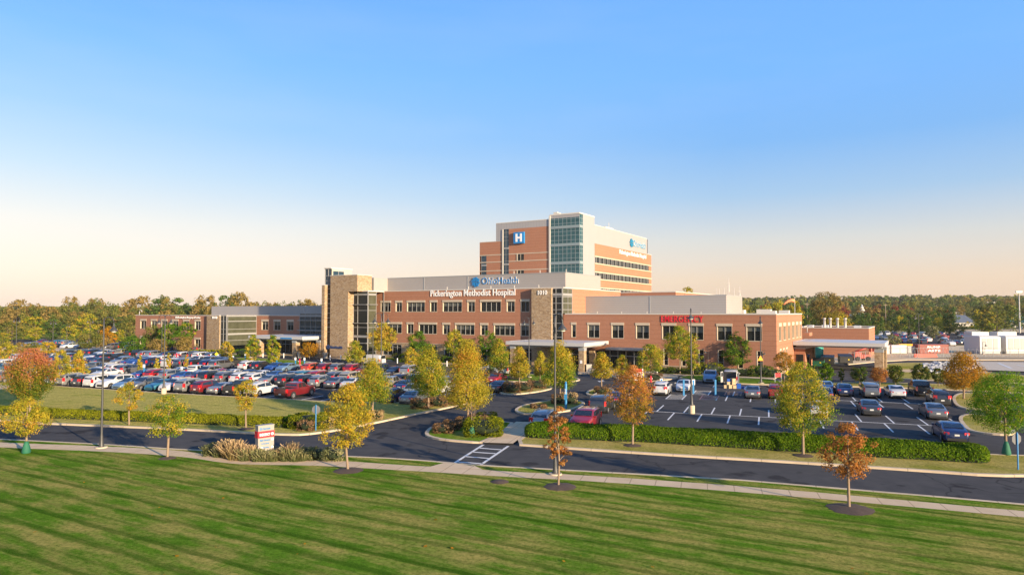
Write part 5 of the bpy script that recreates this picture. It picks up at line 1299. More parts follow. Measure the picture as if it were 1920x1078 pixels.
for row, (Y, dy, sp, w) in enumerate(((300, 24, 24, (0, 0, 6, 2, 3, 4)), (330, 7, 22, (0, 6, 2, 3, 7, 0)), (362, -1, 24, (0, 6, 3, 3, 2, 0, 3)))):
    px = -60 + row * 9
    while px < (255 if row == 0 else 620):
        X = (px - 960) / F * Y; yy = Y + rw.uniform(-12, 12)
        H = zat(sky_left(px) + dy + rw.uniform(-4, 9), yy)
        Rr = sp * .80 * yy / F * rw.uniform(.85, 1.25)
        if H > 3:
            k = rw.choice(w); near = 'in the front line of the woods' if row == 0 else 'in the woods'
            wood_tree(X, yy, 0, max(H, 6), Rr, k, rw.uniform(0, 6), f'COLOUR leafy tree {near} beyond the left car park', f'{PR[k][2]} trees {near} at the left'); cnt += 1
        px += sp * rw.uniform(.75, 1.15)
# free standing trees in the left field
for px, py, ty, hw, k, lb in ((99, 637, 598, 20, 6, 'dark grey-green tree standing apart in the left field'), (68, 640, 612, 13, 4, 'small yellow-green tree standing apart in the left field'), (22, 640, 600, 22, 0, 'olive tree in the left field near the picture edge'), (8, 642, 622, 12, 4, 'small green tree at the left picture edge in the field'),
                              (132, 640, 608, 14, 4, 'pale yellow-green tree in the left field beside the dark one'), (235, 640, 600, 18, 2, 'olive tree left of the brick clinic in the field'), (222, 642, 615, 12, 4, 'small lime tree near the left corner of the brick clinic'), (45, 636, 616, 10, 4, 'tiny green tree between the dark tree and the left edge')):
    g = G(px, py); wood_tree(g.x, g.y, 0, zat(ty, g.y), hw * g.y / F, k, px, lb, None)
# right side
def sky_right(px):
    pts = [(1380, 566), (1440, 568), (1500, 562), (1600, 560), (1650, 558), (1700, 560), (1760, 556), (1800, 557), (1840, 553), (1880, 551), (1920, 550), (2100, 550)]
    for (a, b), (c, d) in zip(pts[:-1], pts[1:]):
        if a <= px <= c: return b + (d - b) * (px - a) / (c - a)
    return 560
rows = [(322, 598, 13, 17, (1, 4, 6, 0, 1, 4)), (350, 590, 12, 19, (1, 6, 0, 4, 2)), (420, 581, 10, 19, (0, 1, 6, 2, 3)), (520, 575, 8, 17, (0, 1, 2, 3, 6, 5)), (650, 569, 6, 17, (0, 1, 2, 6, 3, 0, 1)), (820, 563, 5, 15, (0, 1, 2, 6, 1, 3))]
for ri, (Y, ty, jit, sp, w) in enumerate(rows):
    px = 1640 if ri == 0 else (1590 if ri == 1 else 1385 + ri * 3)
    end = 1835 if ri == 0 else (1870 if ri == 1 else 1990)
    while px < end:
        yy = Y + rw.uniform(-20, 20); X = (px - 960) / F * yy; z = hill(X, yy)
        H = zat(ty + rw.uniform(-jit, jit) + (sky_right(px) - 558) * .6, yy) - z
        Rr = sp * .74 * yy / F * rw.uniform(.85, 1.2); H = max(H, 5)
        if not (1786 < px < 1836 and Y < 600 and not (ri == 0 and px < 1800)):
            k = rw.choice(w); dist = ('in the hedgerow at the back of the right car park', 'in the hedgerow at the back of the right car park', 'in the middle distance of the right woods', 'in the middle distance of the right woods', 'in the far right woods', 'in the far right woods')[ri]
            wood_tree(X, yy, z, H, Rr, k, rw.uniform(0, 6), f'COLOUR leafy tree {dist}', f'{PR[k][2]} trees {dist}'); cnt += 1
        px += sp * rw.uniform(.7, 1.15)
for px, py, ty, hw, k, lb in ((1870, 630, 566, 34, 0, 'large spreading olive tree between the dark roof and the teal roof at the right'), (1843, 628, 578, 20, 4, 'yellow-green tree just left of the large spreading tree at the right'), (1645, 610, 571, 13, 5, 'deep red round tree near the white steeple'), (1678, 611, 572, 10, 5, 'smaller deep red tree right of the white steeple'), (1696, 606, 569, 12, 5, 'farther deep red tree in the right woods'), (1432, 606, 570, 11, 5, 'reddish brown tree behind the emergency wing roof'), (1622, 632, 584, 13, 1, 'dark green tree behind the service building'), (1643, 632, 588, 14, 6, 'dark bushy tree right behind the service building corner')):
    g = G(px, py); z = hill(g.x, g.y); wood_tree(g.x, g.y, z, zat(ty, g.y) - z, hw * g.y / F, k, px, lb, None)
for px, ty, hw, k, lb in ((1414, 566, 14, 0, 'olive tree just right of the grey screen, behind the emergency wing'), (1437, 568, 12, 4, 'yellow tree behind the emergency wing roof units'), (1457, 561, 17, 4, 'large yellow tree behind the emergency wing roof, left of the windsock'), (1398, 570, 12, 4, 'yellow-green tree at the edge of the grey rooftop screen'), (1475, 570, 12, 0, 'olive tree behind the windsock'), (1516, 572, 14, 1, 'dark green tree behind the corner of the emergency wing'), (1530, 568, 14, 0, 'olive tree left of the tall thin pale yellow tree')):
    Y = 300; wood_tree((px - 960) / F * Y, Y, 0, zat(ty, Y), hw * Y / F, k, px, lb, None)
# the distant wood along the horizon, one mass
rs = np.random.default_rng(5)
Vs, Ts = [], []
def far_clump(x, y, z, H, Rr, tint):
    n = 46; d = rs.normal(0, 1, (n, 3)); d /= np.linalg.norm(d, axis=1)[:, None]; P = d * np.array([Rr, Rr, H * .5]) * rs.uniform(.7, 1.05, n)[:, None] + np.array([x, y, z + H * .5])
    nrm = d + rs.normal(0, .5, (n, 3)); nrm /= np.linalg.norm(nrm, axis=1)[:, None]; a = rs.normal(0, 1, (n, 3)); u = np.cross(nrm, a); u /= np.linalg.norm(u, axis=1)[:, None]; w = np.cross(nrm, u); s = Rr * .75
    Vs.append(np.stack([P - u * s * .5, P - w * s * .5, P + u * s * .5, P + w * s * .5], 1).reshape(-1, 3)); Ts.append(np.repeat(np.clip(tint + rs.normal(0, .12, n), 0, 1), 4))
for Y in (760, 950, 1150, 1400):
    px = -80
    while px < 2000:
        X = (px - 960) / F * Y * 1.0; y = Y + rs.uniform(-40, 40); z = hill(X, y); H = rs.uniform(11, 18) if px > 900 else rs.uniform(9, 14)
        far_clump(X, y, z - 1, H, rs.uniform(6, 9), rs.uniform(.1, .75)); px += 9.5 * F / Y * .62
o = mkobj('distant_woodland', leaf_mesh('distant_woodland', np.concatenate(Vs), np.concatenate(Ts), 'leaf_wood')); tag(o, 'distant woodland covering the low hills along the horizon', 'woodland', None, 'stuff')
print('wood trees', cnt)
# ================================================================ cars
# x forward; side profile of the body: (x, top z), rear -> front, in fractions of length; belt line; cabin span
CT = {
 'sedan': dict(L=4.85, W=1.86, st=[(0, .62, 0), (.012, .86, 0), (.05, 1.00, 0), (.17, 1.04, 0), (.34, 1.41, 1), (.47, 1.46, 1), (.59, 1.41, 1), (.755, 1.02, 0), (.88, .90, 0), (.965, .76, 0), (1.0, .55, 0)], belt=.93, gl=((.20, .345), (.745, .60)), bp=.50, cz=.17, r=.335, ws=7),
 'hatchback': dict(L=4.35, W=1.82, st=[(0, .62, 0), (.012, .90, 0), (.03, 1.03, 0), (.13, 1.38, 1), (.28, 1.49, 1), (.52, 1.50, 1), (.60, 1.45, 1), (.76, 1.04, 0), (.90, .92, 0), (.97, .76, 0), (1.0, .55, 0)], belt=.95, gl=((.05, .15), (.75, .61)), bp=.45, cz=.17, r=.335, ws=7),
 'crossover': dict(L=4.65, W=1.88, st=[(0, .65, 0), (.012, .98, 0), (.03, 1.12, 0), (.11, 1.52, 1), (.25, 1.66, 1), (.48, 1.70, 1), (.60, 1.62, 1), (.745, 1.16, 0), (.90, 1.04, 0), (.97, .86, 0), (1.0, .60, 0)], belt=1.07, gl=((.045, .12), (.735, .61)), bp=.43, cz=.20, r=.37, ws=7),
 'suv': dict(L=4.95, W=1.96, st=[(0, .70, 0), (.010, 1.02, 0), (.02, 1.20, 0), (.07, 1.66, 1), (.16, 1.78, 1), (.48, 1.80, 1), (.595, 1.74, 1), (.72, 1.25, 0), (.91, 1.13, 0), (.975, .95, 0), (1.0, .65, 0)], belt=1.15, gl=((.03, .08), (.71, .605)), bp=.42, cz=.22, r=.39, ws=7),
 'minivan': dict(L=5.15, W=1.99, st=[(0, .65, 0), (.010, .98, 0), (.02, 1.12, 0), (.07, 1.62, 1), (.16, 1.75, 1), (.50, 1.78, 1), (.67, 1.68, 1), (.83, 1.14, 0), (.93, .98, 0), (.98, .80, 0), (1.0, .58, 0)], belt=1.05, gl=((.03, .08), (.815, .68)), bp=.46, cz=.18, r=.36, ws=7),
 'pickup': dict(L=5.8, W=2.02, st=[(0, .75, 0), (.006, 1.02, 0), (.010, 1.22, 0), (.34, 1.24, 0), (.352, 1.26, 0), (.375, 1.82, 1), (.50, 1.90, 1), (.60, 1.86, 1), (.715, 1.34, 0), (.92, 1.25, 0), (.98, 1.02, 0), (1.0, .70, 0)], belt=1.20, gl=((.358, .38), (.705, .61)), bp=.50, cz=.28, r=.41, ws=8, bed=1),
 'van': dict(L=5.6, W=2.05, st=[(0, .75, 0), (.006, 1.20, 0), (.01, 1.6, 1), (.02, 2.02, 1), (.10, 2.10, 1), (.60, 2.12, 1), (.74, 2.02, 1), (.86, 1.30, 0), (.95, 1.12, 0), (.985, .92, 0), (1.0, .65, 0)], belt=1.28, gl=((.004, .012), (.85, .75)), bp=.62, cz=.26, r=.38, ws=7),
}
def car_parts(kind):
    c = CT[kind]; L, W, belt, cz = c['L'], c['W'], c['belt'], c['cz']; st = c['st']; hw = W / 2
    def wat(x): f = abs(2 * x - 1); return hw * (1 - .16 * f ** 7 - .03 * f ** 3)
    P = {}
    m = MB(); rings = []
    cabtop = max(s[1] for s in st)
    for x, z, cab in st:
        w = wat(x); X = (x - .5) * L
        if cab:
            rw_ = w * (.80 if kind not in ('van', 'minivan', 'suv', 'pickup') else .86); b = belt
            ring = [(w * .86, cz), (w * .98, cz + .10), (w, belt * .62), (w * .975, b), (rw_ + (w * .975 - rw_) * .12, z - .10), (rw_ * .80, z - .012), (0, z)]
        else:
            b = min(belt, z - .05)
            ring = [(w * .86, cz + (.06 if x in (0, 1) else 0)), (w * .98, min(cz + .12, b)), (w, min(belt * .62, b - .02)), (w * .975, b - .01), (w * .93, z - .022), (w * .76, z - .004), (0, z + .012)]
        rings.append([(X, y, zz) for y, zz in ring] + [(X, -y, zz) for y, zz in ring[-2::-1]])
    n = len(rings[0]); vs = [p for r in rings for p in r]; fs = []; mt = []
    for i in range(len(rings) - 1):
        bed = c.get('bed') and i in (2,)
        for k in range(n - 1):
            if bed and k in (5, 6): continue
            m.add([], [], 0); fs.append((i * n + k, (i + 1) * n + k, (i + 1) * n + k + 1, i * n + k + 1)); mt.append(1 if k in (0, n - 2) else 0)
        fs.append((i * n + n - 1, (i + 1) * n + n - 1, (i + 1) * n, i * n)); mt.append(1)
    fs.append(tuple(range(n))); mt.append(0); fs.append(tuple((len(rings) - 1) * n + k for k in range(n))[::-1]); mt.append(0)
    m.v = vs; m.f = fs; m.m = mt; m.sm = [True] * len(fs)
    P['body'] = m
    if c.get('bed'):
        x0, x1 = (st[2][0] - .5) * L + .05, (st[3][0] - .5) * L - .02; w = hw * .74; b = MB()
        b.quad((x0, -w, .72), (x1, -w, .72), (x1, w, .72), (x0, w, .72)); b.quad((x0, -w, .72), (x1, -w, .72), (x1, -w, 1.23), (x0, -w, 1.23)); b.quad((x0, w, .72), (x1, w, .72), (x1, w, 1.23), (x0, w, 1.23)); b.quad((x0, -w, .72), (x0, w, .72), (x0, w, 1.23), (x0, -w, 1.23)); b.quad((x1, -w, .72), (x1, w, .72), (x1, w, 1.23), (x1, -w, 1.23))
        P['cargo_bed'] = b
    # panes sit a finger's breadth proud of the body
    (rx0, rx1), (fx0, fx1) = c['gl']
    def zt(x):
        for (a, za, _), (b, zb, _) in zip(st[:-1], st[1:]):
            if a <= x <= b: return za + (zb - za) * (x - a) / (b - a)
        return st[-1][1]
    def X(f): return (f - .5) * L
    wide = kind in ('van', 'minivan', 'suv', 'pickup')
    def sy(x, z):
        w = wat(x); k = (z - belt) / (cabtop - .10 - belt); top = w * (.86 if wide else .80); top = top + (w * .975 - top) * .12
        return w * .975 + (top - w * .975) * k + .014
    wf = MB(); z0, z1 = zt(fx0) + .012, zt(fx1) - .015; w0, w1 = wat(fx0) * .80, wat(fx1) * (.74 if wide else .68)
    def slab(a, b, cc, d, nrm, mb):
        nn = Vector(nrm).normalized() * .016; q = [Vector(a), Vector(b), Vector(cc), Vector(d)]
        mb.hexa([p - nn for p in q] + [p + nn for p in q])
    slab((X(fx0), -w0, z0), (X(fx0), w0, z0), (X(fx1), w1, z1), (X(fx1), -w1, z1), (z1 - z0, 0, X(fx0) - X(fx1)), wf); P['windshield'] = wf
    wr = MB(); z0, z1 = zt(rx0) + .02, zt(rx1) - .02
    if kind == 'van': z0, z1 = 1.30, 1.95; rx0, rx1 = .005, .012
    w0, w1 = wat(max(rx0, .05)) * .78, wat(rx1) * (.74 if wide else .66)
    slab((X(rx0), w0, z0), (X(rx0), -w0, z0), (X(rx1), -w1, z1), (X(rx1), w1, z1), (-(z1 - z0), 0, X(rx1) - X(rx0)), wr); P['rear_window'] = wr
    bp = c['bp']; zl = belt + .045
    def side(pts, s):
        mb = MB(); a = [(X(x), s * sy(x, z), z) for x, z in pts]; b = [(p[0], p[1] - s * .03, p[2]) for p in a]; k = len(a)
        mb.add(a + b, [tuple(range(k)), tuple(range(2 * k - 1, k - 1, -1))] + [(i, (i + 1) % k, k + (i + 1) % k, k + i) for i in range(k)]); return mb
    zh = lambda x: min(zt(x) - .115, cabtop - .13)
    fr0 = fx0 - .035; P['side_window'] = []
    rr0 = max(rx0 + .03, .03); rr1 = rx1 + .02
    for s in (1, -1):
        if kind != 'van' or True:
            P['side_window'].append(side([(fr0 - .005, zl), (fx1 - .005, zh(fx1 - .01)), (bp + .014, zh(bp)), (bp + .014, zl)], s))
        if kind != 'van':
            P['side_window'].append(side([(bp - .008, zl), (bp - .008, zh(bp)), (max(rr1, rr0 + .02), zh(rr1)), (rr0 + (.03 if kind != 'pickup' else .01), zl + .02)], s))
    ax = (.5 - .155 if kind != 'pickup' else .5 - .20, .5 - .175 if kind != 'pickup' else .5 - .17)
    axs = [(.5 - .172) * L * -1 * -1, -(.5 - .185) * L] if kind != 'pickup' else [.325 * L, -.285 * L]
    axs = [(.5 - .185) * L, -(.5 - .195) * L] if kind not in ('pickup', 'van') else ([.325 * L, -.285 * L])
    r = c['r']; P['wheel'] = []
    for xx in axs:
        for s in (1, -1):
            y = s * (hw * .985)
            t = MB(); k = 16
            def disc(mb, rad, yy, mat): mb.poly([(xx + rad * math.cos(2 * PI * i / k), yy, r + rad * math.sin(2 * PI * i / k)) for i in range(k)], mat)
            # arch, tyre
            arc = [(xx + r * 1.20 * math.cos(q), y + s * .012, r + r * 1.20 * math.sin(q)) for q in np.linspace(-.25, PI + .25, 12)]
            t.poly(arc, 1)
            vs = []
            for i in range(k):
                a = 2 * PI * i / k
                vs += [(xx + r * math.cos(a), y - s * .2, r + r * math.sin(a)), (xx + r * math.cos(a), y + s * .018, r + r * math.sin(a)), (xx + r * .93 * math.cos(a), y + s * .034, r + r * .93 * math.sin(a)), (xx + r * .62 * math.cos(a), y + s * .030, r + r * .62 * math.sin(a))]
            t.add(vs, [(4 * i + j, 4 * ((i + 1) % k) + j, 4 * ((i + 1) % k) + j + 1, 4 * i + j + 1) for i in range(k) for j in range(3)])
            rm = MB(); disc(rm, r * .63, y + s * .024, 0)
            for i in range(5):
                a = 2 * PI * i / 5 + .6; rm.add([(xx + r * .12 * math.cos(a), y + s * .03, r + r * .12 * math.sin(a)), (xx + r * .5 * math.cos(a + .38), y + s * .03, r + r * .5 * math.sin(a + .38)), (xx + r * .5 * math.cos(a - .05), y + s * .03, r + r * .5 * math.sin(a - .05))], [(0, 1, 2)], 1)
            P['wheel'].append((t, rm))
    zlamp = {'sedan': .80, 'hatchback': .88, 'crossover': 1.00, 'suv': 1.05, 'minivan': 1.0, 'pickup': 1.02, 'van': 1.05}[kind]
    P['headlight'] = []; P['taillight'] = []
    for s in (1, -1):
        h = MB(); y0, y1 = hw * .52, hw * .90; xf = .5 * L; zf = zt(.965) - .10
        h.hexa([(xf - .34, s * y1 * 1.02, zf - .10), (xf - .05, s * y0, zf - .13), (xf - .30, s * y0, zf - .13), (xf - .50, s * y1 * .9, zf - .10), (xf - .36, s * y1 * 1.02, zf + .05), (xf - .12, s * y0, zf + .01), (xf - .30, s * y0, zf + .01), (xf - .52, s * y1 * .9, zf + .05)]); P['headlight'].append(h)
        t = MB(); hh = .085 if kind in ('sedan', 'hatchback') else .17; y0, y1 = hw * .55, hw * .945
        if kind in ('pickup', 'van', 'minivan', 'suv'): y0 = hw * .78; hh = .24
        xr = -.5 * L
        t.hexa([(xr - .005, s * y0, zlamp - hh), (xr + .10, s * y1, zlamp - hh), (xr + .28, s * y1, zlamp - hh), (xr + .2, s * y0, zlamp - hh), (xr + .03, s * y0, zlamp + hh), (xr + .12, s * y1, zlamp + hh), (xr + .28, s * y1, zlamp + hh), (xr + .2, s * y0, zlamp + hh)]); P['taillight'].append(t)
    pl = MB(); pz = .82 if kind in ('sedan', 'hatchback') else .78
    pl.box(-.5 * L - .02, -.5 * L + .05, -.17, .17, pz - .22, pz - .08); P['license_plate'] = pl
    bm_ = MB(); bm_.box(-.5 * L - .012, -.5 * L + .10, -hw * .72, hw * .72, cz + .06, cz + .26); P['bumper_trim'] = bm_
    g = MB(); g.box(.5 * L - .10, .5 * L + .006, -hw * .5, hw * .5, cz + .16, zt(.98) - .22); P['grille'] = g
    mm = []
    for s in (1, -1):
        q = MB(); q.box(X(fx0) - .30, X(fx0) - .14, *(sorted((s * hw * .98, s * (hw + .17)))), belt + .02, belt + .17); mm.append(q)
    P['mirror'] = mm
    if kind in ('crossover', 'suv', 'minivan'):
        q = []
        for s in (1, -1):
            t = MB(); yy = s * hw * .66; t.box(X(.16), X(.54), yy - .02, yy + .02, cabtop - .01, cabtop + .045); q.append(t)
        P['roof_rail'] = q
    return P
CARMESH = {}
def load_car(kind):
    P = car_parts(kind); D = []
    def mk(mb, name, mats):
        o = mb.build(name, mats); me = o.data; bpy.data.objects.remove(o); return me
    b = mk(P['body'], 'body', [PAINT['white'], 'plastic_black']); b.set_sharp_from_angle(angle=R(38)); D.append(('body', b, 1, []))
    if 'cargo_bed' in P: D.append(('cargo_bed', mk(P['cargo_bed'], 'cargo_bed', 'plastic_black'), 0, []))
    for k in ('windshield', 'rear_window'): D.append((k, mk(P[k], k, 'car_glass'), 0, []))
    for q in P['side_window']: D.append(('side_window', mk(q, 'side_window', 'car_glass'), 0, []))
    for t, rm in P['wheel']: D.append(('wheel', mk(t, 'wheel', ['rubber', 'plastic_black']), 0, [('rim', mk(rm, 'rim', ['rim', 'grey_metal']))]))
    for q in P['headlight']: D.append(('headlight', mk(q, 'headlight', 'head_lamp'), 0, []))
    for q in P['taillight']: D.append(('taillight', mk(q, 'taillight', 'tail_lamp'), 0, []))
    for k, mt in (('license_plate', 'plate'), ('bumper_trim', 'plastic_black'), ('grille', 'plastic_black')): D.append((k, mk(P[k], k, mt), 0, []))
    for q in P['mirror']: D.append(('mirror', mk(q, 'mirror', [PAINT['white']]), 1, []))
    for q in P.get('roof_rail', []): D.append(('roof_rail', mk(q, 'roof_rail', 'alu'), 0, []))
    CARMESH[kind] = D
for k in CT: load_car(k)
CN = {'sedan': 'sedan', 'hatchback': 'hatchback', 'crossover': 'crossover', 'suv': 'large suv', 'minivan': 'minivan', 'pickup': 'pickup truck', 'van': 'cargo van'}
def car(kind, colour, pos, ang, label, group, cat=None, full=2):
    r = thing('parked_car' if kind not in ('pickup', 'van', 'minivan') else {'pickup': 'pickup_truck', 'van': 'cargo_van', 'minivan': 'minivan'}[kind], label, cat or ('car' if kind not in ('pickup', 'van') else {'pickup': 'pickup truck', 'van': 'van'}[kind]), pos, ang, group)
    for name, me, painted, subs in CARMESH[kind]:
        if full < 2 and name in ('mirror', 'roof_rail', 'license_plate', 'bumper_trim', 'grille'): continue
        o = bpy.data.objects.new(name, me); COL.objects.link(o); o.parent = r
        if painted:
            o.material_slots[0].link = 'OBJECT'; o.material_slots[0].material = PAINT[colour]
        if full:
            for sn, sm in subs:
                c = bpy.data.objects.new(sn, sm); COL.objects.link(c); c.parent = o
    return r
A_ANG = math.atan2(A_IN.y, A_IN.x)
cr_ = random.Random(11)
COLS = ['white'] * 7 + ['silver'] * 5 + ['grey'] * 5 + ['charcoal'] * 6 + ['black'] * 8 + ['red'] * 1 + ['maroon'] * 2 + ['blue'] * 2 + ['navy'] * 2 + ['beige'] * 2 + ['steel blue'] * 1 + ['teal']
KINDS = ['sedan'] * 7 + ['crossover'] * 8 + ['suv'] * 4 + ['hatchback'] * 2 + ['pickup'] * 3 + ['minivan'] * 2
def row(name, q, pa, pb, spec=None, flip=None, seed=0, group=None, full=2, fill=.95, shift=0, sp=2.72):
    """cars side by side from p=pa to pb; spec: list from the left of (colour, kind) or None"""
    rg = random.Random(seed); n = int((pb - pa) / sp); slots = []
    for i in range(n):
        if spec is not None and i < len(spec):
            s = spec[i]
            if s is None: continue
            slots.append((i, s[0], s[1], s[2] if len(s) > 2 else None))
        elif rg.random() < fill: slots.append((i, rg.choice(COLS), rg.choice(KINDS), None))
    for j, (i, c, k, hd) in enumerate(slots):
        h = hd if hd is not None else (0 if rg.random() < (.78 if flip is None else flip) else 1)
        pos = PQ(pa + sp * (i + .5) + rg.uniform(-.08, .08), q + rg.uniform(-.25, .25))
        seen = 'tail' if h == 0 else 'nose'
        lb = f'{c} {CN[k]}, {ordinal(j + 1)} from the left in the {name}'
        car(k, c, pos, A_ANG + (PI if h else 0) + R(rg.uniform(-1.2, 1.2)), lb, group or f'cars in the {name}', full=full)
S_, X_, U_, P_, M_, H_ = 'sedan', 'crossover', 'suv', 'pickup', 'minivan', 'hatchback'
# front row along the lawn, photo left to right
pS = toPQ(G(118, 724))[0]
row('front row along the lawn', 69.7, -96.5, -34, [('white', X_, 0), ('silver', U_, 0), ('charcoal', X_, 0), ('white', M_, 0), ('white', U_, 1), ('steel blue', S_, 1), ('grey', X_, 1), ('teal', S_, 1), ('white', X_, 1), ('silver', U_, 0), ('maroon', X_, 0), ('silver', S_, 0), ('black', P_, 0), ('white', X_, 0), None, ('maroon', P_, 0), None, None, ('charcoal', S_, 1), None, ('navy', X_, 0), ('grey', S_, 0)], seed=1)
row('second row of the left lot', 80.4, -92.5, -36, [('blue', S_, 0), ('red', X_, 0), ('silver', X_, 0), ('blue', S_, 0), ('maroon', S_, 0), ('black', U_, 0), ('grey', X_, 0), ('white', X_, 0), ('white', X_, 0), ('silver', S_, 0), ('charcoal', X_, 0), ('black', X_, 0), ('silver', X_, 0), ('grey', S_, 0), ('white', S_, 0), ('black', P_, 0), ('silver', P_, 0), ('navy', S_, 0)], seed=2)
row('third row of the left lot', 85.9, -91.0, -36, [('white', S_, 0), ('white', P_, 0), ('silver', U_, 1), ('red', S_, 0), ('white', S_, 0), ('navy', S_, 1), ('white', S_, 1), ('blue', S_, 0), ('silver', S_, 1), ('teal', X_, 0), ('red', U_, 0), ('grey', X_, 0), ('beige', U_, 0), ('grey', S_, 0), ('charcoal', X_, 0), ('black', X_, 0), ('black', U_, 0)], seed=3)
row('fourth row of the left lot', 99.6, -89, -34, [('white', X_, 0), ('black', X_, 0), ('blue', S_, 1), ('steel blue', S_, 1), None, ('orange', X_, 0), ('maroon', X_, 0), ('grey', X_, 0), ('red', X_, 0), ('red', S_, 0), ('navy', P_, 1), ('black', S_, 1), ('silver', U_, 0), ('white', S_, 0), None, None, ('black', S_, 0), ('charcoal', X_, 0), None, ('charcoal', S_, 0), ('maroon', X_, 0)], seed=4)
row('second row left of the median', 80.2, -125, -95.8, None, seed=5, fill=.95)
row('third row left of the median', 85.7, -132, -96.8, None, seed=6, fill=.95)
row('left end of the fourth row', 99.2, -150, -90.5, None, seed=7, fill=.93, full=1)
row('fifth row of the left lot', 104.8, -150, -95, None, seed=8, fill=.92, full=1)
row('row beside the far left drive', 117, -150, -108, None, seed=9, fill=.9, full=1)
row('row at the left picture edge', 69.9, -140, -104, None, seed=10, fill=.75)
row('far left back row', 150, -215, -150, None, seed=12, fill=.8, full=0)
row('middle row of the far left lot', 139, -205, -133, None, seed=13, fill=.7, full=0)
# single cars given by the foot of their nearer end
def carat(px, py, kind, colour, heading, label, group, full=2, turn=0):
    g = G(px, py); L = CT[kind]['L']; d = Vector((A_IN.x, A_IN.y, 0)); pos = g + d * (L / 2)
    return car(kind, colour, (pos.x, pos.y, 0), A_ANG + (PI if heading else 0) + R(turn), label, group, full=full)
GR_ = 'cars in the right car park'
for a in [
 (1237, 742.5, X_, 'white', 0, 'white crossover, tail to the viewer, left of the tall lamp in the right car park'),
 (1279, 735.5, S_, 'white', 1, 'white sedan facing the viewer just left of the tall lamp'),
 (1330, 719, U_, 'steel blue', 1, 'silver-blue suv facing the viewer left of the open white van'),
 (1411, 748.5, S_, 'grey', 0, 'grey sedan, tail to the viewer, alone right of the blue hatched bays'),
 (1456, 749, X_, 'red', 0, 'bright red car partly behind the broad lime tree'),
 (1548, 752, S_, 'navy', 0, 'dark blue sedan just right of the broad lime tree'),
 (1550, 738, S_, 'steel blue', 0, 'blue car behind the dark blue sedan beside the broad lime tree'),
 (1586, 744, S_, 'navy', 0, 'small navy sedan, leftmost of the back four in the right car park'),
 (1636, 747.5, U_, 'grey', 0, 'grey suv between the navy and the white sedan'),
 (1685, 748, S_, 'white', 0, 'white sedan between the grey suv and the black pickup'),
 (1735, 745, P_, 'black', 0, 'black pickup with boxy cab near the orange tree'),
 (1768, 761.5, X_, 'charcoal', 0, 'charcoal car in front of the black pickup'),
 (1635, 781, S_, 'charcoal', 0, 'charcoal sedan alone in the middle of the right car park'),
 (1760, 788.5, S_, 'grey', 0, 'dark grey sedan near the right kerbed island, tail to the viewer'),
 (1795, 832, S_, 'navy', 0, 'dark blue sedan half hidden behind the right end of the hedge'),
 (1119, 776, U_, 'charcoal', 0, 'dark grey suv left of the rust and gold tree'),
 (1144, 762, S_, 'navy', 0, 'navy sedan behind the dark grey suv'),
 (1536, 783, S_, 'white', 0, 'white sedan hidden behind the broad lime tree'),
 (1009, 809, X_, 'silver', 0, 'silver crossover with its tail to the hedge beside the walkway'),
 (1085, 812, U_, 'red', 1, 'dark red suv facing the viewer behind the left end of the hedge')]:
    carat(*a, GR_)
GD = 'cars by the entrance drive'
for a in [
 (757, 749, X_, 'sage', 1, 'pale sage green suv facing the viewer at the corner bay by the drive', 14),
 (925, 737, S_, 'black', 0, 'black sedan beside the tip of the island before the main entrance', 0),
 (921, 721, S_, 'red', 0, 'bright red car behind the largest golden tree', 0),
 (893, 712, S_, 'charcoal', 0, 'dark car with red tail lamp glimpsed between the two pyramid trees', 0),
 (1040, 705, S_, 'navy', 0, 'dark car behind the big green-yellow tree on the drive', -60),
 ]:
    carat(*a[:6], GD, turn=a[6])
# far right car park
rg = random.Random(31)
slots = [(1651, 640), (1662, 640), (1690, 640), (1710, 640), (1741, 640)]
FR = 'cars in the far right car park'
def farcar(px, py, kind, colour, hd, label): 
    g = G(px, py); car(kind, colour, (g.x, g.y, .01), R(80 if not hd else -100) + R(rg.uniform(-4, 4)), label, FR, full=1)
base = [(1648, 630, 'van', 'white', 1), (1662, 629, 'van', 'white', 1), (1643, 637, X_, 'white', 1), (1658, 638, U_, 'silver', 1), (1678, 631, U_, 'maroon', 1), (1694, 630, X_, 'white', 0), (1710, 629, X_, 'maroon', 0), (1729, 631, 'van', 'white', 0), (1692, 636, X_, 'navy', 0), (1711, 636, U_, 'silver', 0), (1692, 643, U_, 'navy', 0), (1710, 645, U_, 'grey', 0), (1729, 640, X_, 'maroon', 0), (1728, 646, U_, 'charcoal', 0),
        (1763, 629, X_, 'navy', 0), (1768, 635, P_, 'maroon', 0), (1769, 641, X_, 'white', 0), (1768, 644, U_, 'charcoal', 0), (1778, 648, P_, 'white', 1), (1799, 629, U_, 'charcoal', 0), (1803, 634, X_, 'grey', 0), (1793, 646, S_, 'black', 0), (1810, 645, X_, 'white', 1), (1830, 645, U_, 'black', 0), (1883, 634, U_, 'steel blue', 1), (1882, 643, X_, 'silver', 0), (1665, 650, S_, 'red', 0), (1738, 641, X_, 'white', 0), (1912, 602, S_, 'steel blue', 0), (1676, 640, X_, 'charcoal', 0)]
for i, (px, py, k, c, hd) in enumerate(base):
    if py < 610: farcar(px, 616, k, c, hd, 'small blue car at the right edge below the teal roof'); continue
    farcar(px, py, k, c, hd, f'{c} {CN[k]}, {ordinal(sum(1 for b in base if b[0] < px or (b[0] == px and b[1] < py)) + 1)} from the left among the cars beyond the right building')
# white pickup / truck on the drive, open service truck, delivery truck
g = G(930, 702); car('pickup', 'white', (g.x, g.y, 0), BROT + PI, 'white pickup truck parked on the drive behind the green cone tree', GD)
g = G(698, 684); car('van', 'white', (g.x, g.y, 0), BROT + PI, 'white service van parked on the drive behind the dense green pyramid tree', GD)
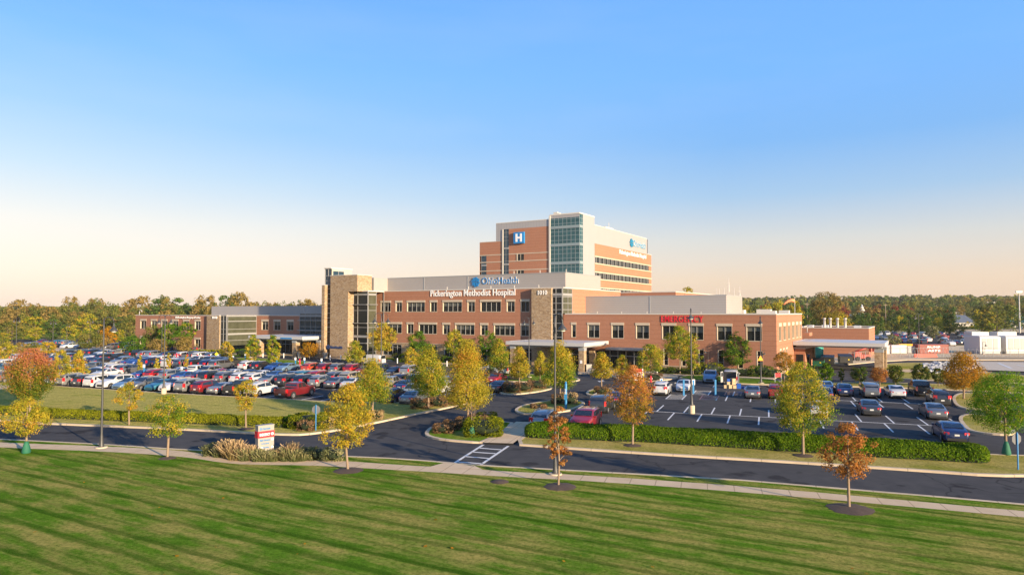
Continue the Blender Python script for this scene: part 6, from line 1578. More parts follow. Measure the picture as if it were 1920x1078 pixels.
# the white van with its rear doors open and its load on the ground
g = G(1369, 723)
V_ = car('van', 'white', (g.x + A_IN.x * 2.8, g.y + A_IN.y * 2.8, 0), A_ANG, 'white van with open rear doors and boxes piled behind it', GR_)
hw, L = CT['van']['W'] / 2, CT['van']['L']
for s in (1, -1):
    m = MB(); x = -L / 2; y = s * hw * .93
    m.hexa([(x - .02, y, .5), (x - .85, y + s * .22, .5), (x - .85, y + s * .27, .5), (x - .02, y + s * .06, .5), (x - .02, y, 2.0), (x - .85, y + s * .22, 2.0), (x - .85, y + s * .27, 2.0), (x - .02, y + s * .06, 2.0)])
    d = m.build('rear_door', [PAINT['white']], V_); m = MB(); m.hexa([(x - .12, y + s * .015, 1.3), (x - .75, y + s * .185, 1.3), (x - .75, y + s * .30, 1.3), (x - .12, y + s * .10, 1.3), (x - .12, y + s * .015, 1.85), (x - .75, y + s * .185, 1.85), (x - .75, y + s * .30, 1.85), (x - .12, y + s * .10, 1.85)]); m.build('door_window', 'car_glass', d)
m = MB(); m.box(-L / 2 - .03, -L / 2 + .04, -hw * .84, hw * .84, .55, 1.98); m.build('cargo_opening', 'plastic_black', V_)
bx = random.Random(3)
for i, (dx, dy, z, w, h, c, lb) in enumerate(((-.7, .5, 0, .5, .45, 'cardboard', 'lowest left cardboard box behind the open van'), (-.1, .6, 0, .55, .5, 'cardboard', 'middle cardboard box on the ground behind the open van'), (.45, .5, 0, .5, .45, 'cardboard', 'right cardboard box on the ground behind the open van'), (-.35, .55, .5, .5, .4, 'cardboard', 'cardboard box stacked on the left boxes behind the open van'), (.3, .55, .52, .5, .4, 'cardboard', 'cardboard box stacked on the right boxes behind the open van'),
    (1.0, .3, 0, .55, .35, 'bin_blue', 'blue crate on the ground right of the cardboard boxes'), (1.0, .3, .36, .55, .3, 'bin_blue', 'blue crate stacked on the other blue crate behind the van'), (1.8, .2, 0, .6, .3, 'bin_blue', 'separate blue crate farthest right behind the van'), (2.5, .2, 0, .55, .4, 'white_metal', 'pale plastic box at the right end of the unloaded goods'), (-.3, .25, .92, .45, .35, 'bin_blue', 'blue bundle on top of the boxes at the van doors'), (.25, .3, .93, .5, .4, 'cardboard', 'topmost cardboard box at the van doors'))):
    p = G(1371, 727.5) + Vector((A_R.x * dx - A_IN.x * dy * .4, A_R.y * dx - A_IN.y * dy * .4, z))
    m = MB(); m.box(-w / 2, w / 2, -w / 2, w / 2, 0, h - .05); m.box(-w / 2 - .015, w / 2 + .015, -w / 2 - .015, w / 2 + .015, h - .05, h)
    o = m.build('box' if c != 'bin_blue' else 'crate', c, None, p, bx.uniform(-.3, .3)); tag(o, lb, 'box' if c != 'bin_blue' else 'crate', 'goods behind the open van')
# ================================================================ lamps, signs and the rest
plain('sign_back', (.13, .13, .13), .7)
def bell(m, x, y, z, s=1.0, mat=0, tilt=0):
    m.lathe([(.03 * s, z + .62 * s), (.05 * s, z + .42 * s), (.09 * s, z + .30 * s), (.13 * s, z + .24 * s), (.24 * s, z + .10 * s), (.31 * s, z + .0), (.29 * s, z - .01)], x, y, 14, mat)
def lamp(px, py, top, heads, ang, label, ped=0, r=.085, group='tall street lamps', scale=1.0, z0=KH, cat='street lamp'):
    g = G(px, py, z0 if not ped else 0); g.z = z0 if not ped else 0
    H = zat(top, g.y) - g.z; root = thing('street_lamp', label, cat, g, ang, group)
    m = MB(); b = 0
    if ped:
        p = MB(); p.lathe([(.31, 0), (.31, ped - .06), (.28, ped)], 0, 0, 20); p.build('pedestal', 'kerb_concrete', root); b = ped
    else:
        p = MB(); p.lathe([(.42, -.02), (.42, .06), (.40, .08)], 0, 0, 20); p.build('pedestal', 'kerb_concrete', root); b = .07
    s = scale
    m.lathe([(r * 2.3, b), (r * 2.3, b + .12), (r * 1.7, b + .3), (r * 1.55, b + .55), (r * 1.3, b + .75), (r, b + 1.0), (r * .62, H - 1.0 * s), (r * .55, H - .15)], 0, 0, 12)
    m.build('pole', 'dark_metal', root)
    dirs = [1] if heads == 1 else [1, -1]
    for d in dirs:
        a = MB(); R_ = .38 * s
        pts = [(0, 0, H - 1.0 * s)] + [(d * (R_ - R_ * math.cos(t)), 0, H - .45 * s + R_ * math.sin(t)) for t in np.linspace(0, PI, 9)]
        a.tube(pts, .032 * s, 6); a.build('lamp_arm', 'dark_metal', root)
        h = MB(); bell(h, d * 2 * R_, 0, H - 1.12 * s, s * 1.0); lh = h.build('lamp_shade', 'dark_metal', root)
        e = MB(); e.lathe([(.20 * s, H - 1.125 * s), (.17 * s, H - 1.20 * s), (.02, H - 1.24 * s)], d * 2 * R_, 0, 10, 0); e.build('lamp_lens', 'sign_white', lh)
lamp(190, 839, 593, 1, R(0), 'tall single-head lamp on the verge beside the footpath at the left')
lamp(1041, 889, 585, 1, R(-55), 'tallest lamp, single bell head, standing on the verge right of the crosswalk')
lamp(307, 740, 589, 2, R(0), 'twin-head lamp on a concrete pedestal in the front car row at the left', .85)
lamp(714, 756, 586, 2, R(5), 'twin-head lamp on a concrete pedestal behind the dense green pyramid tree', .85)
lamp(1297, 775, 577, 2, R(72), 'twin-head lamp on a concrete pedestal in the middle of the right car park', .85)
lamp(1427, 718, 592, 2, R(75), 'twin-head lamp with an orange triangle sign in front of the emergency wing')
lamp(992, 707, 594, 2, R(5), 'twin-head lamp in front of the stone number pier')
lamp(699, 693, 601, 1, R(5), 'thinner lamp just left of the twin-head lamp by the stone tower')
lamp(30, 656, 595, 2, R(0), 'twin-head lamp at the left edge behind the red-topped tree')
lamp(99, 648, 600, 2, R(0), 'twin-head lamp in the far left car park before the dark evergreen')
lamp(168, 652, 597, 2, R(0), 'faint twin-head lamp in the far left car park right of the dark evergreen')
lamp(125, 645, 606, 1, R(0), 'small single lamp in the far left car park')
lamp(303, 668, 600, 1, R(60), 'thin lamp close to the clinic front, left of the twin-head one')
lamp(1724, 668, 588, 2, R(0), 'lamp rising over the red container in the works yard')
lamp(1911, 640, 585, 2, R(0), 'lamp at the right picture edge by the white enclosures')
lamp(1843, 664, 640, 1, R(0), 'short dark post lamp left of the white louvred enclosures', r=.07)
PG = 'small path lamps'
for px, py, top, lb in ((1439, 702, 656, 'small path lamp left of the corner of the emergency wing'), (1328, 701, 653, 'small path lamp at the middle of the emergency wing front'), (742, 676, 642, 'small path lamp before the first dark ground floor window'), (809, 680, 640, 'small path lamp between the first two dark windows'), (403, 663, 632, 'small path lamp at the clinic stone pier'), (469, 670, 628, 'small path lamp before the glazed clinic wall'), (273, 660, 632, 'small path lamp at the left of the clinic')):
    lamp(px, py, top, 1, R(190), lb, r=.05, group=PG, scale=.62)
# orange triangle on the lamp post
g = G(1426, 718, KH); m = MB(); z = zat(676, g.y)
m.add([(-.42, -.14, z), (.42, -.14, z), (0, -.14, z + .78), (-.42, -.12, z), (.42, -.12, z), (0, -.12, z + .78)], [(0, 1, 2), (3, 5, 4), (0, 3, 4, 1), (1, 4, 5, 2), (2, 5, 3, 0)])
m.box(-.03, .03, -.12, -.05, z + .1, z + .6)
o = m.build('warning_sign', 'sign_orange', None, (g.x, g.y, 0)); tag(o, 'orange triangular sign fixed to the lamp before the emergency wing', 'sign')

def local_text(parent, txt, h, w, loc, mat, name='lettering', depth=.02, bold=.01, rot=0):
    co, fs = text_mesh(txt, h, w, depth, bold); m = MB()
    m.add([(loc[0] + c[0], loc[1] - c[2], loc[2] + c[1]) for c in co], fs); return m.build(name, mat, parent)
# monument sign
def monument():
    a, b = G(478.5, 866, KH), G(508.5, 858, KH)
    a = G(483.5, 862, KH); ang = R(45)
    root = thing('entrance_sign', 'beige monolith sign with a red band and blue lettering beside the footpath', 'sign', a, ang)
    Wd, D, H0 = 1.16, .46, 2.3
    m = MB(); m.prism([(0, 0), (Wd, 0), (Wd, D), (0, D)], 0, H0); m.box(-.02, Wd + .02, -.02, D + .02, H0, H0 + .05)
    m.build('sign_body', 'sign_beige', root)
    q = MB(); q.box(-.025, Wd + .004, -.025, D + .025, H0 - .82, H0 - .36); rb = q.build('sign_band', 'sign_red', root)
    local_text(rb, 'EMERGENCY', .19, .76, (.09, -.026, H0 - .69), 'sign_white', depth=.02, bold=.03)
    q = MB(); q.add([(1.01 + .10 * math.cos(t), -.045, H0 - .59 + .10 * math.sin(t)) for t in np.linspace(0, 2 * PI, 17)[:-1]], [tuple(range(16))]); q.build('arrow_disc', 'sign_white', rb)
    q = MB(); q.poly([(1.01 - .05, -.052, H0 - .61), (1.01 + .05, -.052, H0 - .61), (1.01, -.052, H0 - .51)]); q.box(1.0, 1.02, -.055, -.046, H0 - .68, H0 - .61); q.build('arrow', 'sign_red', rb)
    local_text(root, 'OhioHealth', .13, .58, (.30, -.003, H0 - .26), 'sign_blue', bold=.02)
    class FB: pass
    q = MB()
    for k in range(12):
        t = 2 * PI * k / 12; c, s = math.cos(t), math.sin(t); q.add([(.18 + c * .04 - s * .012, -.022, H0 - .20 + s * .04 + c * .012), (.18 + c * .09 - s * .016, -.022, H0 - .20 + s * .09 + c * .016), (.18 + c * .09 + s * .016, -.022, H0 - .20 + s * .09 - c * .016), (.18 + c * .04 + s * .012, -.022, H0 - .20 + s * .04 - c * .012)], [(0, 1, 2, 3)])
    q.build('logo', 'sign_blue', root)
    local_text(root, 'Main Entrance', .13, .74, (.14, -.003, H0 - 1.05), 'sign_blue', bold=.02)
    local_text(root, '& Surgical', .13, .55, (.24, -.003, H0 - 1.30), 'sign_blue', bold=.02)
    local_text(root, 'Parking', .13, .42, (.38, -.003, H0 - 1.58), 'sign_blue', bold=.02)
    local_text(root, 'Exit', .08, .28, (.22, -.003, H0 - 2.05), 'sign_blue', bold=.02)
    for x, z in ((1.04, H0 - .98), (1.04, H0 - 1.52), (.26, H0 - 1.52), (.11, H0 - 2.01)):
        q = MB(); q.box(x - .07, x + .07, -.02, -.001, z - .07, z + .07); d = q.build('arrow_disc', 'sign_white', root)
        p = MB(); p.poly([(x - .04, -.024, z - .02), (x + .04, -.024, z - .02), (x, -.024, z + .05)]); p.build('arrow', 'sign_blue', d)
monument()
def post_sign(px, py, top, label, w=.33, h=.48, kind='panel', ang=0, cat='sign', group=None, postmat='post_blue', pr=.045, z0=0, pw=None):
    g = G(px, py, z0); H = zat(top, g.y) - g.z; root = thing('sign_post', label, cat, g, ang, group)
    m = MB()
    if pw: m.box(-pw, pw, -pw, pw, 0, H - (0 if kind == 'post' else h * .2)); m.box(-pw * 1.1, pw * 1.1, -pw * 1.1, pw * 1.1, H * .40, H * .43)
    else: m.lathe([(pr, 0), (pr, H - .05), (0.01, H)], 0, 0, 8)
    m.build('post', postmat, root)
    if kind == 'panel':
        q = MB(); q.box(-w / 2, w / 2, -pr - .05, -pr - .01, H - h, H); p = q.build('sign_plate', 'sign_white', root)
        q = MB(); q.box(-w * .28, w * .28, -pr - .056, -pr - .051, H - h * .5, H - h * .12); q.build('symbol', 'sign_blue', p)
    if kind == 'stopback':
        q = MB(); k = [(.38 * math.cos(PI / 8 + i * PI / 4), .38 * math.sin(PI / 8 + i * PI / 4)) for i in range(8)]
        q.add([(x, .055, H - .45 + z) for x, z in k] + [(x, .075, H - .45 + z) for x, z in k], [tuple(range(8)), tuple(range(15, 7, -1))] + [(i, (i + 1) % 8, 8 + (i + 1) % 8, 8 + i) for i in range(8)]); q.build('sign_plate', 'sign_back', root)
    return root
post_sign(592, 807, 758, 'blue post with an octagonal sign seen from behind, at the bend of the road', kind='stopback', z0=KH)
post_sign(1909, 880, 810, 'blue post with an octagonal sign seen from behind at the right edge', kind='stopback', z0=KH, ang=.2)
HG = 'accessible bay posts in the left car park'
for i, (px, py, top) in enumerate(((396, 676, 663.5), (409, 678, 665), (437, 683, 667), (460, 684, 662), (519, 684, 667), (554, 686, 670), (571, 685, 670.5), (603, 687, 672), (341, 706, 687), (270, 712, 683))):
    post_sign(px, py, top, f'{ordinal(i + 1)} listed blue post with a small white plate in the left car park' if False else ['blue-white bay post farthest left before the clinic glazing', 'blue-white bay post just right of the farthest left one', 'blue-white bay post in front of the glazed clinic corner', 'blue-white bay post left of the slim upright lime trees', 'blue-white bay post right of the slim upright lime trees', 'blue-white bay post before the left clinic canopy column', 'blue-white bay post left of the round orange tree', 'blue-white bay post before the stone stair tower', 'blue post on the pale median, right end', 'blue post on the pale median, left end'][i], group=HG, pw=.09, z0=0)
for px, py, top, lb, plate in ((1282, 741.5, 711.5, 'blue square post in front of the white sedan left of the tall lamp', 0), (1300, 738, 711, 'blue square post with a white plate just right of the tall lamp', 1), (1341.5, 741, 711.5, 'blue square post between the blue hatched bays right of the tall lamp', 0), (1240, 727, 709.5, 'white plate on a short post behind the white crossover', 1), (1219.5, 712, 697, 'white plate post beside the round yellow-green tree', 1)):
    post_sign(px, py, top, lb, kind='panel' if plate else 'post', pw=.10, w=.40, h=.7, group='blue posts in the right car park')
# blue emergency phone post
g = G(1061, 766, KH); H = zat(715, g.y) - g.z; root = thing('emergency_phone_post', 'tall blue emergency post with white lettering on the island beside the driveway', 'call post', g, R(-15))
m = MB(); m.lathe([(.13, 0), (.13, H - .25), (.12, H - .22)], 0, 0, 14); m.box(-.15, .15, -.17, -.05, .95, 1.55); m.build('post', 'post_blue', root)
m = MB(); m.lathe([(.07, H - .22), (.09, H - .15), (.08, H - .03), (.02, H)], 0, 0, 10); m.build('beacon', 'sign_blue', root)
co, fs = text_mesh('EMERGENCY', .13, 1.0, .02, .02); m = MB(); m.add([(-.06 + c[1] * -1 + .12, -.135 - c[2], H - 1.75 + c[0]) for c in co], fs); m.build('lettering', 'sign_white', root)
# hydrants
def hydrant(px, py, label, s=1.0):
    g = G(px, py, KH); root = thing('fire_hydrant', label, 'fire hydrant', g); m = MB()
    m.lathe([(.17, 0), (.17, .06), (.11, .07), (.11, .55), (.15, .57), (.15, .62), (.12, .66), (.08, .76), (.03, .80), (.03, .86)], 0, 0, 12); m.build('barrel', 'sign_red', root)
    for s_ in (-1, 1): q = MB(); q.tube([(s_ * .09, 0, .45), (s_ * .22, 0, .45)], .055, 8); q.build('outlet', 'sign_white', root)
    root.scale = (s, s, s)
hydrant(1220.5, 716, 'red hydrant on the verge beside the round yellow-green tree', 1.1); hydrant(331, 673, 'small red hydrant before the clinic front', 1.5); hydrant(562, 683, 'small red hydrant near the clinic canopy', 1.3)
# bollards
def bollard(px, py, label, mat='sign_white', h=1.05, r=.09, group='pale bollards'):
    g = G(px, py, KH); m = MB(); m.lathe([(r, 0), (r, h - .05), (r * .6, h)], 0, 0, 10); m.lathe([(r * 1.04, h * .72), (r * 1.04, h * .8)], 0, 0, 10, 0); o = m.build('bollard', mat, None, g); tag(o, label, 'bollard', group)
for px, py, lb in ((460, 669, 'bollard left of the slim upright lime trees'), (493, 670, 'bollard between the two slim upright lime trees'), (532, 671, 'bollard right of the slim upright lime trees'), (619, 675, 'left bollard at the foot of the stone stair tower'), (639, 675, 'right bollard at the foot of the stone stair tower'), (745, 681, 'bollard before the first dark ground floor windows'), (838, 687, 'bollard between the two pyramid trees, by the pavement'), (1232, 709, 'bollard on the path right of the round yellow-green tree')):
    bollard(px, py, lb)
bollard(1206, 716, 'yellow bollard beside the red and white wayfinding sign', 'safety_yellow', 1.3, group='yellow bollards')
# yellow pedestrian signs
def ysign(px, py, top, label):
    g = G(px, py, KH); H = zat(top, g.y) - KH; root = thing('pedestrian_sign', label, 'sign', g); m = MB(); m.lathe([(.04, 0), (.04, H)], 0, 0, 6); m.build('post', 'grey_metal', root)
    q = MB(); s = .42; q.add([(0, -.06, H - 2 * s), (s, -.06, H - s), (0, -.06, H), (-s, -.06, H - s), (0, -.04, H - 2 * s), (s, -.04, H - s), (0, -.04, H), (-s, -.04, H - s)], [(0, 1, 2, 3), (7, 6, 5, 4), (0, 4, 5, 1), (1, 5, 6, 2), (2, 6, 7, 3), (3, 7, 4, 0)]); q.build('sign_plate', 'safety_yellow', root)
ysign(406, 676, 660, 'bright yellow sign in front of the clinic stone pier'); ysign(295, 666, 651, 'bright yellow diamond sign at the clinic left part'); ysign(1478, 720, 694, 'yellow diamond sign at the corner of the emergency wing')
# red/white wayfinding sign and the red sign on legs
g = G(1197, 716, KH); root = thing('wayfinding_sign', 'small wayfinding sign, red above and white below, on the verge left of the hydrant', 'sign', g, R(-12)); m = MB(); m.box(-.55, .55, -.06, .06, .25, 1.45); m.box(.56, .68, -.09, .09, 0, 1.95); m.build('sign_body', 'sign_white', root); m = MB(); m.box(-.55, .55, -.07, .07, 1.45, 1.92); m.build('sign_band', 'sign_red', root)
for i in range(4): m = MB(); m.box(-.42, .30 - .1 * (i % 2), -.072, -.061, 1.20 - i * .24, 1.28 - i * .24); m.build('text_line', 'sign_navy', root)
g = G(1459, 716, KH); root = thing('yard_sign', 'small red sign on two grey legs at the corner of the emergency wing', 'sign', g); m = MB(); m.box(-.5, -.42, -.04, .04, 0, 1.3); m.box(.42, .5, -.04, .04, 0, 1.3); m.build('leg', 'grey_metal', root); m = MB(); m.box(-.42, .42, -.03, .03, .75, 1.28); m.build('sign_plate', 'sign_red', root)
# planters and stones at the clinic entrance
for px, py, lb in ((610, 672, 'tall concrete planter right of the right clinic canopy column'), (562, 671, 'squat concrete planter behind the left clinic canopy column')):
    g = G(px, py, KH); m = MB(); m.lathe([(.42, 0), (.62, 1.25), (.66, 1.3), (.55, 1.3), (.5, 1.1)], 0, 0, 16); o = m.build('planter', 'planter_concrete', None, g); tag(o, lb, 'planter')
g = G(1104, 697, KH); m = MB(); m.box(-.45, .45, -.4, .4, 0, 1.15); m.box(-.5, .5, -.45, .45, 1.15, 1.3); o = m.build('litter_bin', 'planter_concrete', None, g); tag(o, 'square stone-coloured litter bin beside the main canopy column', 'litter bin')
# windsock
g = W(-6, 40); g.z = 0; root = thing('windsock', 'orange and white windsock on a thin mast behind the emergency wing', 'windsock', (g.x, g.y, 0)); Yw = g.y; px = 960 + g.x / Yw * F
X1 = (1490 - 960) / F * Yw; root.location.x = X1; H = zat(557, Yw); m = MB(); m.lathe([(.08, 0), (.05, H)], 0, 0, 6); m.build('mast', 'coping', root)
zs = zat(564, Yw); pts = [(-.1, 0, zs), (-.8, 0, zs + .1), (-1.5, 0, zs - .1), (-2.1, 0, zs - .5), (-2.5, 0, zs - .9)]; m = MB(); m.tube(pts, [.36, .34, .28, .2, .12], 10); m.build('sock', 'orange_cloth', root)
# works yard: fence, containers, bins, lift, person
def fence(a, b, h, label, n):
    A, Bv = G(*a), G(*b); d = Bv - A; root = thing('chain_fence', label, 'fence', A, math.atan2(d.y, d.x)); L = d.length
    for i in range(n + 1):
        m = MB(); m.lathe([(.05, 0), (.05, h)], L * i / n, 0, 6); m.build('fence_post', 'alu', root)
    m = MB(); m.tube([(0, 0, h), (L, 0, h)], .035, 5); m.tube([(0, 0, .08), (L, 0, .08)], .02, 4); m.build('rail', 'alu', root)
    m = MB(); s = .9
    k = int(L / s)
    for i in range(k):
        x0, x1 = L * i / k, L * (i + 1) / k
        for (p, q) in (((x0, .1), (x1, h)), ((x1, .1), (x0, h))):
            w = .012; m.add([(p[0] - w, .0, p[1]), (p[0] + w, 0, p[1]), (q[0] + w, 0, q[1]), (q[0] - w, 0, q[1])], [(0, 1, 2, 3)])
    m.build('wire_mesh', 'alu', root)
fence((1592, 680), (1652, 674), 2.0, 'chain-link fence under the ambulance canopy before the red lift', 6)
fence((1655, 671.5), (1800, 669), 2.2, 'chain-link fence in front of the red container', 9)
fence((1800, 669), (1990, 670.5), 2.0, 'chain-link fence in front of the white louvred enclosures', 12)
def container(px0, px1, py, h, d, mat, label, name='shipping_container', cat='container', ang=None, endmat=None):
    a, b = G(px0, py), G(px1, py); L = (b - a).length; root = thing(name, label, cat, a, math.atan2(b.y - a.y, b.x - a.x) if ang is None else ang)
    m = MB(); m.box(0, L, 0, d, .15, h); m.build('shell', mat, root); m = MB(); m.box(0, L, -.03, 0, h - .15, h + .02); m.box(0, L, -.03, 0, .1, .28); m.box(-.02, .12, -.04, 0, .1, h); m.box(L - .12, L + .02, -.04, 0, .1, h); m.build('frame', endmat or mat, root); return root, L
r_, L = container(1722, 1779, 663, 2.3, 2.4, 'container_red', 'long dark red container with white lettering behind the yard fence')
for j, t in enumerate(('RUMP', 'ASTE')): local_text(r_, t, .55, 3.2, (L * .30, -.035, 1.35 - j * .85), 'sign_white', depth=.02, bold=.03)
m = MB(); m.box(L, L + .08, .1, 2.3, .2, 2.25); m.build('end_door', 'lift_red', r_)
container(1672, 1700, 663, 2.1, 2.2, 'white_metal', 'long pale box trailer left of the red container', 'box_trailer', 'trailer')
container(1654, 1668, 664, 2.2, 2.2, 'roof_membrane', 'short pale container right of the canopy column')
container(1702, 1716, 662.5, 1.8, 2, 'louvre_white', 'grey-white covered unit between the trailer and the red container', 'covered_unit', 'equipment')
r_, L = container(1524, 1544, 681, 3.6, 2.6, 'container_green', 'green slatted container under the ambulance canopy'); m = MB(); m.box(L + .0, L + .02, 0, 2.6, .15, 3.6); m.build('end_wall', 'container_green', r_)
def gen(px0, px1, py, top, label):
    a, b = G(px0, py), G(px1, py); L = (b - a).length; H = zat(top, a.y); root = thing('generator_enclosure', label, 'generator', a, 0, 'white louvred enclosures')
    m = MB(); m.hexa([(0, 0, .7), (L, 0, .7), (L, 6, .7), (0, 6, .7), (0, 0, H * .78), (L, 0, H * .78), (L, 6, H * .78), (0, 6, H * .78)]); m.hexa([(0, 0, H * .78 + .001), (L, 0, H * .78 + .001), (L, 6, H * .78 + .001), (0, 6, H * .78 + .001), (.15, .6, H * .84), (L - .2, .6, H * .84), (L - .2, 6, H * .84), (.15, 6, H * .84)]); m.build('housing', 'white_metal', root)
    m = MB(); m.box(.1, L - .8, 3, 6, H * .84, H); m.build('exhaust_hood', 'white_metal', root)
    for k in range(3):
        m = MB(); x0 = .5 + (L - 1.0) * k / 3; x1 = x0 + (L - 1.0) / 3 - .25; m.box(x0, x1, -.04, 0, 1.2, H * .72); m.build('louvre_panel', 'louvre_white', root)
    m = MB(); m.box(.1, L - .1, .1, 5.9, .1, .7); m.build('base_frame', 'grey_metal', root)
gen(1838, 1877, 664, 623, 'left one of the two big white louvred enclosures'); gen(1887, 1930, 664, 623, 'right one of the two big white louvred enclosures, cut by the picture edge')
def dumpster(px, py, mat, label, w=2.0, d=1.6, h=1.5, ang=-.5):
    g = G(px, py, .02); root = thing('dumpster', label, 'waste bin', g, ang, 'dumpsters behind the ambulance canopy')
    m = MB(); m.hexa([(-w / 2, -d / 2, .12), (w / 2, -d / 2, .12), (w / 2, d / 2, .12), (-w / 2, d / 2, .12), (-w / 2, -d / 2 - .1, h * .75), (w / 2, -d / 2 - .1, h * .75), (w / 2, d / 2, h), (-w / 2, d / 2, h)]); m.box(-w / 2 - .12, -w / 2, -.3, .1, .5, .7); m.box(w / 2, w / 2 + .12, -.3, .1, .5, .7); m.build('bin_body', mat, root)
    m = MB(); m.hexa([(-w / 2 - .03, -d / 2 - .15, h * .76), (w / 2 + .03, -d / 2 - .15, h * .76), (w / 2 + .03, d / 2 + .03, h + .02), (-w / 2 - .03, d / 2 + .03, h + .02), (-w / 2 - .03, -d / 2 - .15, h * .76 + .06), (w / 2 + .03, -d / 2 - .15, h * .76 + .06), (w / 2 + .03, d / 2 + .03, h + .08), (-w / 2 - .03, d / 2 + .03, h + .08)]); m.build('lid', 'plastic_black', root)
    m = MB(); m.box(w * .12, w * .12 + .25, -d / 2 - .09, -d / 2 - .03, .7, .9); m.build('sticker', 'safety_yellow', root)
dumpster(1535, 687, 'bag_green', 'dark green dumpster nearest the stone columns'); dumpster(1552, 682, 'dark_metal', 'dark open dumpster in the middle of the three', 2.4, 1.8, 1.7); dumpster(1585, 681, 'dark_metal', 'dark dumpster farthest right of the three', 2.4, 1.8, 1.8, -.2)
# boom lift
g = G(1614, 676, .02); root = thing('boom_lift', 'red telescopic lift machine parked under the right end of the ambulance canopy', 'lift', g, 0)
m = MB(); m.box(-1.6, 1.6, -.9, .9, .55, 1.3); m.box(-1.5, -.2, -.8, .8, 1.3, 1.9); m.build('chassis', 'lift_red', root)
m = MB(); m.tube([(-1.2, 0, 1.9), (1.9, 0, 2.9)], .17, 4); m.tube([(1.9, 0, 2.9), (2.3, 0, 2.2)], .12, 4); m.box(2.0, 2.8, -.5, .5, 1.9, 2.0); m.box(2.0, 2.05, -.5, .5, 2.0, 2.9); m.box(2.75, 2.8, -.5, .5, 2.0, 2.9); m.build('boom', 'lift_red', root)
for x in (-1.1, 1.1):
    for y in (-.95, .95):
        m = MB(); k = 14; m.add([(x + .48 * math.cos(2 * PI * i / k), y + s_ * .18, .48 + .48 * math.sin(2 * PI * i / k)) for s_ in (-1, 1) for i in range(k)], [tuple(range(k)), tuple(range(2 * k - 1, k - 1, -1))] + [(i, (i + 1) % k, k + (i + 1) % k, k + i) for i in range(k)]); m.build('wheel', 'rubber', root)
# skid frames and pallets behind the dumpsters
g = G(1570, 668, .02); root = thing('equipment_skid', 'pale boxed equipment behind the dark dumpsters', 'equipment', g); m = MB()
for x in (-1.6, -.5, .6, 1.6): m.box(x - .08, x + .08, -.6, .6, 0, 2.6)
for z in (.1, 1.3, 2.5): m.box(-1.7, 1.7, -.62, .62, z, z + .12)
m.build('frame', 'coping', root); m = MB(); m.box(-1.4, 1.3, -.4, .4, .25, 1.25); m.box(-.9, 1.5, -.4, .4, 1.45, 2.1); m.build('crate', 'roof_membrane', root)
g = G(1735, 670, .02); m = MB()
m.prism([(-2.6, -.3), (2.6, -.3), (2.6, .3), (-2.6, .3)], 0, .35); m.prism([(-2.55, -.14), (2.55, -.14), (2.55, .14), (-2.55, .14)], .35, .85); o = m.build('traffic_barrier', 'lift_red', None, g); tag(o, 'low reddish barrier lying before the yard fence', 'barrier')
g = G(1696, 652, .02); m = MB(); m.hexa([(-1.6, -.7, 0), (1.6, -.7, 0), (1.6, .7, 0), (-1.6, .7, 0), (-2.0, -.9, 1.1), (2.0, -.9, 1.1), (2.0, .9, 1.1), (-2.0, .9, 1.1)]); m.box(-2.05, 2.05, -.95, -.88, 1.0, 1.15); o = m.build('waste_skip', 'sign_orange', None, g); tag(o, 'small orange skip before the far right car park', 'skip')
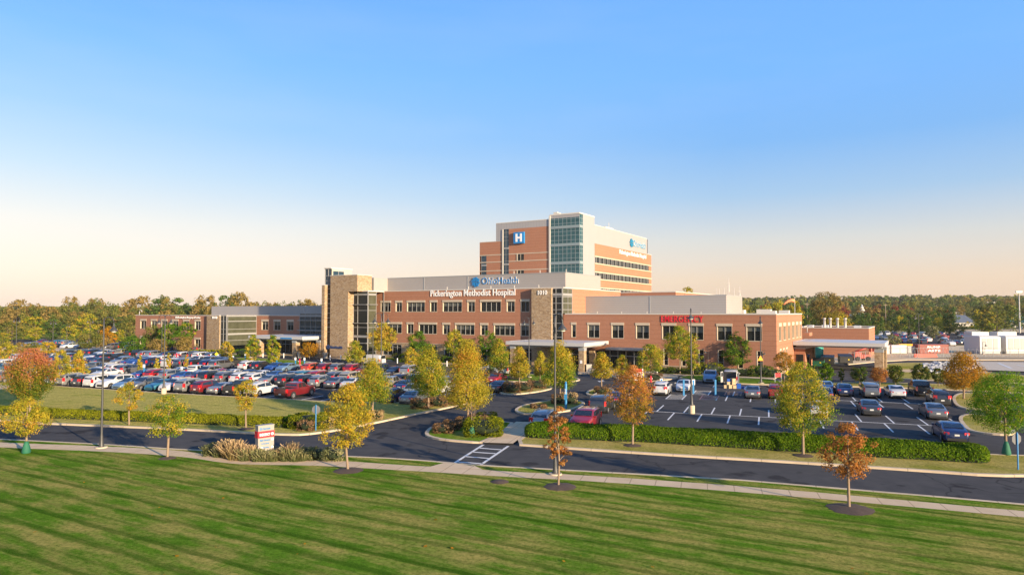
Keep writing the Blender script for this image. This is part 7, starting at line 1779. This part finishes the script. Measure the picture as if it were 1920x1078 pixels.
# person in a yellow vest
def person(px, py, label):
    g = G(px, py, .02); root = thing('person', label, 'person', g, R(-20))
    me = bpy.data.meshes.new('body'); J = dict(pel=(0, 0, .95), sp=(0, .01, 1.15), ch=(0, .0, 1.38), nk=(0, 0, 1.53), hd=(0, -.02, 1.66), ht=(0, -.01, 1.76), lh=(-.10, 0, .88), lk=(-.13, -.04, .48), la=(-.14, .03, .08), lt=(-.15, -.14, .04), rh=(.10, 0, .88), rk=(.12, -.02, .48), ra=(.14, .06, .08), rt=(.15, -.11, .04), ls=(-.19, 0, 1.45), le=(-.27, .02, 1.17), lw=(-.24, -.16, .97), lf=(-.23, -.22, .90), rs=(.19, 0, 1.45), re=(.28, .03, 1.17), rw=(.26, -.12, .95), rf=(.25, -.17, .87))
    rad = dict(pel=.15, sp=.13, ch=.155, nk=.06, hd=.095, ht=.08, lh=.10, lk=.06, la=.045, lt=.035, rh=.10, rk=.06, ra=.045, rt=.035, ls=.065, le=.045, lw=.03, lf=.03, rs=.065, re=.045, rw=.03, rf=.03)
    K = list(J); E = [('pel', 'sp'), ('sp', 'ch'), ('ch', 'nk'), ('nk', 'hd'), ('hd', 'ht'), ('pel', 'lh'), ('lh', 'lk'), ('lk', 'la'), ('la', 'lt'), ('pel', 'rh'), ('rh', 'rk'), ('rk', 'ra'), ('ra', 'rt'), ('ch', 'ls'), ('ls', 'le'), ('le', 'lw'), ('lw', 'lf'), ('ch', 'rs'), ('rs', 're'), ('re', 'rw'), ('rw', 'rf')]
    me.from_pydata([J[k] for k in K], [(K.index(a), K.index(b)) for a, b in E], []); bm = bmesh.new(); bm.from_mesh(me); bm.verts.layers.skin.verify(); bm.to_mesh(me); bm.free()
    o = bpy.data.objects.new('body', me); COL.objects.link(o); sk = o.modifiers.new('s', 'SKIN'); sk.use_smooth_shade = True
    for i, k in enumerate(K): me.skin_vertices[0].data[i].radius = (rad[k], rad[k] * .8); me.skin_vertices[0].data[i].use_root = (k == 'pel')
    o.modifiers.new('d', 'SUBSURF').levels = 1
    dg = bpy.context.evaluated_depsgraph_get(); b = bpy.data.meshes.new_from_object(o.evaluated_get(dg)); bpy.data.objects.remove(o)
    for mt in ('skin', 'trousers', 'safety_yellow', 'hair'): b.materials.append(MATS[mt])
    for p in b.polygons:
        c = p.center; p.material_index = 1 if c.z < .95 and abs(c.x) < .2 else (2 if c.z < 1.5 and c.z > .92 and abs(c.x) < .24 else (1 if c.z < 1.45 and c.z > 1.0 else 0))
        p.use_smooth = True
    mkobj('body', b, root); h = MB(); h.lathe([(.125, 1.72), (.12, 1.76), (.09, 1.82), (.02, 1.85)], 0, -.01, 12); h.build('hard_hat', 'sign_white', root)
person(1739, 662.5, 'person in a yellow high-visibility vest and white helmet beside the red container')
# rocks: rip-rap bed
rs = np.random.default_rng(12); m = MB(); poly = PX([(1728, 684), (1760, 680), (1822, 680), (1830, 690), (1800, 699), (1750, 700), (1735, 694)], KH)
def inside(p, P):
    c = False
    for i in range(len(P)):
        a, b = P[i], P[i - 1]
        if (a.y > p[1]) != (b.y > p[1]) and p[0] < (b.x - a.x) * (p[1] - a.y) / (b.y - a.y) + a.x: c = not c
    return c
xs = [p.x for p in poly]; ys = [p.y for p in poly]
for i in range(1500):
    x, y = rs.uniform(min(xs), max(xs)), rs.uniform(min(ys), max(ys))
    if not inside((x, y), poly): continue
    s = rs.uniform(.15, .42); pts = []
    for k in range(8): pts.append((x + s * (1 if k & 1 else -1) * rs.uniform(.5, 1), y + s * (1 if k & 2 else -1) * rs.uniform(.5, 1), KH + (s * rs.uniform(.5, 1.1) if k & 4 else -.02)))
    m.hexa([pts[0], pts[1], pts[3], pts[2], pts[4], pts[5], pts[7], pts[6]])
o = m.build('riprap', 'rock'); tag(o, 'bed of broken pale rocks beside the helipad', 'rocks', None, 'stuff')
# houses and pale buildings among the trees
def house(px, py, w, d, h, rh, wall, roof, label, ang=0, win=3):
    g = G(px, py); z = hill(g.x, g.y); root = thing('house', label, 'house', (g.x, g.y, z - .3), ang)
    m = MB(); m.box(-w / 2, w / 2, 0, d, 0, h); m.build('wall', wall, root)
    m = MB(); e = .5; m.add([(-w / 2 - e, -e, h), (w / 2 + e, -e, h), (w / 2 + e, d + e, h), (-w / 2 - e, d + e, h), (-w / 2 + d * .3, d / 2, h + rh), (w / 2 - d * .3, d / 2, h + rh)], [(0, 1, 5, 4), (1, 2, 5), (2, 3, 4, 5), (3, 0, 4), (0, 3, 2, 1)]); m.build('roof', roof, root)
    for k in range(win):
        m = MB(); x = -w / 2 + w * (k + .5) / win; m.box(x - .7, x + .7, -.05, 0, 1.0, 2.3); m.build('window', 'window_glass', root)
house(1809, 613, 15, 10, 3.2, 5.2, 'white_siding', 'dark_roof', 'wide house with a big dark blue-grey roof in the right woods', .1)
house(1918, 614, 18, 10, 3.2, 4.2, 'white_siding', 'teal_roof', 'long low building with a teal roof at the right picture edge', 0)
house(1762, 610, 12, 8, 3.0, 3.0, 'white_siding', 'dark_roof', 'smaller dark-roofed house mostly hidden left of the big dark roof')
for px, py, w, ty, lb in ((1530, 606, 8, 576, 'small white building glimpsed above the trees by the windsock'), (1857, 600, 20, 566, 'flat pale building glimpsed in the far right woods'), (1800, 604, 12, 582, 'pale building behind the big dark roof'), (1755, 601, 5, 573, 'tiny white gabled front in the far right woods')):
    g = G(px, py); z = hill(g.x, g.y); H = zat(ty, g.y) - z; root = thing('pale_building', lb, 'building', (g.x, g.y, z - .3)); m = MB(); m.box(-w / 2, w / 2, 0, 8, 0, H); m.build('wall', 'white_siding', root); m = MB(); m.prism([(-w / 2 - .3, -.3), (w / 2 + .3, -.3), (w / 2 + .3, 8.3), (-w / 2 - .3, 8.3)], H, H + .4); m.build('roof', 'coping', root)
g = G(1617, 607); z = hill(g.x, g.y); root = thing('church', 'white church with a stepped steeple above the trees behind the service building', 'church', (g.x, g.y, z)); H = zat(571, g.y) - z
m = MB(); m.box(-8, 8, 0, 12, 0, H * .45); m.build('nave', 'sign_white', root); m = MB(); m.box(-2.2, 2.2, -2, 2, 0, H * .66); m.box(-1.4, 1.4, -1.4, 1.4, H * .66, H * .84); m.lathe([(1.2, H * .84), (.9, H * .9), (.1, H)], 0, 0, 8); m.build('steeple', 'sign_white', root)
# utility poles on the skyline
for px, ty, lb, Y in ((1911, 545, 'tall floodlight mast on the skyline at the right', 340), (1513, 567, 'wooden utility pole on the skyline behind the emergency wing', 380), (1660, 569, 'distant utility pole over the service building', 420), (1883, 577, 'distant utility pole in the right woods', 420)):
    H = zat(ty, Y); root = thing('utility_pole', lb, 'utility pole', ((px - 960) / F * Y, Y, 0)); m = MB(); m.lathe([(.28, 0), (.18, H)], 0, 0, 7); m.build('pole', 'bark' if px != 1911 else 'coping', root); m = MB(); m.box(-1.3, 1.3, -.1, .1, H - 1.2, H - .9)
    if px == 1911: m.box(-1.6, 1.6, -.3, .3, H - .9, H - .1)
    m.build('crossarm', 'bark' if px != 1911 else 'coping', root)

# ---------------------------------------------------------------- evening air
m = MB(); m.box(-1500, 1700, -60, 2300, -2, 44)
hz_ = bpy.data.materials.new('haze'); hz_.use_nodes = True; nt = hz_.node_tree; nt.nodes.remove(nt.nodes['Principled BSDF'])
pv = nt.nodes.new('ShaderNodeVolumePrincipled'); pv.inputs['Color'].default_value = (1, .93, .84, 1); pv.inputs['Density'].default_value = .00007; pv.inputs['Anisotropy'].default_value = .1
nt.links.new(pv.outputs[0], nt.nodes['Material Output'].inputs['Volume']); MATS['haze'] = hz_
o = m.build('haze', 'haze'); tag(o, 'thin warm evening haze over the whole site', 'haze', None, 'stuff')
